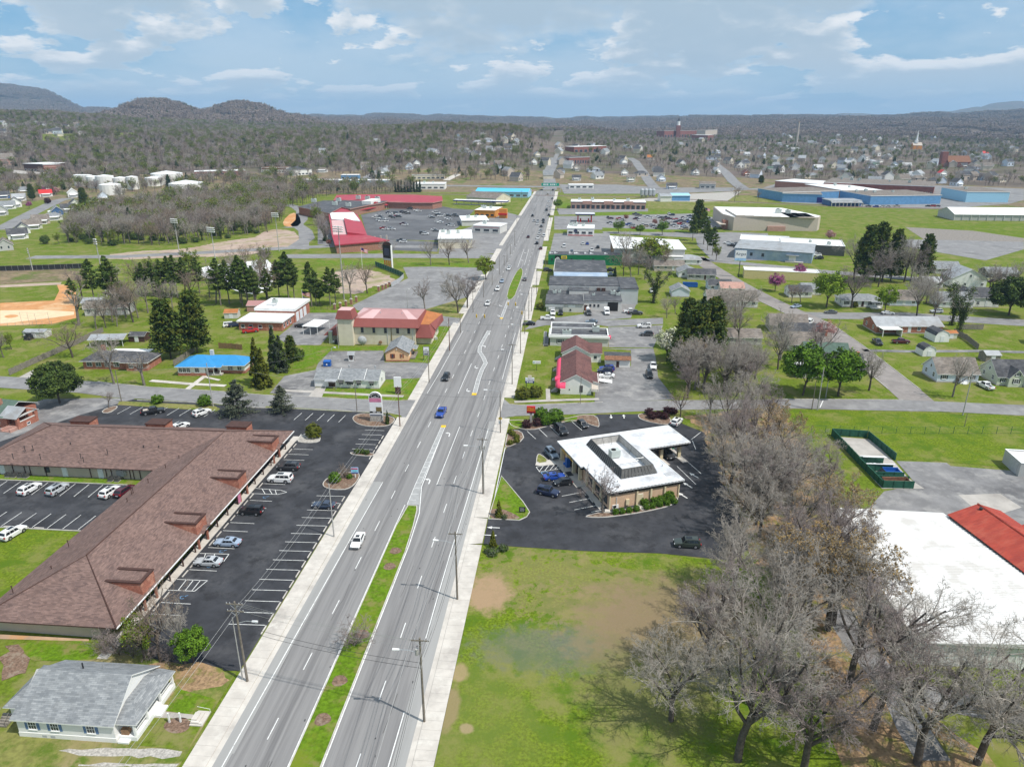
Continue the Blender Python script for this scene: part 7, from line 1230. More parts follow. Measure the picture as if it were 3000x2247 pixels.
def paint_slot(o,p):o.material_slots[0].link='OBJECT';o.material_slots[0].material=MATS['paint_'+p]
def vehicle(kind,p,loc,deg,label,group=None,cat=None,name=None):
 if kind not in VEH:VEH[kind]=make_vehicle(kind)
 bm_,parts,wh=VEH[kind];cat=cat or{'pickup':'pickup truck','suv':'SUV','boxy':'SUV','bigsuv':'SUV','van':'van'}.get(kind,'car');name=name or{'pickup':'pickup_truck','suv':'suv','boxy':'suv','bigsuv':'suv','van':'van'}.get(kind,'car')
 t=th(name,label,cat,(*loc,.045),R(deg),group);o=link('body',bm_,t);paint_slot(o,p)
 for n,me in parts:link(n,me,t)
 for n,me,rim in wh:k=link(n,me,t);link('rim',rim,k)
 return t
def far_car(kind,p,loc,deg,label,group):
 o=link('parked_car'if'parked'in group else'car',far_vehicle_mesh(kind),None,(*loc,loc[2]if len(loc)>2 else .05)if len(loc)==2 else loc,R(deg));paint_slot(o,p);tag(o,label,'car',group);return o
def near_vehicles():
 V=vehicle;g=G
 V('suv','charcoal',g('A',2080,552),90,'dark grey SUV nosed up to the office walk, farthest of its row');V('bigsuv','white',g('A',2022,640),90,'white SUV in the row along the brown-roofed office');V('boxy','black',g('A',1812,872),90,'boxy black SUV parked between marked bays at the office');V('sedan','bluesilver',g('A',1643,1098),90,'pale blue sedan parked alone by the office walk');V('sedan','silver',g('A',1505,1238),90,'silver sedan standing over the hatched bay at the office');V('sports','slate',g('B',368,826),88,'dark blue-grey coupe in the kerbside row of the office car park')
 V('sedan','white',g('B',612,1085),181,'white saloon driving towards the viewer in the near lane');V('pickup','blue',g('B',1212,160),178,'bright blue pickup driving towards the viewer at the crossing');V('suv','black',g('N',1678,1137),179,'black SUV driving towards the viewer past the peach cottage')
 t=V('pickup','black',g('A',1105,150),-62,'black pickup with boxes in its bed, in the rear row of the office');MB().box(-.6,-2.3,.7,.5,-1.2,1.25).box(-.2,-1.1,.7,.6,-.99,1.1).obj('cargo','Wt',t)
 V('suv','white',g('A',1455,160),-30,'white crossover beside the silver-grey cedar');V('suv','white',g('A',1300,262),-20,'white car half hidden behind the roof ridge of the office')
 V('suv','white',g('A',218,712),-8,'white SUV, leftmost in the court of the office');V('boxy','silver',g('A',418,716),-8,'old silver SUV in the court of the office');V('suv','white',g('A',797,735),-8,'white SUV beside the maroon one in the court');V('suv','maroon',g('A',905,728),-8,'maroon SUV tucked under the roof edge in the court');V('suv','white',g('A',98,1030),-10,'white SUV with black roof glass at the court lawn')
 V('boxy','steelblue',g('C',778,583),205,'grey boxy hatchback with open door at the bank entrance');V('sedan','blue',g('C',795,745),-72,'vivid blue sedan at the bank');V('hatch','black',g('C',858,785),108,'small black hatchback beside the blue sedan at the bank');V('boxy','navy',g('C',752,858),250,'navy SUV crossing the bank car park');V('bigsuv','black',g('C',845,410),204,'black SUV backed to the mulch bed at the bank');V('hatch','black',g('C',1000,367),206,'black hatchback next to the drive exit of the bank');V('suv','white',g('C',1676,350),-28,'white SUV behind the bank canopy');V('suv','charcoal',g('C',1605,585),212,'dark SUV under the drive-through canopy');V('suv','darkgreen',g('C',1750,1228),90,'dark green wagon leaving the bank across the lower car park')
 for p,k,c,d,l in(((2015,537),'suv','white',180,'white SUV coming down the avenue abreast of the church'),((2096,417),'suv','white',180,'white car coming down the avenue beyond the first signals'),((2131,352),'sedan','bluesilver',180,'silver-blue car coming down the avenue by the big lot'),((2186,252),'sedan','white',180,'white car coming down the avenue at the upper junction')):V(k,c,g('N',*p),d,l)
 V('sedan','gray',g('O',380,336),0,'grey car driving away beside the grassed median');V('sedan','black',g('O',415,697),90,'black sedan waiting at the mouth of the side street');V('sedan','steelblue',g('O',920,682),92,'blue-grey sedan on the side street behind the white office');V('bigsuv','white',g('O',1346,720),92,'white SUV in the cracked lot by the tall pole');V('suv','charcoal',g('O',1367,785),92,'dark SUV in the cracked lot by the tall pole');V('pickup','white',g('O',1420,1045),175,'white pickup at the edge of the rear car park trees');V('boxy','black',g('O',1388,1118),182,'black off-roader in the shade by the trees');V('suv','blue',g('O',1045,1065),90,'blue SUV behind the maroon-roofed office');V('suv','navy',g('O',1030,1085),90,'navy SUV close behind the maroon-roofed office');V('sedan','white',g('O',1042,1122),92,'white sedan above the wheelchair ramp')
 V('pickup','white',g('O',565,655),-90,'long white service pickup in front of the workshop');V('pickup','white',g('O',607,612),182,'white pickup nosed out at the workshop front');V('boxy','black',g('O',670,612),180,'black off-roader at the workshop front');V('pickup','charcoal',g('O',1275,612),-88,'dark pickup with tarpaulin beside the workshop lawn');V('pickup','white',g('O',1235,600),-88,'white pickup behind the dark one at the workshop lawn');V('boxy','charcoal',g('O',566,262),-90,'dark SUV beside the slate blue warehouse');V('pickup','white',g('O',1410,432),180,'white pickup by the blue skip');V('pickup','black',g('O',1070,262),90,'black pickup at the far end of the dark warehouse');V('pickup','steelblue',g('O',1075,300),90,'blue-grey pickup at the dark warehouse');V('suv','black',g('O',1085,1005),60,'dark car between bins and outbuilding')if False else None
 V('sedan','bluesilver',g('P',362,558),120,'pale blue sedan at the kerb of the brown lane');V('sedan','gray',g('P',645,605),90,'grey sedan parked below the lime green tree');V('sedan','white',g('P',1108,612),-92,'white sedan parked on the residential street');V('van','white',g('P',470,690),150,'white minivan by the rose-budded tree');V('pickup','black',g('P',1022,850),178,'black pickup on the drive of the brick ranch');V('pickup','maroon',g('P',1212,845),-86,'maroon pickup on the grass by the brick ranch');V('pickup','white',g('P',1895,1205),10,'white pickup on the drive between the two cape houses')
 V('sedan','black',g('N',505,718),-100,'black car in the fire station yard');V('pickup','red',g('N',95,757),-60,'red pickup beside the fire station');V('van','white',g('M',1867,710),-62,'white van beside the brick fire station');V('suv','navy',g('M',1905,710),-62,'dark car between the white van and the fire station')
 def truck(loc,deg,label,body,p='white',dark=False):
  t=V('pickup',p,loc,deg,label,cat='truck',name='truck')
  if body=='box':MB().box(-1.2,-3.6,.7,1.2,-1.0,3.1).obj('cargo_box','Sw',t);MB().box(-1.1,-3.4,.45,1.1,-1.0,.69).obj('chassis','Bp',t)
  if body=='tank':MB().tube((0,-2.9,1.6),(0,-1.0,1.6),.75,.75,12).obj('tank','Sw',t);MB().box(-.9,-2.95,1.0,.9,-2.2,1.7).obj('hose_reel','orange_paint',t)
  if body=='service':MB().box(-1.08,-2.9,.7,1.08,-1.0,1.9).box(-1.0,-2.8,1.9,1.0,-1.6,2.2).obj('service_body','Sw',t)
  return t
 truck(g('O',895,612),186,'truck with white tank and orange gear in the workshop yard','tank','charcoal');truck(g('O',1044,608),182,'white utility truck with tool body in the workshop yard','service');truck(g('O',1112,550),182,'white box truck in the workshop garage doorway','box')
near_vehicles()
def far_vehicles():
 ks=['sedan','suv','suv','sedan','pickup','hatch','van'];ps=['white','white','black','gray','silver','silver','charcoal','red','blue','white','tan','navy','maroon']
 cn=dict(white='white',black='black',gray='grey',silver='silver',charcoal='dark grey',red='red',blue='blue',tan='tan',navy='navy',maroon='maroon',bluesilver='pale blue',steelblue='blue-grey')
 def put(c,x,y,k,p,d,where,grp):a=G(c,x,y);far_car(k,p,(*a,.06),d,'%s %s parked %s'%(cn[p],{'suv':'SUV','pickup':'pickup','van':'van'}.get(k,'car'),where)if'parked'in grp else'%s %s %s'%(cn[p],{'suv':'SUV','pickup':'pickup','van':'van'}.get(k,'car'),where),grp)
 W='in the shopping centre car park';g1='cars parked at the shopping centre'
 mall=[(965,1075,'white'),(1010,1080,'black'),(990,1060,'white'),(1095,1068,'black'),(1140,1063,'red'),(1070,1038,'navy'),(1135,1043,'gray'),(1185,1030,'navy'),(1215,1035,'white'),(1300,1018,'white'),(1175,992,'white'),(1230,998,'white'),(1300,982,'navy'),(1000,1100,'silver'),(1030,1098,'silver'),(1190,1128,'maroon'),(1030,1165,'red'),(1090,1165,'silver'),(1450,1033,'white'),(1410,1068,'white'),(1475,1058,'black'),(1545,1055,'white'),(1605,1057,'gray'),(1475,1110,'white'),(1550,1085,'white'),(1565,1135,'charcoal'),(1440,1178,'white'),(1355,1203,'gray'),(1175,1267,'steelblue'),(1175,1267,'steelblue')]
 mall+=[(x+17,y+8,'white'if x%3 else'gray')for x,y,p in mall[:-1]]
 for i,(x,y,p)in en(mall):put('R',x,y,'pickup'if(x,y)==(1175,1267)else ks[i%7]if i%7!=4 else'sedan',p,rng.choice([88,-92,92])+rng.uniform(-6,6),W,g1)
 W='in the superstore car park';g1='cars parked at the superstore'
 lot=[(915,1075),(1005,1085),(1143,1088),(1230,1070),(1318,1070),(1410,1048),(1140,1050),(1575,1064),(930,1120),(1085,1135),(1195,1138),(1258,1140),(1355,1098),(1385,1078),(1465,1090),(1520,1078),(1580,1088),(1380,1120),(1440,1105),(1500,1105),(1560,1106),(1445,1140),(1530,1150),(1515,1165),(1300,1158),(1105,1155),(1590,1122),(1505,1128)]
 lot+=[(x+22,y+9)for x,y in lot]
 for i,(x,y)in en(lot):put('S',x,y,ks[(i*3)%7],ps[(i*5+2)%13],88+rng.uniform(-4,4)if i%5 else 4,W,g1)
 av=[(117,1485,'white',180),(340,1287,'black',0),(372,1330,'maroon',0),(270,1235,'maroon',180),(348,1245,'white',0),(360,1210,'white',0),(398,1226,'white',0),(370,1182,'silver',0),(375,1150,'gray',0),(380,1150,'gray',0),(343,1130,'white',180),(347,1110,'silver',180),(392,1118,'charcoal',0),(393,1100,'black',0),(318,1105,'silver',180),(304,1064,'black',180),(437,1058,'black',0),(407,1035,'white',0),(418,1017,'black',0),(424,990,'white',0),(453,985,'white',0),(435,950,'white',0),(465,925,'gray',0),(427,888,'tan',0),(452,878,'white',0),(396,846,'white',180),(375,855,'navy',90),(470,855,'black',0),(410,752,'silver',180),(435,738,'gray',180),(490,768,'black',0),(492,740,'white',0),(425,760,'maroon',180)]
 for i,(x,y,p,d)in en(av):
  if(x,y)==(380,1150):continue
  put('S',x,y,ks[i%7],p,d,'in the distant traffic of the avenue','cars on the far avenue')
 W='by the small lot next to the white-roofed store';g1='cars parked behind the green shop'
 for x,y,p,k in((712,1290,'white','sedan'),(748,1290,'blue','sedan'),(833,1320,'black','suv'),(785,1345,'white','pickup'),(622,1352,'steelblue','sedan')):put('S',x,y,k,p,rng.choice([0,180]),W,g1)
 put('S',560,1312,'van','white',180,W,g1)
 for i,x in en(range(70,240,14)):a=G('T',x,885+(x-70)*.3);far_car(ks[i%7],ps[(i*5)%13],(*a,.06),40,'%s car parked along the bright blue factory'%cn[ps[(i*5)%13]],'cars parked along the blue factory')
 for i,(x,y)in en(((950,985),(1010,990),(1060,988),(1110,990),(1180,985),(1430,985),(1470,985),(1510,985))):a=G('T',x,y);far_car(ks[i%7],ps[(i*5+3)%13],(*a,.06),80,'%s car parked below the long blue hall'%cn[ps[(i*5+3)%13]],'cars parked below the long blue hall')
 for i,(x,y,p)in en(((515,130,'white'),(535,142,'white'),(550,165,'black'),(1960,350,'maroon'),(2120,350,'white'),(1500,600,'silver'))):a=G('P',x,y);vehicle(['pickup','suv','suv','sedan','sedan','suv'][i],p,a,[90,90,90,88,92,92][i],('white pickup beside the blue welding shed','white SUV beside the blue welding shed','black SUV beside the blue welding shed','maroon car outside the dark brick cottage','white car by the blossoming tree at the right edge','silver SUV under the ivy-clad trees')[i])
 for i,(x,y)in en(((2020,42),(2045,50),(2060,62))):a=G('O',x,y);vehicle(['suv','sedan','pickup'][i],['white','silver','charcoal'][i],a,70,('white SUV left of the blue welding shed','silver car left of the blue welding shed','dark pickup left of the blue welding shed')[i])
far_vehicles()
# == poles, lamps, wires
POLES={}
def pole(key,c,base,top,label,lamp=None,cross=1,trans=0,m='pole_wood',r=.15,h=None,ax=.0,group=None,lampz=.82):
 a=G(c,*base);h=h or top_h(c,*base,*top);t=th('utility_pole',label,'utility pole',(*a,0),0,group);MB().tube((0,0,-.2),(0,0,h),r,r*.66,9).obj('shaft',m,t)
 POLES[key]=(a[0],a[1],h)
 for k in range(cross):
  z=h-.35-1.1*k;MB().box(-1.15,-.16,z-.06,1.15,-.04,z+.07).obj('crossarm',m,t,rz=ax)
  for x in(-1.05,-.6,.6,1.05):MB().tube((x,-.1,z+.07),(x,-.1,z+.26),.04,.05,6).obj('insulator','Sg',t,rz=ax)
  MB().bar((-.7,-.1,z-.02),(0,-.1,z-.75),.05).bar((.7,-.1,z-.02),(0,-.1,z-.75),.05).obj('brace','Gv',t,rz=ax)
 for k in range(trans):s=(-1,1,0)[k];MB().tube((s*.45,-.25 if s==0 else 0,h-2.6),(s*.45,-.25 if s==0 else 0,h-1.7),.22,.22,9).obj('transformer','Pg',t)
 if lamp:
  d,L=lamp;z=h*lampz;x,y=cos(R(d)),sin(R(d));l=MB().line([(0,0,z),(x*L*.5,y*L*.5,z+.42),(x*L,y*L,z+.45)],.04,5).obj('lamp_arm','Gv',t)
  MB().tube((x*L*.9,y*L*.9,z+.44),(x*(L+.55),y*(L+.55),z+.42),.13,.17,8).tube((x*(L+.3),y*(L+.3),z+.2),(x*(L+.3),y*(L+.3),z+.36),.06,.16,8).obj('lamp_head','Sw',l)
 return t
def poles():
 P=pole
 P('r0','F',(1335,1142),(1310,535),'tall wooden utility pole on the near right pavement with street lamp over the road',lamp=(180,2.9),cross=1,trans=1,r=.17)
 P('r1','F',(1573,262),(1560,-440),'wooden utility pole with street lamp opposite the lower car park exit',lamp=(176,3.0),cross=1,r=.17,h=12.6)
 P('r2','B',(1512,732),(1512,325),'utility pole with two transformers beside the bank lawn',lamp=(180,3.2),cross=1,trans=2,r=.15);P('r2b','B',(1519,732),(1509,420),'bare second pole strapped beside the transformer pole',cross=0,r=.12,m='Pg')
 P('r3','B',(1637,292),(1640,-10),'street lamp pole with yellow diamond sign at the bank corner',lamp=(180,3.4),cross=0,r=.14,lampz=.98)
 for k,b,t_,l in(('r4',(278,1180),(290,850),'utility pole with crossarm and lamp above the hearing shop lawn'),('r5',(345,932),(350,655),'utility pole with lamp beside the white parapet office'),('r6',(380,772),(380,520),'utility pole at the signal junction'),('r7',(412,655),(412,418),'utility pole with lamp beside the workshop drive'),('r8',(434,590),(433,388),'slim utility pole just behind the workshop drive pole'),('r9',(476,452),(478,235),'utility pole beside the workshop hedge')):P(k,'O',b,t_,l,lamp=(180,2.6)if k in('r4','r5','r6','r7')else None,cross=1 if k in('r4','r8','r9')else 0,r=.14)
 for i,(x,y,yt)in en(((523,1440,1345),(410,1470,1380),(436,1260,1165),(452,1100,1020),(470,985,915),(482,905,835),(160,1300,1180),(125,1370,1290),(75,1460,1380),(178,1130,1050),(215,940,855),(290,960,900))):P('x%d'%i,'S',(x,y),(x,yt),'slim utility pole in the long row along the far avenue',cross=1,r=.14,group='poles along the far avenue')
 P('l0','E',(1782,852),(1690,285),'leaning-looking double crossarm pole at the near left kerb by the office lot',lamp=(0,2.2),cross=2,trans=0,r=.18,h=13.2,lampz=.74,ax=R(0));P('l0b','E',(1748,842),(1700,340),'thin pale stub pole beside the near left kerb pole',cross=0,r=.1,m='Pg',h=10.5)
 P('l1','B',(440,1042),(430,655),'pale metal pole at the kerb beside the dark coupe',cross=0,r=.13,m='Pg');P('l2','N',(1305,1520),(1290,1195),'red-brown wooden pole beside the arched tenant sign',cross=0,r=.15,m='pole_red');P('l2b','N',(957,1398),(930,1175),'dark pole on the side street verge left of the arched sign',cross=0,r=.12);P('l3','N',(1541,1165),(1540,910),'wooden pole at the kerb below the peach cottage',cross=0,r=.14);P('l4','N',(1707,907),(1707,640),'red-brown pole with transformer in front of the church',lamp=(0,2.6),cross=0,trans=1,r=.16,m='pole_red',lampz=.82);P('l5','N',(1795,762),(1800,600),'pole at the church corner of the signal junction',cross=0,r=.13);P('l6','N',(763,1030),(752,885),'light pole behind the blue bin',lamp=(0,.8),cross=0,r=.1,lampz=.97,m='Pg');P('l7','N',(808,890),(806,690),'pale lamp pole against the church tower',cross=0,r=.1,m='Pg')
 for i,(x,y,yt)in en(((1897,597,400),(1982,475,300),(2052,375,230),(2110,290,130),(2172,190,30))):P('l%d'%(8+i),'N',(x,y),(x,yt),'slim pole in the row along the left pavement beyond the church',lamp=(0,2.2)if i%2==0 else None,cross=0,r=.12,group='poles along the left pavement beyond the church')
 P('m0','M',(985,1320),(935,1062),'leaning wooden pole on the verge by the ranch houses',cross=0,r=.14);P('m1','M',(1728,1358),(1690,1005),'pole between the clipped ball bush and the silver cedar',cross=0,r=.14,m='Pg');P('n1','N',(1367,570),(1367,415),'lamp pole in the big empty car park',cross=0,r=.1,m='Pg',lamp=(0,.8),lampz=.98)
 P('p0','P',(492,1382),(525,1160),'short dark pole, left of the pair by the bright green trees',cross=0,r=.13);P('p1','P',(537,1386),(570,1040),'tall pole, right of the pair by the bright green trees',cross=0,r=.15,m='Pg');P('p2','P',(605,1285),(627,1010),'slim pole rising out of the second bright green tree',cross=0,r=.12,m='Pg');P('p3','P',(1715,1428),(1790,1075),'pole with rusty base across the street from the blue-white cape house',cross=0,r=.15,m='Pg');P('p4','P',(1728,1522),(1745,1415),'thin dark pole on the meadow by the fence',cross=0,r=.09)
 a=G('O',829,1335);o=MB().tube((0,0,0),(0,0,8.4),.09,.07,8).obj('pole','pole_wood',None,(*a,0));tag(o,'plain service pole at the corner of the maroon-roofed office','pole')
poles()
WIRES=MB();WN=[0]
def wire(p,q,sag=.9,r=.026,m='wire_dark',label=None):
 n=9;P=[(p[0]+(q[0]-p[0])*i/n,p[1]+(q[1]-p[1])*i/n,p[2]+(q[2]-p[2])*i/n-4*sag*(i/n)*(1-i/n))for i in range(n+1)];o=MB().line(P,r,3).obj('overhead_wire',m);tag(o,label or'thin sagging overhead wire along the avenue','wire','overhead wires along the avenue');return o
def pt(k,dx=0,dz=-.2):a=POLES[k];return(a[0]+dx,a[1],a[2]+dz)
def wires():
 seq=['r0','r1','r2','r3','r4','r5','r6','r8','r9']
 POLES['rm']=(-16.4,12,13)
 for a,b in zip(['rm']+seq,seq):
  for dx in(-1.05,.6,1.05):wire(pt(a,dx if a!='r3'else 0,-.1),pt(b,dx if b!='r3'else 0,-.1),1.0,.026,'wire_light')
  wire(pt(a,0,-3.2),pt(b,0,-3.2),1.1,.03,label='thick communication cable along the right pavement');wire(pt(a,0,-4.0),pt(b,0,-4.0),1.2,.022,label='lower communication cable along the right pavement')
 POLES['lm']=(-46,14,13);seq=['lm','l0','l1','l2','l3','l4','l5']
 for a,b in zip(seq,seq[1:]):
  for dx in(-.35,.35):wire(pt(a,dx,-.9 if a in('l1',)else-1.4),pt(b,dx,-.9 if b in('l1',)else-1.4),.8,.018,'wire_light',label='pale overhead wire along the left pavement')
 for dz,dx in((-.3,-1),(-.3,0),(-.3,1),(-1.4,.6),(-3.6,0),(-4.4,0)):wire(pt('l0',dx,dz),pt('r0',dx,dz-.2),.6,.016 if dz>-3 else .03,'wire_light'if dz>-3 else'wire_dark',label='wire crossing the avenue between the two near poles')
 for x,y in(('r4','l3'),('r3','l2'),('r5','l4')):wire(pt(x,0,-1.5),pt(y,0,-1.2),.7,.02,label='cable crossing the avenue farther up')
 wire(pt('l6',0,-.2),(-95,176,8),.8,.025,'wire_light',label='service wire running from the light pole to the arborvitae');wire(pt('m0',0,-.3),pt('m1',0,-.3),.6,.018,'wire_light',label='wire along the side street verge');wire(pt('m1',0,-.3),pt('l2b',0,-.3),.6,.018,'wire_light',label='wire from the cedar pole towards the arched sign')
wires()
def signals():
 for i,(c,x,y,lab)in en((('N',1925,628,'yellow traffic signal, left of the pair over the southbound lanes'),('N',1990,630,'yellow traffic signal, right of the pair over the southbound lanes'),('O',245,528,'yellow traffic signal, left of the pair over the northbound lanes'),('O',305,532,'yellow traffic signal, right of the pair over the northbound lanes'),('O',357,602,'yellow traffic signal beside the junction pole'))):
  a=G(c,x,y,6.0);t=th('traffic_signal',lab,'traffic light',(*a,5.5));MB().box(-.22,-.16,0,.22,.16,1.15).tube((0,0,1.15),(0,0,1.7),.03,.03,5).obj('housing','Sy',t)
  for k,m in en(('sign_teal','sign_gold','Sr')):MB().tube((0,-.161,.2+.37*k),(0,-.2,.2+.37*k),.13,.13,10).obj('lens','Sp'if k<2 else m,t);
 a,b=POLES['l5'],POLES['r6'];wire((a[0],a[1],7.6),(-17,276,7.4),.35,.03,label='span wire carrying the traffic signals');wire((-42,270,7.4),(b[0],b[1],7.6),.4,.03,label='second span wire carrying the traffic signals')
 a=G('S',445,870);t=th('overhead_sign','big green overhead road sign spanning the far avenue','road sign',(a[0],a[1],0));MB().box(-9,-.2,6.6,9.5,.05,9.6).obj('panel','sign_teal',t);m=MB();[m.box(x,-.26,7.4,x+w_,-.21,8.8)for x,w_ in((-7,1.6),(-4.8,1.0),(-3.2,1.4),(0,1.2),(1.8,1.0),(3.6,1.6),(6.2,.5))];m.obj('sign_text','Sw',t);MB().tube((11,0,0),(11,0,8),.25,.2,8).bar((-9,.1,8),(11,.1,8),.3).obj('gantry','Gv',t)
signals()
# == signs
def sign_posts(t,xs,h,m='steel',w=.07):[MB().box(x-w,-w,0,x+w,w,h).obj('post',m,t)for x in xs]
def signs():
 b=px('N',1118,1478);a=G('N',1118,1478);t=th('tenant_sign','tall arched tenant sign of the office building with panels on a stone base','sign',(*a,.1),R(2));H=top_h('N',1118,1478,1115,1243);k=H/8.0;w=1.66
 def arch(r,z0,y0,y1,m,n,par):
  q=[(r*cos(x),z0+r*.92*sin(x))for x in np.linspace(0,pi,17)];mb=MB();mb.face([(x,y0,z)for x,z in q]);[mb.face([(p[0],y0,p[1]),(q_[0],y0,q_[1]),(q_[0],y1,q_[1]),(p[0],y1,p[1])])for p,q_ in zip(q,q[1:])];mb.face([(x,y1,z)for x,z in q][::-1]);return mb.obj(n,m,par)
 MB().box(-w+.05,-.3,0,w-.05,.3,1.55*k).obj('stone_base','gravel',t);f=MB().box(-w,-.28,1.55*k,w,.28,6.5*k).obj('frame','Tw',t);arch(w,6.5*k,-.28,.28,'Tw','arch',t);arch(w-.2,6.5*k,-.3,-.281,'sign_black','arch_panel',t)
 def panel(x0,x1,z0,z1,m,n='panel'):return MB().box(x0,-.32,z0*k,x1,-.281,z1*k).obj(n,m,t)
 panel(-1.5,1.5,5.35,6.4,'sign_pink');panel(-1.5,-.05,4.05,5.25,'Sw');panel(.05,1.5,4.05,5.25,'Sw');panel(-1.5,-.05,2.85,3.98,'Sw');panel(.05,1.5,2.85,3.98,'sign_olive');panel(-1.58,1.58,2.35,2.8,'sign_black');panel(-1.5,1.5,1.95,2.3,'Sw');panel(-1.55,1.55,1.62,1.9,'Si')
 def bar(x0,x1,z0,z1,m):MB().box(x0,-.335,z0*k,x1,-.321,z1*k).obj('panel_print',m,t)
 for i,ch in en('WEBERLING'):x=math.radians(152-15.4*i);lt(ch,.42,'Sw',t,(1.13*cos(x),-.31,(6.5+.0)*k+1.08*sin(x)),(R(90),x*-1+R(90)if False else 0,0),'letter')
 lt('1008',.3,'Sw',t,(0,-.31,6.95*k),(R(90),0,0));lt('BUILDING',.4,'Sw',t,(0,-.31,6.65*k),(R(90),0,0));lt('Open Door',.36,'Sw',t,(.1,-.33,2.57*k),(R(90),0,0))if False else MB().box(-.8,-.335,2.48*k,-.1,-.321,2.68*k).box(.2,-.335,2.46*k,1.1,-.321,2.66*k).obj('panel_print','Sw',t)
 a=G('C',627,362);t=th('bank_sign','red bank pylon sign with gold lettering on a grey post','sign',(*a,.1));MB().box(-.28,-.2,0,.28,.2,3.4).obj('post','Co',t);s=MB().box(-1.06,-.32,3.4,1.06,.32,5.15).obj('cabinet','Sr',t);lt('WELLS',.58,'sign_gold',s,(0,-.335,4.72),(R(90),0,0));lt('FARGO',.58,'sign_gold',s,(0,-.335,4.22),(R(90),0,0));MB().box(-1.0,-.331,3.45,1.0,-.321,3.75).obj('lower_band','maroon_band'if'maroon_band'in MATS else'paint_maroon',s)
 a=G('O',420,1225);t=th('shop_sign','white and navy hearing shop sign on two posts between clipped bushes','sign',(*a,0),R(3));sign_posts(t,(-.95,.95),2.2,'Td');s=MB().box(-1.25,-.12,2.85,1.25,.12,3.75).obj('board','Sw',t);MB().box(-1.25,-.13,2.2,1.25,.13,2.849).obj('lower_board','Sb',t);lt('Beltone',.52,'Si',s,(.22,-.13,3.32),(R(90),0,0));MB().tube((-.98,-.121,3.35),(-.98,-.14,3.35),.17,.17,10).obj('emblem','sign_sky',s);MB().box(-.85,-.145,2.35,-.5,-.131,2.7).box(-.35,-.145,2.35,.85,-.131,2.6).obj('print','Sw',t);MB().box(-.55,-.1,3.8,.55,.1,4.4).obj('top_board','Wc',t)
 a=G('O',476,1068);t=th('shop_sign','long white clinic sign on a single dark post','sign',(*a,0),R(3));sign_posts(t,(0,),2.3,'Td',.06);s=MB().box(-1.2,-.1,2.3,1.2,.1,3.15).obj('board','Sw',t);MB().tube((-.85,-.101,2.72),(-.85,-.12,2.72),.2,.2,10).obj('emblem','sign_teal',s);MB().box(-.45,-.115,2.78,1.0,-.101,2.88).box(-.2,-.115,2.55,.8,-.101,2.64).obj('print','Sg',s)
 a=G('C',565,992);t=th('lawn_sign','small black direction sign in the bank mulch bed','sign',(*a,.12));MB().box(-.62,-.08,.25,.62,.08,1.25).box(-.5,-.05,0,-.4,.05,.25).box(.4,-.05,0,.5,.05,.25).obj('board','sign_black',t);MB().box(-.45,-.095,.95,.4,-.081,1.05).box(-.4,-.095,.7,.45,-.081,.8).box(-.45,-.095,.45,.35,-.081,.55).obj('print','Sg',t)
 a=G('C',866,690);t=th('parking_sign','blue accessible parking sign at the bank entrance','sign',(*a,.1));sign_posts(t,(0,),1.5,'Td',.03);MB().box(-.2,-.03,1.45,.2,.03,2.1).obj('board','bin_blue',t)
 a=G('B',1637,288);t=th('road_sign','yellow diamond warning sign over a white arrow plate at the bank corner','road sign',(a[0],a[1]-.25,0));m=MB();m.face([(0,0,3.3),(.55,0,3.85),(0,0,4.4),(-.55,0,3.85)]);m.face([(0,.03,3.3),(-.55,.03,3.85),(0,.03,4.4),(.55,.03,3.85)]);m.obj('diamond','Sy',t);s=MB().box(-.42,-.02,2.35,.42,.03,3.2).obj('plate','Sw',t);MB().box(-.06,-.035,2.5,.06,-.021,3.0).box(-.22,-.035,2.72,.22,-.021,2.84).obj('arrow','sign_teal',s)
 a=G('N',1292,1300);a=G('N',1290,1255);t=th('pylon_sign','white pylon sign with purple and teal display beside the red-brown pole','sign',(*a,0),R(2));H=top_h('N',1290,1255,1290,1120);MB().box(-.75,-.25,0,.75,.25,H*.42).obj('pier','Tb',t);MB().box(-1.0,-.2,H*.42,1.0,.2,H).obj('cabinet','Sw',t)
 def q(x0,x1,z0,z1,m):MB().box(x0,-.225,H*z0,x1,-.201,H*z1).obj('panel',m,t)
 a=G('N',1520,985);t=th('shop_sign','black framed sign with two white panels in front of the peach cottage','sign',(*a,0),R(3));sign_posts(t,(-.95,.95),4.6,'Td',.06);s=MB().box(-.88,-.06,3.2,.88,.06,4.5).obj('upper_panel','Sw',t);MB().box(-.5,-.08,3.5,.5,-.061,3.6).box(-.05,-.08,3.6,.05,-.061,4.0).obj('print','Si',s);s=MB().box(-.88,-.06,1.8,.88,.06,3.0).obj('lower_panel','Sg',t);MB().box(-.6,-.08,2.0,.6,-.061,2.3).obj('print','Si',s);[MB().box(-.95,-.05,z,.95,.05,z+.1).obj('frame_rail','Td',t)for z in(1.68,3.06,4.52)]
 a=G('B',592,615);t=th('lawn_sign','red white and blue advertising board in the planted island','sign',(*a,.1),R(4));sign_posts(t,(.05,),1.0,'Tw',.07);s=MB().box(-.78,-.07,1.0,.78,.07,2.4).obj('board','sign_sky',t);MB().box(-.7,-.085,2.0,.7,-.071,2.3).obj('print','Sr',s);MB().box(-.72,-.085,1.05,.72,-.071,1.25).obj('print','Sb',s);MB().box(-.6,-.085,1.7,.65,-.071,1.85).box(-.4,-.085,1.45,.6,-.071,1.58).obj('print','Sc',s)
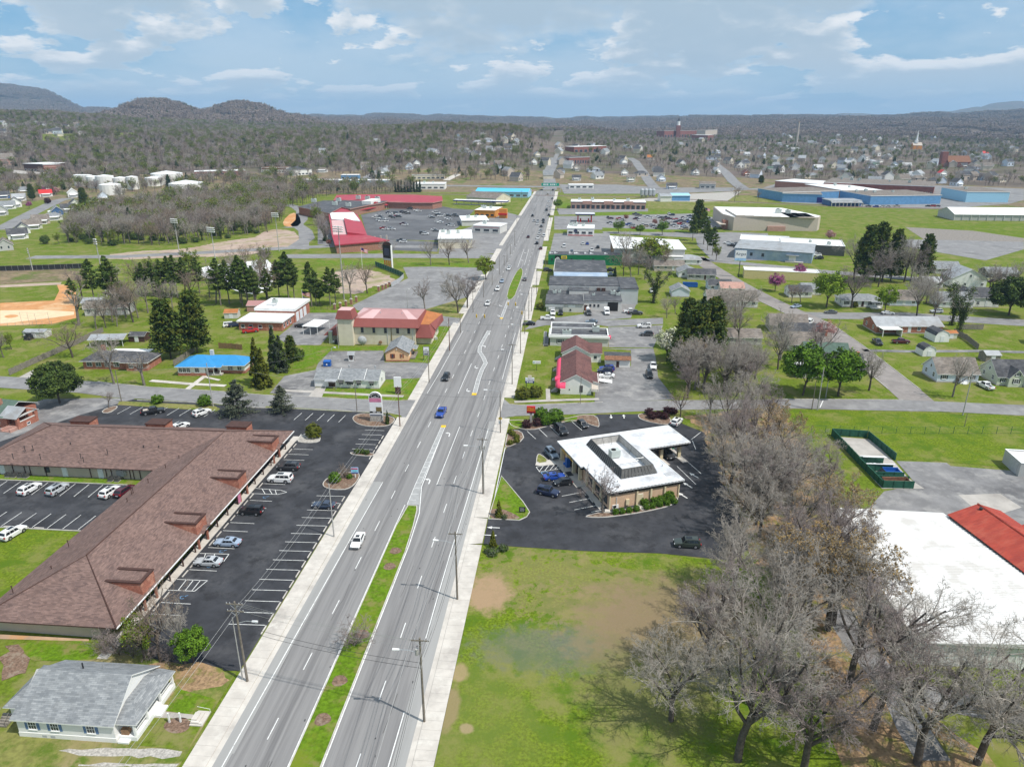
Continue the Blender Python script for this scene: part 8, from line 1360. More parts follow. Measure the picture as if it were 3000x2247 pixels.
 a=G('O',2110,310);t=th('pole_sign','white gas supplier sign with blue stripe on a tall dark pole','sign',(*a,0),R(-4));H=top_h('O',2110,310,2110,95);MB().tube((0,0,0),(0,0,H*.62),.2,.18,8).obj('post','Td',t);s=MB().box(-2.6,-.2,H*.62,2.6,.2,H).obj('board','Sw',t);MB().box(-2.65,-.22,H*.62,2.65,.22,H*.72).obj('stripe','sign_sky',t);lt('Airgas',1.9,'Si',s,(0,-.22,H*.87),(R(90),0,0))
signs()
# == fences, bays, sports ground and street clutter
def clutter():
 ws=MB().box(-.09,-.95,0,.09,.95,.13).mesh('wheel_stop','concrete');n=0
 for y in[85.2-1.4+2.815*k for k in range(15)]:tag(link('wheel_stop',ws,None,(-44.35,y,.02)),'white concrete wheel stop in the kerbside row of the office car park','wheel stop','wheel stops of the kerbside row')
 for y in[146.2-2.7*k for k in range(5)]:tag(link('wheel_stop',ws,None,(-43.95,y+6.8-.0,.02)),'white concrete wheel stop near the arched sign','wheel stop','wheel stops near the arched sign')
 for y in(146.8,144,141.2,127.4,122.9,120.1,117,114.3,111.5,108.6,105.8,99,96.4,90.5,87.6):tag(link('wheel_stop',ws,None,(-63.35,y,.02)),'white concrete wheel stop along the office walk','wheel stop','wheel stops along the office walk')
 for p in((-126,.0),):pass
 for k in range(9):x=-122.5+3.05*k;tag(link('wheel_stop',ws,None,(x,107.95,.02),R(90)),'white concrete wheel stop along the court lawn','wheel stop','wheel stops along the court lawn')
 u=Ve((cos(R(23)),sin(R(23))))
 for q in((1010,850),(1060,898),(1110,950)):a=G('C',*q);tag(link('wheel_stop',ws,None,(*a,.02),R(23)),'concrete wheel stop in front of the bank side windows','wheel stop','wheel stops at the bank')
 def chain(name,label,pts,h,step,m,rails=3,loc=True,net=None,group=None):
  o=pts[0];t=th(name,label,'fence',(*o,0),0,group);W=MB();q=[(p[0]-o[0],p[1]-o[1])for p in pts]
  for a,b in zip(q,q[1:]):
   d=hypot(b[0]-a[0],b[1]-a[1]);k=max(1,round(d/step))
   for i in range(k+(b==q[-1])):x,y=a[0]+(b[0]-a[0])*i/k,a[1]+(b[1]-a[1])*i/k;MB().tube((x,y,0),(x,y,h+.05),.05,.05,6).obj('post',m,t)
   for i in range(rails):z=h*(1-i/max(1,rails-1)*.9)if rails>1 else h;W.bar((*a,z),(*b,z),.03 if i else .045)
   if net:W.face([(*a,.05),(*b,.05),(*b,h-.02),(*a,h-.02)],1)
  W.obj('mesh',[m,net or m],t);return t
 chain('wire_fence','green wire fence with dark posts across the meadow',[(60,164.2),(84,165.7),(112,168.0),(150,171)],1.9,3.42,'Gp',4);chain('wire_fence','rusty wire fence beside the bank car park and the grove',[(34.2,168),(33.9,150),(33.7,131),(34.3,108)],1.8,3.2,'steel',3)
 chain('iron_fence','black iron fence behind the church lot',gp('N',(560,575),(770,575)),1.6,2.4,'Td',5);chain('screen_fence','dark windscreen fence of the ball field outfield',gp('M',(0,262),(350,252),(690,240)),2.6,3.0,'steel',2,net='Td');chain('screen_fence','dark windscreen fence curving round the running track',gp('N',(1105,222),(1200,258),(1300,300),(1335,318)),2.6,3,'steel',2,net='Gp');chain('wire_fence','grey wire fence along the kerb of the running track',gp('N',(1335,320),(1300,355),(1235,392)),2.2,3,'steel',4,net='Sg');chain('backstop','tall wire backstop of the ball field',gp('M',(180,690),(300,700),(405,690)),4.5,3,'steel',5);chain('wire_fence','low wire fence along the first base line of the ball field',gp('M',(0,708),(190,700),(420,692)),1.2,3,'steel',2)
 pts=gp('N',(777,572),(823,562),(868,545),(911,530),(952,510));t=th('pier_fence','iron fence with five brick piers along the stadium drive','fence',(*pts[0],0));o=pts[0]
 for p in pts:x,y=p[0]-o[0],p[1]-o[1];k=MB().box(x-.42,y-.42,0,x+.42,y+.42,2.1).obj('pier','Bb',t);MB().box(x-.52,y-.52,2.1,x+.52,y+.52,2.3).ball((x,y,2.5),.24,0,6,4).obj('cap','concrete',k)
 pts=gp('N',(1133,425),(1165,412),(1192,402),(1220,388));t=th('pier_fence','fence with four brick piers by the ticket booth','fence',(*pts[0],0));o=pts[0]
 for p in pts:x,y=p[0]-o[0],p[1]-o[1];k=MB().box(x-.45,y-.45,0,x+.45,y+.45,2.2).obj('pier','Bb',t);MB().box(x-.55,y-.55,2.2,x+.55,y+.55,2.4).obj('cap','concrete',k)
 def boards(label,pts,h,m,name='board_fence',step=2.4,nb=7):
  o=pts[0];t=th(name,label,'fence',(*o,0));q=[Ve((p[0]-o[0],p[1]-o[1]))for p in pts];cnt=0
  for a,b in zip(q,q[1:]):
   L_=(b-a).length;k=max(1,round(L_/step));d=(b-a).normalized()
   for i in range(k):
    p0=a+d*(L_*i/k);p1=a+d*(L_*(i+1)/k);MB().box(p0.x-.07,p0.y-.07,0,p0.x+.07,p0.y+.07,h+.1).obj('post',m,t)
    for j in range(nb):
     if cnt>=290:break
     cnt+=1;s0,s1=p0.lerp(p1,(j+.06)/nb),p0.lerp(p1,(j+.94)/nb);hh=h*(1+.03*sin(j*7.3+i));MB().face([(*s0,.05),(*s1,.05),(*s1,hh),(*s0,hh)]).face([(s1.x+.03*d.y,s1.y-.03*d.x,.05),(s0.x+.03*d.y,s0.y-.03*d.x,.05),(s0.x+.03*d.y,s0.y-.03*d.x,hh),(s1.x+.03*d.y,s1.y-.03*d.x,hh)]).face([(*s0,hh),(*s1,hh),(s1.x+.03*d.y,s1.y-.03*d.x,hh),(s0.x+.03*d.y,s0.y-.03*d.x,hh)]).obj('board',m,t)
  return t
 boards('long weathered board fence running up beside the lawns at left',gp('M',(80,1105),(270,1015),(560,885),(840,755)),1.9,'Wz',nb=6);boards('brown board fence behind the blue-roofed house',gp('M',(1775,885),(1870,890),(1965,900)),1.9,'Bw');boards('grey board fence left of the blue-roofed house',gp('M',(1410,1030),(1500,970),(1580,910)),1.9,'Wz');boards('dark board fence between the white house and barn shed',gp('P',(1690,735),(1880,735)),2.0,'Wz');boards('dark board fence stepping down behind the barn shed',gp('P',(1640,770),(1740,820),(1840,900)),2.0,'Wz')
 r_=random.Random(5)
 def skip(label,a,rz,m,W=2.0,D=1.6,h=1.4,lid=True):
  t=th('skip',label,'skip',(*a,.02),rz);b=MB();b.box(-W,-D/2,.1,W,-D/2+.08,h);b.box(-W,D/2-.08,.1,W,D/2,h);b.box(-W,-D/2+.08,.1,-W+.08,D/2-.08,h);b.box(W-.08,-D/2+.08,.1,W,D/2-.08,h);b.box(-W+.08,-D/2+.08,.1,W-.08,D/2-.08,.2);[b.box(x,-D/2-.06,.1,x+.1,-D/2-.001,h)for x in np.linspace(-W,W-.1,6)];b.obj('tub',m,t);MB().box(-W-.05,-D/2-.1,h,W+.05,-D/2+.1,h+.1).box(-W-.05,D/2-.1,h,W+.05,D/2+.1,h+.1).obj('rim',m,t)
  if lid:MB().slab([(-W,-D/2,h+.12),(W,-D/2,h+.12),(W,D/2,h+.35),(-W,D/2,h+.35)],.06).obj('lid',m if lid is True else lid,t)
  return t
 t=skip('bright blue refuse skip behind the long white house',G('N',718,1030),R(3),'bin_blue',1.1,1.4,1.5);MB().box(-.2,-.78,.5,.2,-.765,1.0).obj('emblem','Sw',t);skip('long bright blue skip in the yard behind the ivy tree',G('O',1718,388),R(-3),'bin_blue',3.3,2.4,1.8,False);
 t=th('storage_bays','dark green timber storage bays standing open towards the yard','storage bays',(66,150,0));O=(66,150)
 def bay(p,q,h,n_='bay_wall'):
  p,q=Ve(p)-Ve(O),Ve(q)-Ve(O);d=(q-p);L_=d.length;d.normalize();n=Ve((-d.y,d.x))*.07;k=max(1,round(L_/1.9))
  for i in range(k):
   a,b=p+d*(L_*i/k+.01),p+d*(L_*(i+1)/k-.01)
   for z in range(3):z0,z1=h*z/3+.015,h*(z+1)/3;MB().prism([tuple(a+n),tuple(b+n),tuple(b-n),tuple(a-n)],z0,z1).obj('plank','Gp',t)
   MB().prism([tuple(a+n*2.2),tuple(a+d*.14+n*2.2),tuple(a+d*.14-n*2.2),tuple(a-n*2.2)],0,h+.03).obj('post','Gp',t)
 bay((64.6,163.2),(65.4,148.5),1.8);bay((65.4,148.4),(66.3,137.2),1.6);bay((64.7,163.3),(72.7,162.6),1.8);bay((72.8,162.4),(74.3,150.4),1.8);bay((65.5,148.4),(71.0,148.8),1.6);bay((65.8,144.6),(71.4,144.9),1.7);bay((66.0,141.3),(72.3,141.4),1.6);bay((66.2,139.6),(72.6,139.7),1.6);bay((66.3,137.1),(72.6,137.3),1.7)
 MB().box(-.3,-1.45,1.65,5.2,-1.2,1.75).box(.2,-1.9,1.66,5.4,-1.6,1.75).box(-.4,-5.5,1.75,5.6,-5.2,1.85).obj('capping','Sw',t)
 for k,q in en(((1106,668),(1134,668))):tag(MB().tube((0,0,0),(0,0,1.1),.38,.38,12).tube((0,0,.36),(0,0,.42),.4,.4,12).tube((0,0,.74),(0,0,.8),.4,.4,12).obj('drum','Sw',None,(*G('D',*q),.03)),('left','right')[k]+' one of two white drums in the green bays','drum','white drums in the green bays')
 t=skip('blue and black open skip in the green bays',(70.4,143.0),R(2),'bin_blue',1.6,1.9,1.3,False);MB().slab([(-2.6,-.9,.5),(-1.7,-.9,1.3),(-1.7,.9,1.3),(-2.6,.9,.5)],.08).obj('flap','Bp',t);skip('rusty brown open bin at the front of the green bays',(69.4,138.4),R(2),'rust',2.6,1.6,1.4,False)
 def floodlight(c,b_,tp,label,h=None,lw=5.2):
  a=G(c,*b_);h=h or top_h(c,*b_,*tp);t=th('floodlight_mast',label,'floodlight',(*a,0),R(-20));MB().tube((0,0,0),(0,0,h),.28,.16,8).obj('mast','Pg',t)
  for k in range(3):
   z=h-.3-.95*k;MB().box(-lw/2,-.08,z-.06,lw/2,.08,z+.06).obj('crossbar','Gv',t)
   for x in np.linspace(-lw/2+.3,lw/2-.3,7):MB().tube((x,-.1,z+.05),(x,-.45,z-.1),.2,.34,8).obj('lamp','Sw',t)
 floodlight('R',(188,1345),(155,1032),'tall floodlight mast at the left end of the cleared bank');floodlight('N',(852,492),(820,-130),'tall floodlight mast among the pines by the running track',h=31);floodlight('M',(1755,240),(1740,45),'floodlight mast standing over the white tarpaulin',h=21);floodlight('Q',(1455,1370),(1415,1080),'floodlight mast in front of the bare wood');floodlight('M',(865,470),(800,65),'leaning white floodlight mast seen end-on behind the ball field',h=25,lw=2.0);floodlight('M',(265,255),(243,75),'slim pole at the outfield fence',lw=.6)
 a=G('N',1210,245);t=th('scoreboard','black scoreboard with orange legs at the running track','scoreboard',(*a,0),R(-28));[MB().box(x-.25,-.2,0,x+.25,.2,4.6).obj('leg','orange_paint',t)for x in(-2.1,-.7,.7,2.1)];MB().box(-2.7,-.4,4.6,2.7,.4,12.2).obj('cabinet','sign_black',t);MB().box(-1.6,-.45,7,1.6,-.401,10.6).obj('display','Si',t);MB().box(-2.7,-.43,4.6,2.7,-.401,5.6).obj('lower_band','Sg',t);q=[(2.7*cos(x),12.2+1.6*sin(x))for x in np.linspace(0,pi,9)];m=MB();m.face([(x,-.4,z)for x,z in q]);m.face([(x,.4,z)for x,z in q][::-1]);m.obj('crest','Tb',t);MB().box(2.71,-.5,0,3.0,.5,12.4).obj('side_panel','Tw',t)
 def flag(c,b_,tp,label,n=1):
  a=G(c,*b_);h=top_h(c,*b_,*tp);t=th('flagpole',label,'flagpole',(*a,0));MB().tube((0,0,0),(0,0,h),.1,.05,8).ball((0,0,h),.12,0,6,4).obj('mast','Sw',t)
  for k in range(n):
   z=h-.2-2.6*k;m=MB()
   for i in range(8):
    x0,x1=.1+.42*i,.1+.42*(i+1);y0,y1=.18*sin(i*1.1),.18*sin((i+1)*1.1);dz0,dz1=-.12*i,-.12*(i+1)
    for s in range(7):za,zb_=z-2.0*s/7,z-2.0*(s+1)/7;m.face([(x0,y0,za+dz0),(x1,y1,za+dz1),(x1,y1,zb_+dz1),(x0,y0,zb_+dz0)],2 if(k==0 and i<3 and s<4)or k==1 else s%2)
   m.obj('flag',['Sr','Sw','Sb'],t)
 flag('N',(1000,240),(988,70),'white flagpole flying a striped flag by the bleachers');flag('N',(515,480),(512,415),'flagpole with two flags in front of the fire station pines',2);flag('S',(1692,1140),(1690,990),'flagpole with striped flag by the superstore')
 house('field_house','pale field house with grey gabled roof behind the bare trees',(*G('M',900,600),0),16,8,3.2,2.2,wall='Wl',top='Rt',rz=R(12),cat='building');house('press_hut','white hut with pale roof behind the bare trees',(*G('M',770,560),0),7,6,3,1.4,wall='Wp',top='Rn',rz=R(10),cat='building',wins=False)
 a=G('M',240,815);t=th('digger','small dark excavator arm beside the white storage shed','excavator',(*a,0));MB().box(-1.2,-1,.3,.8,1,1.5).box(-.6,-.7,1.5,.5,.7,2.3).obj('cab','Td',t);MB().bar((.6,0,1.6),(-2.0,0,3.0),.25).bar((-2.0,0,3.0),(-2.6,0,.6),.22).obj('arm','Td',t);MB().box(-1.4,-1.1,0,1.0,-.6,.5).box(-1.4,.6,0,1.0,1.1,.5).obj('track','Bp',t)
clutter()
# == vegetation: branching skeletons and leaf clouds, grown with numpy
def np_mesh(name,V,F,mats,mi=None,smooth=False):
 me=bpy.data.meshes.new(name);nv,nf,k=len(V),len(F),F.shape[1]
 me.vertices.add(nv);me.vertices.foreach_set('co',np.ascontiguousarray(V,np.float32).ravel());me.loops.add(nf*k);me.loops.foreach_set('vertex_index',np.ascontiguousarray(F,np.int32).ravel())
 me.polygons.add(nf);me.polygons.foreach_set('loop_start',np.arange(0,nf*k,k,dtype=np.int32));me.polygons.foreach_set('loop_total',np.full(nf,k,np.int32))
 for m in mats:me.materials.append(MATS[m])
 if mi is not None:me.polygons.foreach_set('material_index',np.ascontiguousarray(mi,np.int32))
 me.update(calc_edges=True)
 if smooth:me.polygons.foreach_set('use_smooth',np.ones(nf,bool))
 return me
def nrm(a):return a/np.maximum(np.linalg.norm(a,axis=-1,keepdims=True),1e-9)
def polyl(P,D,L,k,wob,up,g):
 pts=[P];d=D;p=P;ds=[]
 for i in range(k):
  d=nrm(d+wob*g.standard_normal(d.shape)+np.array([0,0,up]));ds.append(d);p=p+d*(L/k)[:,None];pts.append(p)
 return np.stack(pts,1),np.stack(ds,1)
def spawn(pts,ds,L,r0,r1,m,t0,ang,ratio,g,tip=True):
 N,k1,_=pts.shape;k=k1-1;t=np.linspace(t0,1.0 if tip else .95,m)[None,:]+g.uniform(-.06,.06,(N,m));t=np.clip(t,.05,.999);s=t*k;i=np.minimum(s.astype(int),k-1);f=(s-i)[...,None];n=np.arange(N)[:,None]
 P=pts[n,i]*(1-f)+pts[n,i+1]*f;d=ds[n,i];az=g.uniform(0,6.283,(N,1))+np.arange(m)[None,:]*2.4+g.uniform(-.4,.4,(N,m));ref=np.where(np.abs(d[...,2:3])>.9,np.array([1.,0,0]),np.array([0,0,1.]));u=nrm(np.cross(d,ref));w=np.cross(d,u)
 a=ang*g.uniform(.65,1.25,(N,m))[...,None];D=nrm(d*np.cos(a)+(u*np.cos(az)[...,None]+w*np.sin(az)[...,None])*np.sin(a));Lc=L[:,None]*ratio*(1.05-.45*t)*g.uniform(.75,1.2,(N,m));rc=(r0[:,None]*(1-t)+r1[:,None]*t)
 return P.reshape(-1,3),D.reshape(-1,3),Lc.ravel(),rc.ravel()
def tubes(pts,r0,r1,s):
 N,k1,_=pts.shape;T=np.empty_like(pts);T[:,:-1]=pts[:,1:]-pts[:,:-1];T[:,-1]=T[:,-2];T=nrm(T);ref=np.where(np.abs(T[...,2:3])>.92,np.array([1.,0,0]),np.array([0,0,1.]));u=nrm(np.cross(T,ref));w=np.cross(T,u)
 f=np.linspace(0,1,k1)[None,:,None,None];rad=r0[:,None,None,None]*(1-f)+r1[:,None,None,None]*f;a=np.arange(s)*2*pi/s;V=pts[:,:,None,:]+(u[:,:,None,:]*np.cos(a)[None,None,:,None]+w[:,:,None,:]*np.sin(a)[None,None,:,None])*rad
 n,i,j=np.meshgrid(np.arange(N),np.arange(k1-1),np.arange(s),indexing='ij');b=lambda i,j:(n*k1+i)*s+(j%s);F=np.stack([b(i,j),b(i,j+1),b(i+1,j+1),b(i+1,j)],-1).reshape(-1,4);return V.reshape(-1,3),F
def join(parts):
 V,F,o=[],[],0
 for v,f in parts:V.append(v);F.append(f+o);o+=len(v)
 return np.concatenate(V),np.concatenate(F)
def skeleton(seed,H,tf=.28,r=.34,limbs=6,kids=(6,6,6,5),la=.62,ratios=(.55,.52,.5,.5),angs=(.75,.7,.75,.8),up=(.12,.08,.05,.02),wob=.13,sides=(8,6,5,4,3,3),segs=(4,4,3,3,2,2),rt=None,lean=.05,limbang=.55,taper=.42,mintwig=.011):
 g=np.random.default_rng(seed);P=np.zeros((1,3));D=nrm(np.array([[g.uniform(-lean,lean),g.uniform(-lean,lean),1.]]));L=np.array([H*tf*1.25]);pts,ds=polyl(P,D,L,segs[0],.05,.1,g);r0,r1=np.array([r]),np.array([r*.72]);lv=[(pts,r0,r1,sides[0])];pr0,pr1=r0,r1
 P,D,Lc,rc=spawn(pts,ds,np.array([H]),r0,r1,limbs,.62,limbang,la,g);rc=rc*.62
 for k in range(len(kids)+1):
  q=min(k+1,len(segs)-1);pts,ds=polyl(P,D,Lc,segs[q],wob*(1+.15*k),(up[min(k,len(up)-1)]),g);e=np.maximum(rc*taper,mintwig*.6);lv.append((pts,np.maximum(rc,mintwig),e,sides[min(k+1,len(sides)-1)]))
  if k<len(kids):P,D,Lc2,rc2=spawn(pts,ds,Lc,rc,e,kids[k],.22,angs[min(k,len(angs)-1)],ratios[min(k,len(ratios)-1)],g);Lc,rc=Lc2,rc2*.6
 f=H/max(p[0][...,2].max()for p in lv)
 return[(p*f,a,b,s)for p,a,b,s in lv]
def lv_mesh(lv,a,b,name,mat_):return np_mesh(name,*join([tubes(p,r0,r1,s)for p,r0,r1,s in lv[a:b]]),[mat_])
def leaf_quads(C,size,g,out=None,asp=.62,flat=.0):
 n=len(C);N_=nrm(g.standard_normal((n,3))+(out*1.1 if out is not None else 0)+np.array([0,0,flat]));u=nrm(np.cross(N_,g.standard_normal((n,3))));w=np.cross(N_,u);s=(size*g.uniform(.6,1.3,n))[:,None];a,b=u*s,w*s*asp
 V=np.stack([C-a-b*.5,C+a*.2-b,C+a+b*.3,C-a*.1+b],1).reshape(-1,3);return V,np.arange(4*n).reshape(-1,4)
def cloud(seed,rx,ry,rz,zc,n,size,K=40,kr=.3,shell=(.55,1.0),shape='dome',asp=.62,flat=.3,mats=2):
 g=np.random.default_rng(seed);d=nrm(g.standard_normal((K,3)));rr=g.uniform(*shell,K)**.6;c=d*rr[:,None]
 if shape=='cone':z=g.uniform(-1,1,K)**1.0;f=np.clip((1-z)/2,.02,1)**.75;a=g.uniform(0,6.283,K);q=g.uniform(.55,1,K);c=np.stack([np.cos(a)*f*q,np.sin(a)*f*q,z],1)
 if shape=='dome':c[:,2]=np.where(c[:,2]<-.45,-.45*g.uniform(.3,1,K),c[:,2])
 k=g.integers(0,K,n);jr=kr*g.uniform(.6,1.3,K);e=nrm(g.standard_normal((n,3)))*(g.uniform(0,1,n)**.45)[:,None]*jr[k][:,None]
 if shape=='cone':e[:,:2]*=np.clip((1-c[k][:,2:3])/2+.2,.15,1);e[:,2]*=.8
 P=c[k]+e;S=np.array([rx,ry,rz]);Q=P*S;V,F=leaf_quads(Q+np.array([0,0,zc]),np.full(n,size),g,nrm(Q),asp,flat);cm=g.integers(0,mats,K);mi=np.where(g.random(n)<.25,g.integers(0,mats,n),cm[k]);return V,F,mi
TREES={}
def tree_proto(kind):
 if kind in TREES:return TREES[kind]
 parts=[];sd=sum(map(ord,kind))
 def bare(i,H,**k):
  lv=skeleton(sd*7+i,H,**k['sk']);return[('trunk',lv_mesh(lv,0,2,'trunk',k['bark'])),('crown',lv_mesh(lv,2,99,'crown',k['twig']))],lv
 n=kind.rsplit('_',1)[-1];i=int(n)if n.isdigit()else 0;base=kind[:-len(n)-1]if n.isdigit()else kind
 if base in('oak','oakbud'):
  parts,lv=bare(i,17,bark='Bd',twig=('twig_grey','twig_grey','twig_mauve')[i%3]if base=='oak'else'twig_grey',sk=dict(tf=.24,r=.36,limbs=7,kids=(6,7,7,6),la=.58,wob=.15,limbang=.66,ratios=(.58,.54,.52,.5),mintwig=.015))
  if base=='oakbud':p=lv[-1][0][:,-1];g=np.random.default_rng(i);p=p[g.random(len(p))<.5];V,F=leaf_quads(p,np.full(len(p),.13),g);parts.append(('buds',np_mesh('buds',V,F,['leaf_bud'])))
 elif base=='bare':parts,lv=bare(i,12,bark=('bark_grey','Bd')[i%2],twig=('twig_grey','twig_brown','twig_mauve')[i%3],sk=dict(tf=.26,r=.25,limbs=6,kids=(6,5,5,4),la=.6,wob=.14,limbang=.5,mintwig=.019,sides=(7,5,4,3,3,3)))
 elif base=='pruned':parts,lv=bare(i,9,bark='bark_grey',twig='twig_grey',sk=dict(tf=.3,r=.35,limbs=5,kids=(5,7,4),la=.5,wob=.2,mintwig=.02,ratios=(.5,.4,.5)))
 elif base=='shrubbare':parts,lv=bare(i,4,bark='bark_grey',twig=('twig_mauve','twig_brown')[i%2],sk=dict(tf=.04,r=.09,limbs=14,kids=(5,5,4),la=.62,limbang=.6,wob=.18,mintwig=.012,sides=(5,4,3,3,3)))
 elif base=='bud':
  parts,lv=bare(i,12,bark='Bd',twig='twig_brown',sk=dict(tf=.25,r=.24,limbs=6,kids=(6,5,4),la=.58,wob=.14,mintwig=.018));g=np.random.default_rng(i+5);p=lv[-1][0][:,1:].reshape(-1,3);p=p[g.integers(0,len(p),2600)]+g.normal(0,.22,(2600,3));V,F=leaf_quads(p,np.full(len(p),.2),g);parts.append(('leaves',np_mesh('leaves',V,F,['leaf_lime2','leaf_gold'],g.integers(0,2,len(p)))))
 elif base in('lime','maple','blossom','rose','redbud','blush','redleaf','willow','fresh'):
  lv=skeleton(sd+i,9,tf=.22,r=.2,limbs=6,kids=(5,4),la=.6,mintwig=.02);parts=[('trunk',lv_mesh(lv,0,99,'trunk','Bd'))];m=dict(lime=('leaf_lime','leaf_lime2'),maple=('leaf_fresh','leaf_fresh2'),fresh=('leaf_lime2','leaf_fresh2'),blossom=('leaf_white','leaf_white2'),rose=('leaf_rose','leaf_rose2'),redbud=('leaf_pink','leaf_pink2'),blush=('leaf_blush','leaf_rose'),redleaf=('leaf_red','leaf_red2'),willow=('leaf_lime','leaf_gold'))[base]
  nn,sz,K=dict(rose=(2600,.16,70),redleaf=(2600,.2,60),maple=(9000,.21,90)).get(base,(5200,.2,80));V,F,mi=cloud(sd+i,3.9,3.9,3.6,5.6,nn,sz,K,.24,(.25,1));parts.append(('leaves',np_mesh('leaves',V,F,list(m),mi)))
 elif base=='magnolia':
  lv=skeleton(sd+i,8,tf=.2,r=.25,limbs=6,kids=(4,),la=.55,mintwig=.03);parts=[('trunk',lv_mesh(lv,0,99,'trunk','Bd'))];V,F,mi=cloud(sd,5.2,5.0,4.6,5.2,15000,.24,150,.2,(.6,1),mats=3);parts.append(('leaves',np_mesh('leaves',V,F,['leaf_mid','leaf_dark','leaf_mid2'],mi)))
 elif base in('pine','spruce','silver','juniper'):
  g=np.random.default_rng(sd+i);H,zb,rb,nw,nb,sz,ms=dict(pine=(16,.34,3.6,14,6,.4,('leaf_pine','leaf_pine2','leaf_mid')),spruce=(13,.06,3.2,22,8,.3,('leaf_spruce','leaf_dark','leaf_mid2')),silver=(9,.08,4.6,13,9,.25,('leaf_cedar','leaf_cedar2')),juniper=(19,.1,5.6,30,10,.42,('leaf_mid','leaf_mid2','leaf_gold2')))[base]
  tr=tubes(np.array([[[0,0,0],[.1,0,H*.5],[0,.1,H*.98]]]),np.array([.26]),np.array([.03]),7);P,D,L=[],[],[]
  for k in range(nw):
   f=k/(nw-1);z=H*(zb+(.97-zb)*f);R_=rb*((1-f)**(.8 if base!='juniper'else .42)*.94+.06)*(1 if base!='pine'else(.75+.5*sin(f*2.6)))
   for j in range(nb):a=g.uniform(0,6.283);l=R_*g.uniform(.6,1.12);P.append((0,0,z+g.uniform(-.25,.25)));D.append((cos(a),sin(a),dict(pine=.25,spruce=-.12,silver=.05,juniper=.5)[base]+g.uniform(-.12,.2)));L.append(l)
  pts,ds=polyl(np.array(P),nrm(np.array(D)),np.array(L),4,.1,.02 if base!='spruce'else-.03,g);br=tubes(pts,np.full(len(L),.055),np.full(len(L),.012),3);V,F=join([tr,br]);parts=[('trunk',np_mesh('trunk',V,F,['Bd'if base!='pine'else'bark_grey']))]
  per=dict(pine=70,spruce=44,silver=70,juniper=46)[base];t=g.uniform(.3 if base!='pine'else .45,1.02,(len(L),per));s=np.clip(t*4,0,3.999);ii=s.astype(int);f=(s-ii)[...,None];nidx=np.arange(len(L))[:,None];C=pts[nidx,ii]*(1-f)+pts[nidx,ii+1]*f;C=C+g.normal(0,1,C.shape)*np.array([.34,.34,.13 if base!='juniper'else .34])*(np.array(L)[:,None,None]/rb*.8+.3);C=C.reshape(-1,3);mi=np.repeat(g.integers(0,len(ms),len(L)),per);V,F=leaf_quads(C,np.full(len(C),sz),g,asp=.36 if base in('pine','silver')else .5,flat=.9);parts.append(('needles',np_mesh('needles',V,F,list(ms),mi)))
 elif base=='arbor':
  V1=[cloud(sd+k,1.7,1.7,5.2*s,5.2*s,3600,.26,110,.2,shape='cone',mats=2)for k,s in((0,1),(1,.82),(2,.74))];off=((0,0,0),(1.6,.6,0),(-1.5,.9,0));V=np.concatenate([v+np.array(o)for(v,_,_),o in zip(V1,off)]);F=np.arange(len(V)).reshape(-1,4);mi=np.concatenate([m for _,_,m in V1]);parts=[('trunk',np_mesh('trunk',*tubes(np.array([[[0,0,0],[0,0,2.],[0,0,5.]]]),np.array([.25]),np.array([.08]),6),['Bd'])),('foliage',np_mesh('foliage',V,F,['leaf_gold','leaf_gold2']if i==0 else['leaf_mid','leaf_cedar2'],mi))]
 elif base in('ball','purple','gold','yew','straw','low'):
  m,n_,s_=dict(ball=(['leaf_fresh','leaf_fresh2'],3000,.085),purple=(['leaf_purple','leaf_purple2'],1800,.085),gold=(['leaf_gold','leaf_gold2'],2600,.09),yew=(['leaf_mid','leaf_mid2'],1800,.08),straw=(['leaf_straw','leaf_straw2'],900,.12),low=(['leaf_cedar','leaf_mid2'],1300,.085))[base]
  V,F,mi=cloud(sd,1,1,1,.82,n_,s_,90,.2,(.75,1),shape='dome'if base!='straw'else'ball');V[:,2]=np.maximum(V[:,2],.02);core=MB().ball((0,0,.8),.72,0,8,6);parts=[('stem',core.mesh('stem',m[1])),('leaves',np_mesh('leaves',V,F,m,mi))]
 elif base=='cone':
  V,F,mi=cloud(sd,1,1,2.1,2.1,3400,.12,120,.22,shape='cone');parts=[('stem',MB().tube((0,0,0),(0,0,3.2),.5,.1,7).mesh('stem','leaf_gold2')),('leaves',np_mesh('leaves',V,F,['leaf_gold','leaf_gold2']if i==0 else['leaf_mid','leaf_dark'],mi))]
 elif base=='ivy':
  lv=skeleton(sd+i,14,tf=.3,r=.34,limbs=4,kids=(5,5,5),la=.6,limbang=.4,mintwig=.02);g=np.random.default_rng(i);P=np.concatenate([lv[0][0].reshape(-1,3),lv[1][0].reshape(-1,3)]);Q=P[g.integers(0,len(P),3000)]+g.normal(0,.5,(3000,3));Q[:,2]=np.abs(Q[:,2]);V,F=leaf_quads(Q,np.full(3000,.2),g);parts=[('trunk',lv_mesh(lv,0,2,'trunk','Bd')),('crown',lv_mesh(lv,2,99,'crown','twig_grey')),('ivy',np_mesh('ivy',V,F,['leaf_mid','leaf_dark'],g.integers(0,2,3000)))]
 elif base in('farbare','farbud','fargreen'):
  lv=skeleton(sd+i,12,tf=.3,r=.22,limbs=6,kids=(6,5),la=.52,limbang=.55,wob=.12,sides=(4,3,3,3),segs=(2,2,2,1),mintwig=.045,ratios=(.6,.6));tm=['twig_brown','twig_grey','twig_mauve'][i%3];parts=[('trunk',lv_mesh(lv,0,2,'trunk','bark_grey'if i%2 else'Bd')),('crown',lv_mesh(lv,2,99,'crown',tm))]
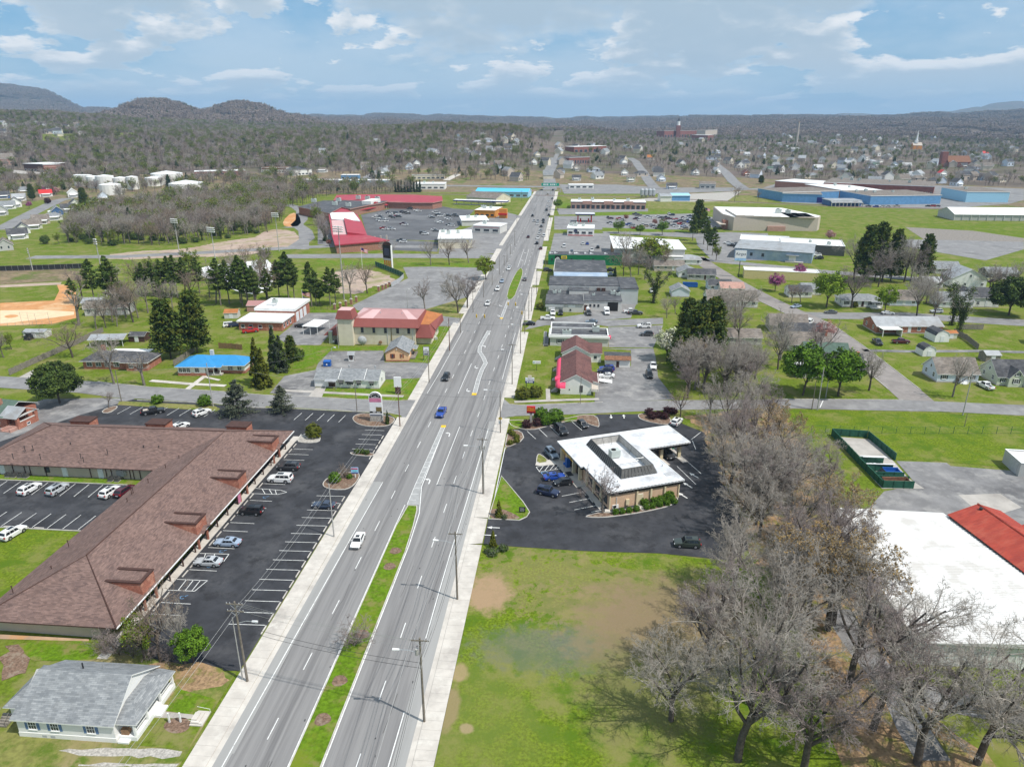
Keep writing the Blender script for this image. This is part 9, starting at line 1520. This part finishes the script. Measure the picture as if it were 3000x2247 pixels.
  if base=='farbud':g=np.random.default_rng(i);p=lv[-1][0].reshape(-1,3);p=p[g.integers(0,len(p),420)]+g.normal(0,.5,(420,3));V,F=leaf_quads(p,np.full(420,.42),g);parts.append(('leaves',np_mesh('leaves',V,F,['leaf_lime2','leaf_gold','leaf_gold2'],g.integers(0,3,420))))
  if base=='fargreen':V,F,mi=cloud(sd,3.4,3.4,4.6,6,900,.6,50,.3,shape='cone');parts=[('trunk',lv_mesh(lv,0,1,'trunk','Bd')),('leaves',np_mesh('leaves',V,F,['leaf_dark','leaf_mid2'],mi))]
 TREES[kind]=parts;return parts
NAMES=dict(oak='bare_tree',oakbud='budding_tree',bare='bare_tree',pruned='pruned_tree',shrubbare='bare_shrub',bud='budding_tree',lime='leafing_tree',maple='leafing_tree',fresh='leafing_tree',blossom='blossom_tree',rose='budding_tree',redbud='redbud_tree',blush='blossom_tree',redleaf='red_leaf_tree',willow='willow_tree',magnolia='magnolia_tree',pine='pine_tree',spruce='spruce_tree',silver='cedar_tree',juniper='cedar_tree',arbor='arborvitae',ball='clipped_bush',purple='purple_bush',gold='golden_bush',yew='clipped_bush',straw='ornamental_grass',low='low_bush',cone='conical_bush',ivy='ivy_clad_tree',farbare='bare_tree',farbud='budding_tree',fargreen='evergreen_tree')
PH=dict(oak=17,oakbud=17,bare=12,pruned=8,shrubbare=4,bud=12,lime=9,maple=9,fresh=9,blossom=9,rose=9,redbud=9,blush=9,redleaf=9,willow=9,magnolia=10,pine=16,spruce=13,silver=9,juniper=19,arbor=10.4,ball=1.75,purple=1.75,gold=1.75,yew=1.75,straw=1.6,low=1.7,cone=4.2,ivy=14,farbare=12,farbud=12,fargreen=11)
vr=random.Random(77)
def tree(kind,loc,H,label,group=None,w=1.0,rz=None):
 n=kind.rsplit('_',1)[-1];base=kind[:-len(n)-1]if n.isdigit()else kind;H=H*dict(bare=1.22,pine=1.15,juniper=1.1,lime=1.15,maple=1.1).get(base,1.0);s=H/PH[base];t=th(NAMES[base],label,'bush'if base in('ball','purple','gold','yew','low','cone','shrubbare')else('grass'if base=='straw'else'tree'),(loc[0],loc[1],loc[2]if len(loc)>2 else .0),vr.uniform(0,6.28)if rz is None else rz,group);t.scale=(s*w,s*w,s)
 for nm,me in tree_proto(kind):link(nm,me,t)
 return t
def T(c,x,y,kind,H,label,group=None,w=1.0):return tree(kind,G(c,x,y),H,label,group,w)
def inside(p,poly):
 x,y=p;c=False;j=len(poly)-1
 for i in range(len(poly)):
  if(poly[i][1]>y)!=(poly[j][1]>y)and x<(poly[j][0]-poly[i][0])*(y-poly[i][1])/(poly[j][1]-poly[i][1]+1e-12)+poly[i][0]:c=not c
  j=i
 return c
def plants():
 gr='bare trees of the right-hand grove'
 for c,x,y,k,H,l in(('L',150,1415,'oak_0',21,'great bare tree with pale limbs, lowest in the corner grove'),('L',945,890,'oak_1',20,'forked bare tree standing on the orange leaf litter beside the lane'),('L',1125,1190,'oak_2',20,'bare tree leaning over the lane bend in the grove'),('L',1440,1440,'oak_3',20,'bare tree right of the lane in the near corner'),('L',1870,1440,'oak_1',19,'many-stemmed bare tree at the bottom right corner'),('L',655,200,'oak_2',17,'bare tree with dark trunk by the upper lane'),('L',800,480,'oakbud_0',19,'budding tree with tawny twigs above the lane'),('L',2300,1100,'oak_0',19,'bare tree at the right edge over the white siding'),('L',420,620,'oak_3',17,'smaller bare tree inside the grove'),('L',-60,760,'oak_2',17,'bare tree with pale branches at the left rim of the corner grove'),('L',250,1020,'oak_1',19,'twin-stemmed bare tree in the middle of the corner grove'),('L',-330,1130,'oak_3',15,'low spreading bare tree reaching over the corner lawn'),('L',120,300,'oak_0',16,'bare tree at the shady top of the corner lawn'),('L',620,1500,'oak_2',19,'bare tree at the bottom edge between the two great ones')):T(c,x,y,k,H,l,None,1.12)
 k=0
 for x,y,kd,H in((42,92,'oakbud_1',17),(38,100,'oak_1',15),(46,104,'oak_2',17),(41,112,'oak_0',16),(48,113,'oakbud_0',16),(37,120,'oak_3',13),(44,124,'oak_1',16),(51,127,'oak_2',15),(38,133,'oak_0',13),(46,136,'oak_3',15),(41,145,'oak_2',14),(49,148,'oakbud_1',15),(37,153,'oak_1',12),(45,158,'oak_0',15),(50,165,'oak_2',13),(40,166,'oak_3',14),(46,173,'oak_1',15),(36,170,'bare_0',9)):tree(kd,(x+vr.uniform(-.8,.8),y),H*.95,'tall bare tree in the grove beside the bank car park'if'bud'not in kd else'tawny budding tree in the grove beside the bank car park',gr)
 for c,x,y,k,H in(('O',1700,1290,'oak_2',12),('O',1830,1240,'oak_0',15),('O',1990,1270,'oak_1',16),('O',2130,1240,'oak_3',14),('O',1760,1130,'oakbud_0',13),('O',2090,1130,'oak_2',13),('O',1640,1440,'bare_1',7)):T(c,x,y,k,H,'bare tree in the thicket between the rear car park and the green trees','bare trees of the thicket behind the rear car park')
 for c,x,y,k,H,l,w in(('O',1640,1060,'juniper_0',12,'dark evergreen under the white blossom at the rear car park',1.3),('O',1760,1010,'juniper_1',17,'tall bright evergreen behind the white blossom tree',1.1),('O',1880,960,'juniper_2',18,'tall evergreen, farthest right above the thicket',1.1),('O',1690,900,'juniper_0',16,'dark pointed evergreen at the top of the rear car park group',1.0),('O',1800,860,'spruce_0',17,'dark spruce at the back of the rear car park group',1.0)):T(c,x,y,k,H,l,None,w)
 T('O',1530,985,'blossom_0',11,'white blossom tree at the edge of the rear car park');T('O',1600,960,'maple_0',6,'small bright green tree beside the white blossom')
 T('C',1145,992,'bare_2',9.3,'small bare tree at the corner of the bank');T('C',985,880,'shrubbare_0',2.2,'bare brown shrub against the bank side wall')
 for i,q in en(((1237,1000),(1283,995),(1335,988),(1387,977),(1460,965),(1503,955),(1555,945),(1608,935),(1660,925))):T('C',*q,'ball_0',1.25,'small clipped green ball in the front row before the bank wall','clipped balls in the front row at the bank',.9)
 for i,q in en(((1445,935),(1517,925),(1563,915),(1622,903),(1610,890))):T('C',*q,'ball_0',1.5 if i<3 else 2.0,'clipped green bush in the back row before the bank wall','clipped bushes in the back row at the bank',1.0)
 for q in((483,420),(500,434),(525,455),(525,484),(478,497)):T('C',*q,'gold_0',1.2,'low golden bush in the mulch strip at the bank corner','golden bushes in the mulch strip',1.1)
 for q,l in(((598,375),'purple bush left of the bank pylon sign'),((675,362),'purple bush right of the bank pylon sign')):T('C',*q,'purple_0',2.0,l,None,1.1)
 for q,H,l in(((700,318),3.2,'round bright green bush, left behind the bank pylon sign'),((738,355),2.8,'round bright green bush in front of its larger neighbours'),((803,340),3.6,'largest round bright green bush right of the bank pylon sign')):T('C',*q,'ball_0',H,l)
 T('C',397,1018,'cone_0',3.6,'egg-shaped golden bush in the lower bank bed');T('C',437,1032,'low_0',1.0,'low grey-green bush beside the egg-shaped one');T('C',355,1237,'cone_0',3.4,'egg-shaped golden bush below the bank driveway');T('C',430,1260,'low_0',1.2,'grey-green cushion bush below the bank driveway, right',None,1.3);T('C',352,1290,'low_0',1.2,'grey-green cushion bush below the bank driveway, front',None,1.5);T('C',308,1275,'low_0',.9,'small grey-green cushion bush at the pavement below the bank driveway')
 for i,q in en(((1480,280),(1540,300),(1590,310),(1610,268),(1650,275),(1500,310))):T('C',*q,'purple_0',1.6,'dark purple hedge bush in the bed behind the bank','dark purple bushes behind the bank',1.4)
 T('F',830,598,'shrubbare_0',5.2,'spreading bare mauve shrub tree on the near median',None,1.15)
 T('B',297,322,'gold_0',3.4,'round golden evergreen on the gravel island by the office corner',None,.95);T('B',825,228,'cone_1',3.6,'dark narrow cone evergreen beside the arched tenant sign',None,.75)
 for q in((605,440),(640,440),(677,447)):T('B',*q,'yew_0',1.2,'clipped round bush on the small kerb island','clipped bushes on the small kerb island')
 T('B',515,615,'shrubbare_1',3.6,'brown bare shrub on the planted island',None,1.1);T('B',447,645,'ball_0',2.2,'green bush left of the bare shrub on the planted island');T('B',552,618,'ball_0',1.1,'small green bush behind the advertising board')
 T('E',1160,705,'bare_1',9.5,'bare tree with pale trunk behind the cottage');T('E',1335,722,'bare_0',8.5,'slim whitish bare tree right behind the cottage',None,.7);T('E',1040,690,'bud_0',8,'thin greening tree among the shrubs behind the cottage');T('E',1400,720,'maple_0',5.2,'bright yellow-green small tree at the car park corner')
 for q,H in(((760,650),4),((860,660),4.5),((960,680),4.5),((1080,690),3.5),((1240,700),3)):T('E',*q,'shrubbare_0',H,'tangled bare shrub between the cottage and the office block','tangled shrubs behind the cottage',1.2)
 T('M',485,1330,'magnolia_0',11.5,'big dark dome-shaped magnolia at the side street',None,1.02);T('A',1720,160,'silver_0',9.5,'wide silver-grey cedar, larger of the two beside the office lot',None,1.05);T('N',352,1405,'silver_1',7.5,'smaller silver-grey cedar beside the office lot');T('M',1280,1330,'ball_0',2.3,'square clipped light green bush on the verge',None,1.2);T('M',1665,1350,'ball_0',3.0,'round clipped bright green ball bush on the verge');T('M',880,1370,'bare_2',4.5,'little bare pinkish tree at the lane fork')
 T('M',925,1175,'bare_0',12.5,'tall bare tree entangled with wires before the dark ranch');T('M',1170,1185,'pruned_0',9,'stout pruned bare tree on the ranch lawn');T('M',590,960,'bare_1',10,'many-stemmed bare tree behind the magnolia',None,1.3);T('M',30,960,'bare_2',8,'bare tree at the far left lawn edge');T('M',95,895,'bud_1',6,'small leafing tree on the left lawn')
 T('M',1385,965,'juniper_0',17.5,'massive yellow-green cedar behind the ranch houses',None,1.15);T('M',1600,925,'juniper_1',19,'tall grey-green cedar beside the massive one',None,.95);T('N',160,1190,'arbor_0',13.5,'tall golden arborvitae clump in front of the fire station',None,1.15);T('N',300,1060,'arbor_1',13,'darker evergreen clump behind the golden arborvitae',None,1.2);T('N',470,980,'yew_0',3.6,'dark green bush at the church lawn edge',None,1.2);T('N',430,1000,'juniper_2',8,'grey-green low evergreen at the church lawn edge')
 T('O',365,1290,'gold_0',3.2,'clipped golden bush, left under the hearing shop sign',None,1.15);T('O',467,1275,'gold_0',3.0,'clipped golden bush, right under the hearing shop sign',None,1.15);T('O',500,570,'gold_0',2.8,'rounded golden bush beside the workshop canopy')
 pn='tall pines by the running track'
 for c,x,y,H in(('N',75,560,17),('N',135,560,15),('N',30,540,18),('N',240,525,13),('N',330,500,15),('N',405,500,18),('N',450,490,15),('N',590,550,16),('N',628,545,13),('N',742,545,14),('N',785,530,13),('M',1330,470,14),('M',1390,460,15),('M',1440,480,16),('M',1510,470,15),('M',1250,460,13),('M',1180,470,13),('M',1790,540,17),('M',1860,530,16),('M',1950,520,16),('M',2010,520,15)):T(c,x,y,'pine_%d'%vr.randint(0,3),H,'tall open pine in the row between fire station and running track'if c=='N'else'pine of the dense clump behind the cedars',pn if c=='N'else'pines of the clump behind the cedars')
 T('M',930,610,'pine_1',20,'very tall dark-topped pine beside the leaning floodlight');T('M',770,520,'pine_2',16,'tall dark pine left of the leaning floodlight')
 for c,x,y,k,H in(('M',640,700,'pruned_1',13),('M',780,730,'bare_0',10),('M',1080,675,'bare_1',14),('M',1020,640,'bare_2',13),('M',860,720,'bare_1',9),('M',950,710,'bare_2',8),('M',1200,600,'bare_0',12),('M',1300,590,'bare_2',11),('M',1400,580,'bare_0',10),('M',1120,640,'bare_0',11),('M',2170,520,'bare_1',15),('M',2080,540,'bare_0',13)):T(c,x,y,k,H,'dark gnarled pruned tree at the ball field'if'pruned'in k else'bare tree of the thicket beside the ball field',None if'pruned'in k else'bare trees beside the ball field')
 for c,x,y,k,H,l in(('N',908,480,'bare_0',13,'bare tree left of the running track'),('N',1040,442,'bare_1',12,'rounded bare tree on the running track verge'),('N',1505,580,'bare_2',11,'lone bare tree at the edge of the big empty lot'),('N',1775,600,'oak_0',17,'largest bare tree on the strip beside the avenue'),('N',1850,560,'oak_2',15,'mauve bare tree behind the largest one on the avenue strip'),('N',1555,217,'bare_0',11,'bare tree on the junction verge, left of three'),('N',1705,212,'bare_1',12,'bare tree on the junction verge, middle of three'),('N',1860,195,'bare_2',12,'bare tree on the junction verge, right of three'),('N',2000,330,'willow_0',11,'yellow-green leafing tree on the avenue strip'),('N',1185,225,'bare_0',12,'bare tree behind the scoreboard'),('N',655,525,'fresh_0',6,'small fresh green tree under the pines'),('N',730,60,'redleaf_0',4,'small red-leaved tree by the service lane')):T(c,x,y,k,H,l)
 for x,y,k,H,l in((510,1010,'fresh_0',9,'round green tree at the end of the brick strip'),(1000,1200,'fresh_1',9,'round green tree before the superstore car park, left'),(1175,1215,'fresh_0',7,'round green tree before the superstore car park, middle'),(1355,1215,'fresh_1',10,'round green tree before the superstore car park, right'),(1640,1200,'juniper_0',20,'tall dark evergreen at the superstore lane'),(1600,1260,'pine_0',14,'pine at the left of the superstore lane group'),(1690,1290,'pine_1',17,'pine in the middle of the superstore lane group'),(1760,1380,'pine_2',14,'pine at the near end of the superstore lane group'),(1720,1340,'pine_3',13,'pine behind the near end of the superstore lane group'),(1790,1420,'bud_0',9,'leafing tree at the foot of the superstore lane group'),(1060,1100,'redleaf_0',5,'small rust-red tree in the superstore car park, left'),(1295,1140,'redleaf_1',5,'small rust-red tree in the superstore car park, right')):T('S',x,y,k,H,l)
 T('O',1400,215,'willow_1',15,'broad yellow-green willow behind the workshop',None,1.5);T('O',1420,520,'ivy_0',15,'large ivy-clad bare tree behind the workshop',None,1.2)
 for x,y,H,k in((1200,215,15,'bare_0'),(1180,300,11,'bare_1'),(1240,330,12,'bare_2'),(1300,290,12,'bare_0'),(1520,250,10,'bare_1'),(1350,330,11,'bare_2'),(1530,640,7,'bare_0'),(1600,610,7,'bare_2'),(1110,310,5,'spruce_0')):T('O',x,y,k,H,'bare tree in the cluster behind the workshop'if'bare'in k else'small spruce beside the slate blue warehouse','bare trees behind the workshop'if'bare'in k else None)
 for x,y,k,H,l in((195,425,'redbud_0',8,'magenta redbud in full bloom by the brown lane'),(390,322,'redbud_1',7,'darker magenta redbud behind the brown lane'),(610,555,'lime_0',13,'large lime green tree beside the residential street'),(1085,592,'lime_1',9,'smaller round lime green tree on the residential street'),(585,850,'rose_0',8.5,'spreading rose-budded tree on the lane corner'),(955,1228,'oak_0',13.5,'large grey bare tree on the corner opposite the cape house'),(1632,1278,'bare_0',10.5,'bare tree with dark trunk in front of the blue-white cape house'),(420,1265,'maple_0',13,'dense bright green tree, left of the pair below the lane'),(705,1270,'maple_1',12,'looser bright green tree, right of the pair below the lane'),(812,560,'oak_2',18,'tall dark bare tree before the white hip-roofed house'),(1625,700,'ivy_0',17,'ivy-clad leaning tree, left of the two by the board fence'),(1680,755,'ivy_1',16,'ivy-clad tree, right of the two by the board fence'),(2085,620,'magnolia_0',15,'dark glossy magnolia dome at the right edge'),(1340,630,'oak_1',15,'bare tree wrapped in creeper on the residential street'),(1480,640,'oak_3',13,'thin bare tree right of the creeper-wrapped one'),(745,540,'yew_0',2.4,'green bush left of the white hip-roofed house'),(840,555,'gold_0',2.2,'yellow-green bush at the porch of the white hip-roofed house'),(330,520,'bare_1',7,'twin bare trees at the kerb of the brown lane'),(400,520,'bare_2',7,'second of the twin bare trees at the kerb of the brown lane')):T('P',x,y,k,H,l)
 for x,y,k,H in((830,330,'oak_1',22),(905,350,'juniper_0',24),(1000,345,'juniper_1',25),(1060,350,'oak_3',22),(1130,340,'juniper_2',22),(1240,350,'oak_0',23),(1290,360,'oak_2',20),(1380,340,'juniper_0',20),(1030,390,'oak_2',18)):T('P',x,y,k,H,'lofty dark tree of the old copse above the brick ranch','lofty trees of the old copse',.85)
 T('T',635,1265,'blush_0',7,'round pink blossom tree below the field strip');T('T',80,800,'juniper_2',9,'dark round evergreen at the factory corner',None,1.6)
 for x,y,k,H,l in((1380,885,'spruce_0',20,'lone dark evergreen in front of the white tanks'),(690,1000,'juniper_0',16,'dark evergreen between the far left street houses'),(265,935,'juniper_1',14,'green-brown evergreen at the far left street'),(130,870,'spruce_1',9,'small dark evergreen at the end of the far left street'),(350,870,'redbud_0',7,'pink blossoming tree at the end of the far left street'),(460,890,'blush_0',8,'pale blossoming tree beside the white chapel-like house'),(1000,960,'oak_0',17,'big dark bare tree right of the far left street'),(980,940,'oak_2',16,'second big dark bare tree right of the far left street'),(240,1000,'redbud_1',6,'purple shrub tree on the far left street'),(390,960,'purple_0',5,'dark purple round tree on the far left street'),(370,1285,'yew_0',5,'dark shrub at the edge of the wood above the lawn'),(480,1290,'bud_0',7,'leafing tree at the edge of the wood above the lawn')):T('Q',x,y,k,H,l)
 for i in range(9):T('R',1130+25*i,868,'spruce_%d'%(i%2),11+i%3,'dark evergreen in the dense row beside the pale blue box building','row of dark evergreens by the pale blue box',.7)
 for lab,q,n_,lo,hi in(('bare tree of the tangle between ball field and running track',((500,560),(1100,330),(1750,250),(2200,230),(2150,460),(1500,620),(800,740)),34,9,14),('bare tree of the thicket right of the rear car park',((3000,0),(0,0)),0,9,12)):
  if not n_:continue
  po=gp('M',*q);xs=[p[0]for p in po];ys=[p[1]for p in po];k=0
  while k<n_:
   p=(vr.uniform(min(xs),max(xs)),vr.uniform(min(ys),max(ys)))
   if inside(p,po):k+=1;tree(('bare_0','bare_1','bare_2','pine_1','bud_0','bare_2')[k%6],p,vr.uniform(lo,hi),('leafy 'if k%6 in(3,4)else'')+lab,lab.replace('bare tree','trees'))
 for k in range(34):
  c,x,y=(('O',vr.uniform(1560,2200),vr.uniform(1130,1300))if k<16 else('P',vr.uniform(20,520),vr.uniform(980,1150))if k<20 else('P',vr.uniform(1250,2150),vr.uniform(380,560))if k<28 else('O',vr.uniform(1960,2200),vr.uniform(580,900)));T(c,x,y,('oak_1','bare_2','oak_3','bare_0')[k%4],vr.uniform(10,14),'bare tree standing among the houses right of the avenue','bare trees among the houses right of the avenue')
 for k in range(11):tree('oak_%d'%(k%4),(vr.uniform(34,48),vr.uniform(86,172)),vr.uniform(13,17),'slender bare tree inside the right-hand grove','slender trees of the right-hand grove',1.15)
plants()
# == woods: the nearest trees one by one, the rest as one mass
def woods():
 r_=random.Random(3)
 zones=[(gp('Q',(480,1275),(900,1300),(1350,1312),(1800,1245),(2200,1195),(2200,870),(1700,900),(1450,905),(1100,985),(880,1000),(650,1100)),7.0),(gp('R',(0,1150),(180,1110),(220,1090),(250,1000),(250,830),(0,800)),6.5),(gp('R',(255,1000),(440,960),(560,905),(660,890),(1280,880),(1290,845),(700,830),(300,830)),8),(gp('R',(480,1080),(560,1300),(600,1310),(490,1050)),6),(gp('R',(10,790),(300,810),(480,760),(300,700),(60,720)),12),(gp('S',(1830,960),(2212,960),(2212,905),(1950,900)),22)]
 pts=[]
 for poly,sp in zones:
  xs=[p[0]for p in poly];ys=[p[1]for p in poly];y=min(ys)
  while y<max(ys):
   x=min(xs)
   while x<max(xs):
    p=(x+r_.uniform(-.45,.45)*sp,y+r_.uniform(-.45,.45)*sp)
    if inside(p,poly):pts.append(p)
    x+=sp
   y+=sp
 pts.sort(key=lambda p:p[0]**2+p[1]**2)
 near,rest=pts[:165],pts[165:]
 for p in near:
  k=r_.choice(['bare_0','bare_1','bare_2','bare_0','bare_2','farbare_1','ivy_0','bud_1'])if r_.random()<.8 else'farbare_%d'%r_.randint(0,2)
  tree(k,p,r_.uniform(9,15),{'bare':'bare grey tree of the wood behind the cleared bank','farb':'slim bare tree of the wood behind the cleared bank','ivy_':'ivy-clad tree of the wood behind the cleared bank','bud_':'greening tree of the wood behind the cleared bank'}[k[:4]],'trees of the wood behind the cleared bank')
 for i in range(60):
  p=near[int(i*2.4)];
  if i%2:tree('yew_0',(p[0]+r_.uniform(-4,4),p[1]+r_.uniform(-4,4)),r_.uniform(2,4),'green undergrowth shrub of the wood behind the cleared bank','undergrowth of the wood',1.6)
 pc=bpy.data.collections.new('wood_kinds');kinds=['farbare_0','farbare_1','farbare_2','farbud_0','farbud_1','fargreen_0','farpatch_0','farpatch_1','farpatch_2']
 for k in kinds:
  V,F,MI,mats,o=[],[],[],[],0
  if k.startswith('farpatch'):
   g=np.random.default_rng(int(k[-1])+40);n=44;i=int(k[-1])
   for q in range(n):
    c=np.array([g.uniform(-24,24),g.uniform(-24,24),0]);v,f,m=cloud(int(g.integers(1e6)),3.6,3.6,g.uniform(4.5,7),g.uniform(6,8),52,1.25,16,.5,mats=2);V.append(v+c);F.append(f+o);o+=len(v);MI.append(np.where(g.random()<[.06,.12,.08][i],2+m%2,m%2));
   mats=['twig_brown','twig_mauve','leaf_gold2','leaf_dark']
  else:
   for nm,me in tree_proto(k):
    nv=len(me.vertices);co=np.empty(nv*3);me.vertices.foreach_get('co',co);li=np.empty(len(me.loops),int);me.loops.foreach_get('vertex_index',li);mi=np.empty(len(me.polygons),int);me.polygons.foreach_get('material_index',mi);V.append(co.reshape(-1,3));F.append(li.reshape(-1,4)+o);MI.append(mi+len(mats));mats+=[m.name for m in me.materials];o+=nv
  ob=bpy.data.objects.new(k,np_mesh(k,np.concatenate(V),np.concatenate(F),mats,np.concatenate(MI)));pc.objects.link(ob)
 order=sorted(kinds)
 ng=bpy.data.node_groups.new('wood_mass','GeometryNodeTree');ng.interface.new_socket('Geometry',in_out='INPUT',socket_type='NodeSocketGeometry');ng.interface.new_socket('Geometry',in_out='OUTPUT',socket_type='NodeSocketGeometry');N,L=ng.nodes,ng.links
 gi,go=N.new('NodeGroupInput'),N.new('NodeGroupOutput');ci=N.new('GeometryNodeCollectionInfo');ci.inputs['Collection'].default_value=pc;ci.inputs['Separate Children'].default_value=True;ci.inputs['Reset Children'].default_value=True;ip=N.new('GeometryNodeInstanceOnPoints');ip.inputs['Pick Instance'].default_value=True
 def attr(n,t):a=N.new('GeometryNodeInputNamedAttribute');a.data_type=t;a.inputs['Name'].default_value=n;return a.outputs[0]
 cx=N.new('ShaderNodeCombineXYZ');L.new(attr('turn','FLOAT'),cx.inputs[2]);L.new(gi.outputs[0],ip.inputs['Points']);L.new(ci.outputs[0],ip.inputs['Instance']);L.new(attr('kind_index','INT'),ip.inputs['Instance Index']);L.new(cx.outputs[0],ip.inputs['Rotation']);L.new(attr('size','FLOAT'),ip.inputs['Scale']);L.new(ip.outputs[0],go.inputs[0])
 def mass(name,P,K,S):
  me=bpy.data.meshes.new(name);P=np.asarray(P,np.float32);me.vertices.add(len(P));me.vertices.foreach_set('co',P.ravel());n=len(P)
  for nm,ty,d in(('kind_index','INT',np.asarray(K,np.int32)),('size','FLOAT',np.asarray(S,np.float32)),('turn','FLOAT',np.random.default_rng(1).uniform(0,6.28,n).astype(np.float32))):a=me.attributes.new(nm,ty,'POINT');a.data.foreach_set('value',d)
  o=stuff(link(name,me));o.modifiers.new('wood','NODES').node_group=ng;return o
 ix={k:order.index(k)for k in kinds};g=np.random.default_rng(9)
 def choose(n,w):return np.array([ix[k]for k in w[0]])[g.choice(len(w[0]),n,p=w[1])]
 P=[(x,y,hz(x,y)-.2)for x,y in rest];W1=(['farbare_0','farbare_1','farbare_2','farbud_0','farbud_1','fargreen_0'],[.3,.26,.24,.11,.08,.01]);mass('wood',P,choose(len(P),W1),g.uniform(.75,1.3,len(P)))
 n=52000;r=np.sqrt(g.uniform(860**2,2500**2,n));th=g.uniform(-R(43),R(43),n);X,Y=np.sin(th-YAW)*r,np.cos(th-YAW)*r;u=(1500+FPX*np.tan(th))*.73733
 dens=np.where(u<650,.95,np.where(u<1150,.62+.25*(r>1250),.3+.25*np.clip((r-1300)/1200,0,1)));cl=.5+.5*np.sin(X/95+1.7*np.sin(Y/130))*np.cos(Y/105+1.1*np.sin(X/160));dens=np.where(u>650,dens*(.35+1.1*cl),dens)
 keep=g.random(n)<dens
 road=lambda x,y:(np.abs(x+28+(np.clip(y-1000,0,3000))*.012)<13)&(y<2600);keep&=~road(X,Y);keep&=~((np.abs(u-125*.0)<-1));keep&=~((r<1000)&(u>1150));keep&=~((r<905)&(u>450))
 f1=gp('Q',(335,400),(625,395),(625,470),(340,470));d_=np.hypot(X,Y)
 fl=[GH('Q',*p)[:2]for p in((345,405),(620,400),(615,455),(350,462))];fl2=[GH('Q',*p)[:2]for p in((940,395),(1100,390),(1090,430),(950,425))];hs=[GH('S',1300,840)[:2],GH('S',1190,690)[:2],GH('S',1090,590)[:2],GH('S',2010,840)[:2],GH('S',1860,700)[:2],GH('S',1760,620)[:2]]
 pa('meadow',fl,max(hz(*p)for p in fl)+.6,'grass_dry')if False else None
 def nearseg(a,b,w):
  a,b=np.array(a),np.array(b);ab=b-a;t=np.clip(((X-a[0])*ab[0]+(Y-a[1])*ab[1])/(ab@ab),0,1);return np.hypot(X-a[0]-ab[0]*t,Y-a[1]-ab[1]*t)<w
 for a,b in zip(hs[:2],hs[1:3]):keep&=~nearseg(a,b,14)
 for a,b in zip(hs[3:5],hs[4:6]):keep&=~nearseg(a,b,14)
 for o in[o for o in COL.objects if o.parent is None and o.get('category')in('house','building','church','school','hotel','tower','factory','mill','chimney','warehouse','shop row')]:
  x,y=o.location.x,o.location.y
  if hypot(x,y)>840:s=8 if o['category']=='house'else 26;keep&=~((np.abs(X-x)<s)&(Y-y<s)&(Y-y>-s*1.8))
 pf=[(np.array(fl),0),(np.array(fl2),0)]
 idx=np.nonzero(keep)[0];ok=[i for i in idx if not(560>u[i]>80 and r[i]>1200 and(inside((X[i],Y[i]),fl)or inside((X[i],Y[i]),fl2)))];X,Y,r,u=X[ok],Y[ok],r[ok],u[ok];Z=height(X,Y)-.4
 K=choose(len(X),(W1[0],[.29,.25,.25,.11,.075,.025]));mass('hill_wood',np.stack([X,Y,Z],1),K,g.uniform(.7,1.25,len(X))*np.where(u>1150,.85,1.0))
 for fq in(fl,fl2):
  mb=MB();mb.face([(p[0],p[1],hz(*p)+1.2)for p in fq]);struct(mb.obj('meadow','grass'))
 n=26000;r=np.sqrt(g.uniform(2450**2,7200**2,n));th=g.uniform(-R(42),R(42),n);X,Y=np.sin(th-YAW)*r,np.cos(th-YAW)*r;u=(1500+FPX*np.tan(th))*.73733;dens=np.where((u>1100)&(r<3300),.45,.95);kp=g.random(n)<dens;X,Y=X[kp],Y[kp];mass('distant_wood',np.stack([X,Y,height(X,Y)-2],1),choose(len(X),(['farpatch_0','farpatch_1','farpatch_2'],[.4,.2,.4])),g.uniform(.8,1.35,len(X)))
woods()
# == the hazy air
def haze():
 m=bpy.data.materials.new('haze');m.use_nodes=True;nt=m.node_tree;nt.nodes.clear();out=nt.nodes.new('ShaderNodeOutputMaterial');v=nt.nodes.new('ShaderNodeVolumePrincipled');v.inputs['Color'].default_value=(.44,.7,1.0,1);v.inputs['Density'].default_value=HAZE;v.inputs['Anisotropy'].default_value=.0;nt.links.new(v.outputs[0],out.inputs['Volume'])
 b=MB().box(-15700,-15700,-1.5,15700,15700,430);o=b.obj('haze',m);stuff(o)
HAZE=8.5e-5
haze()
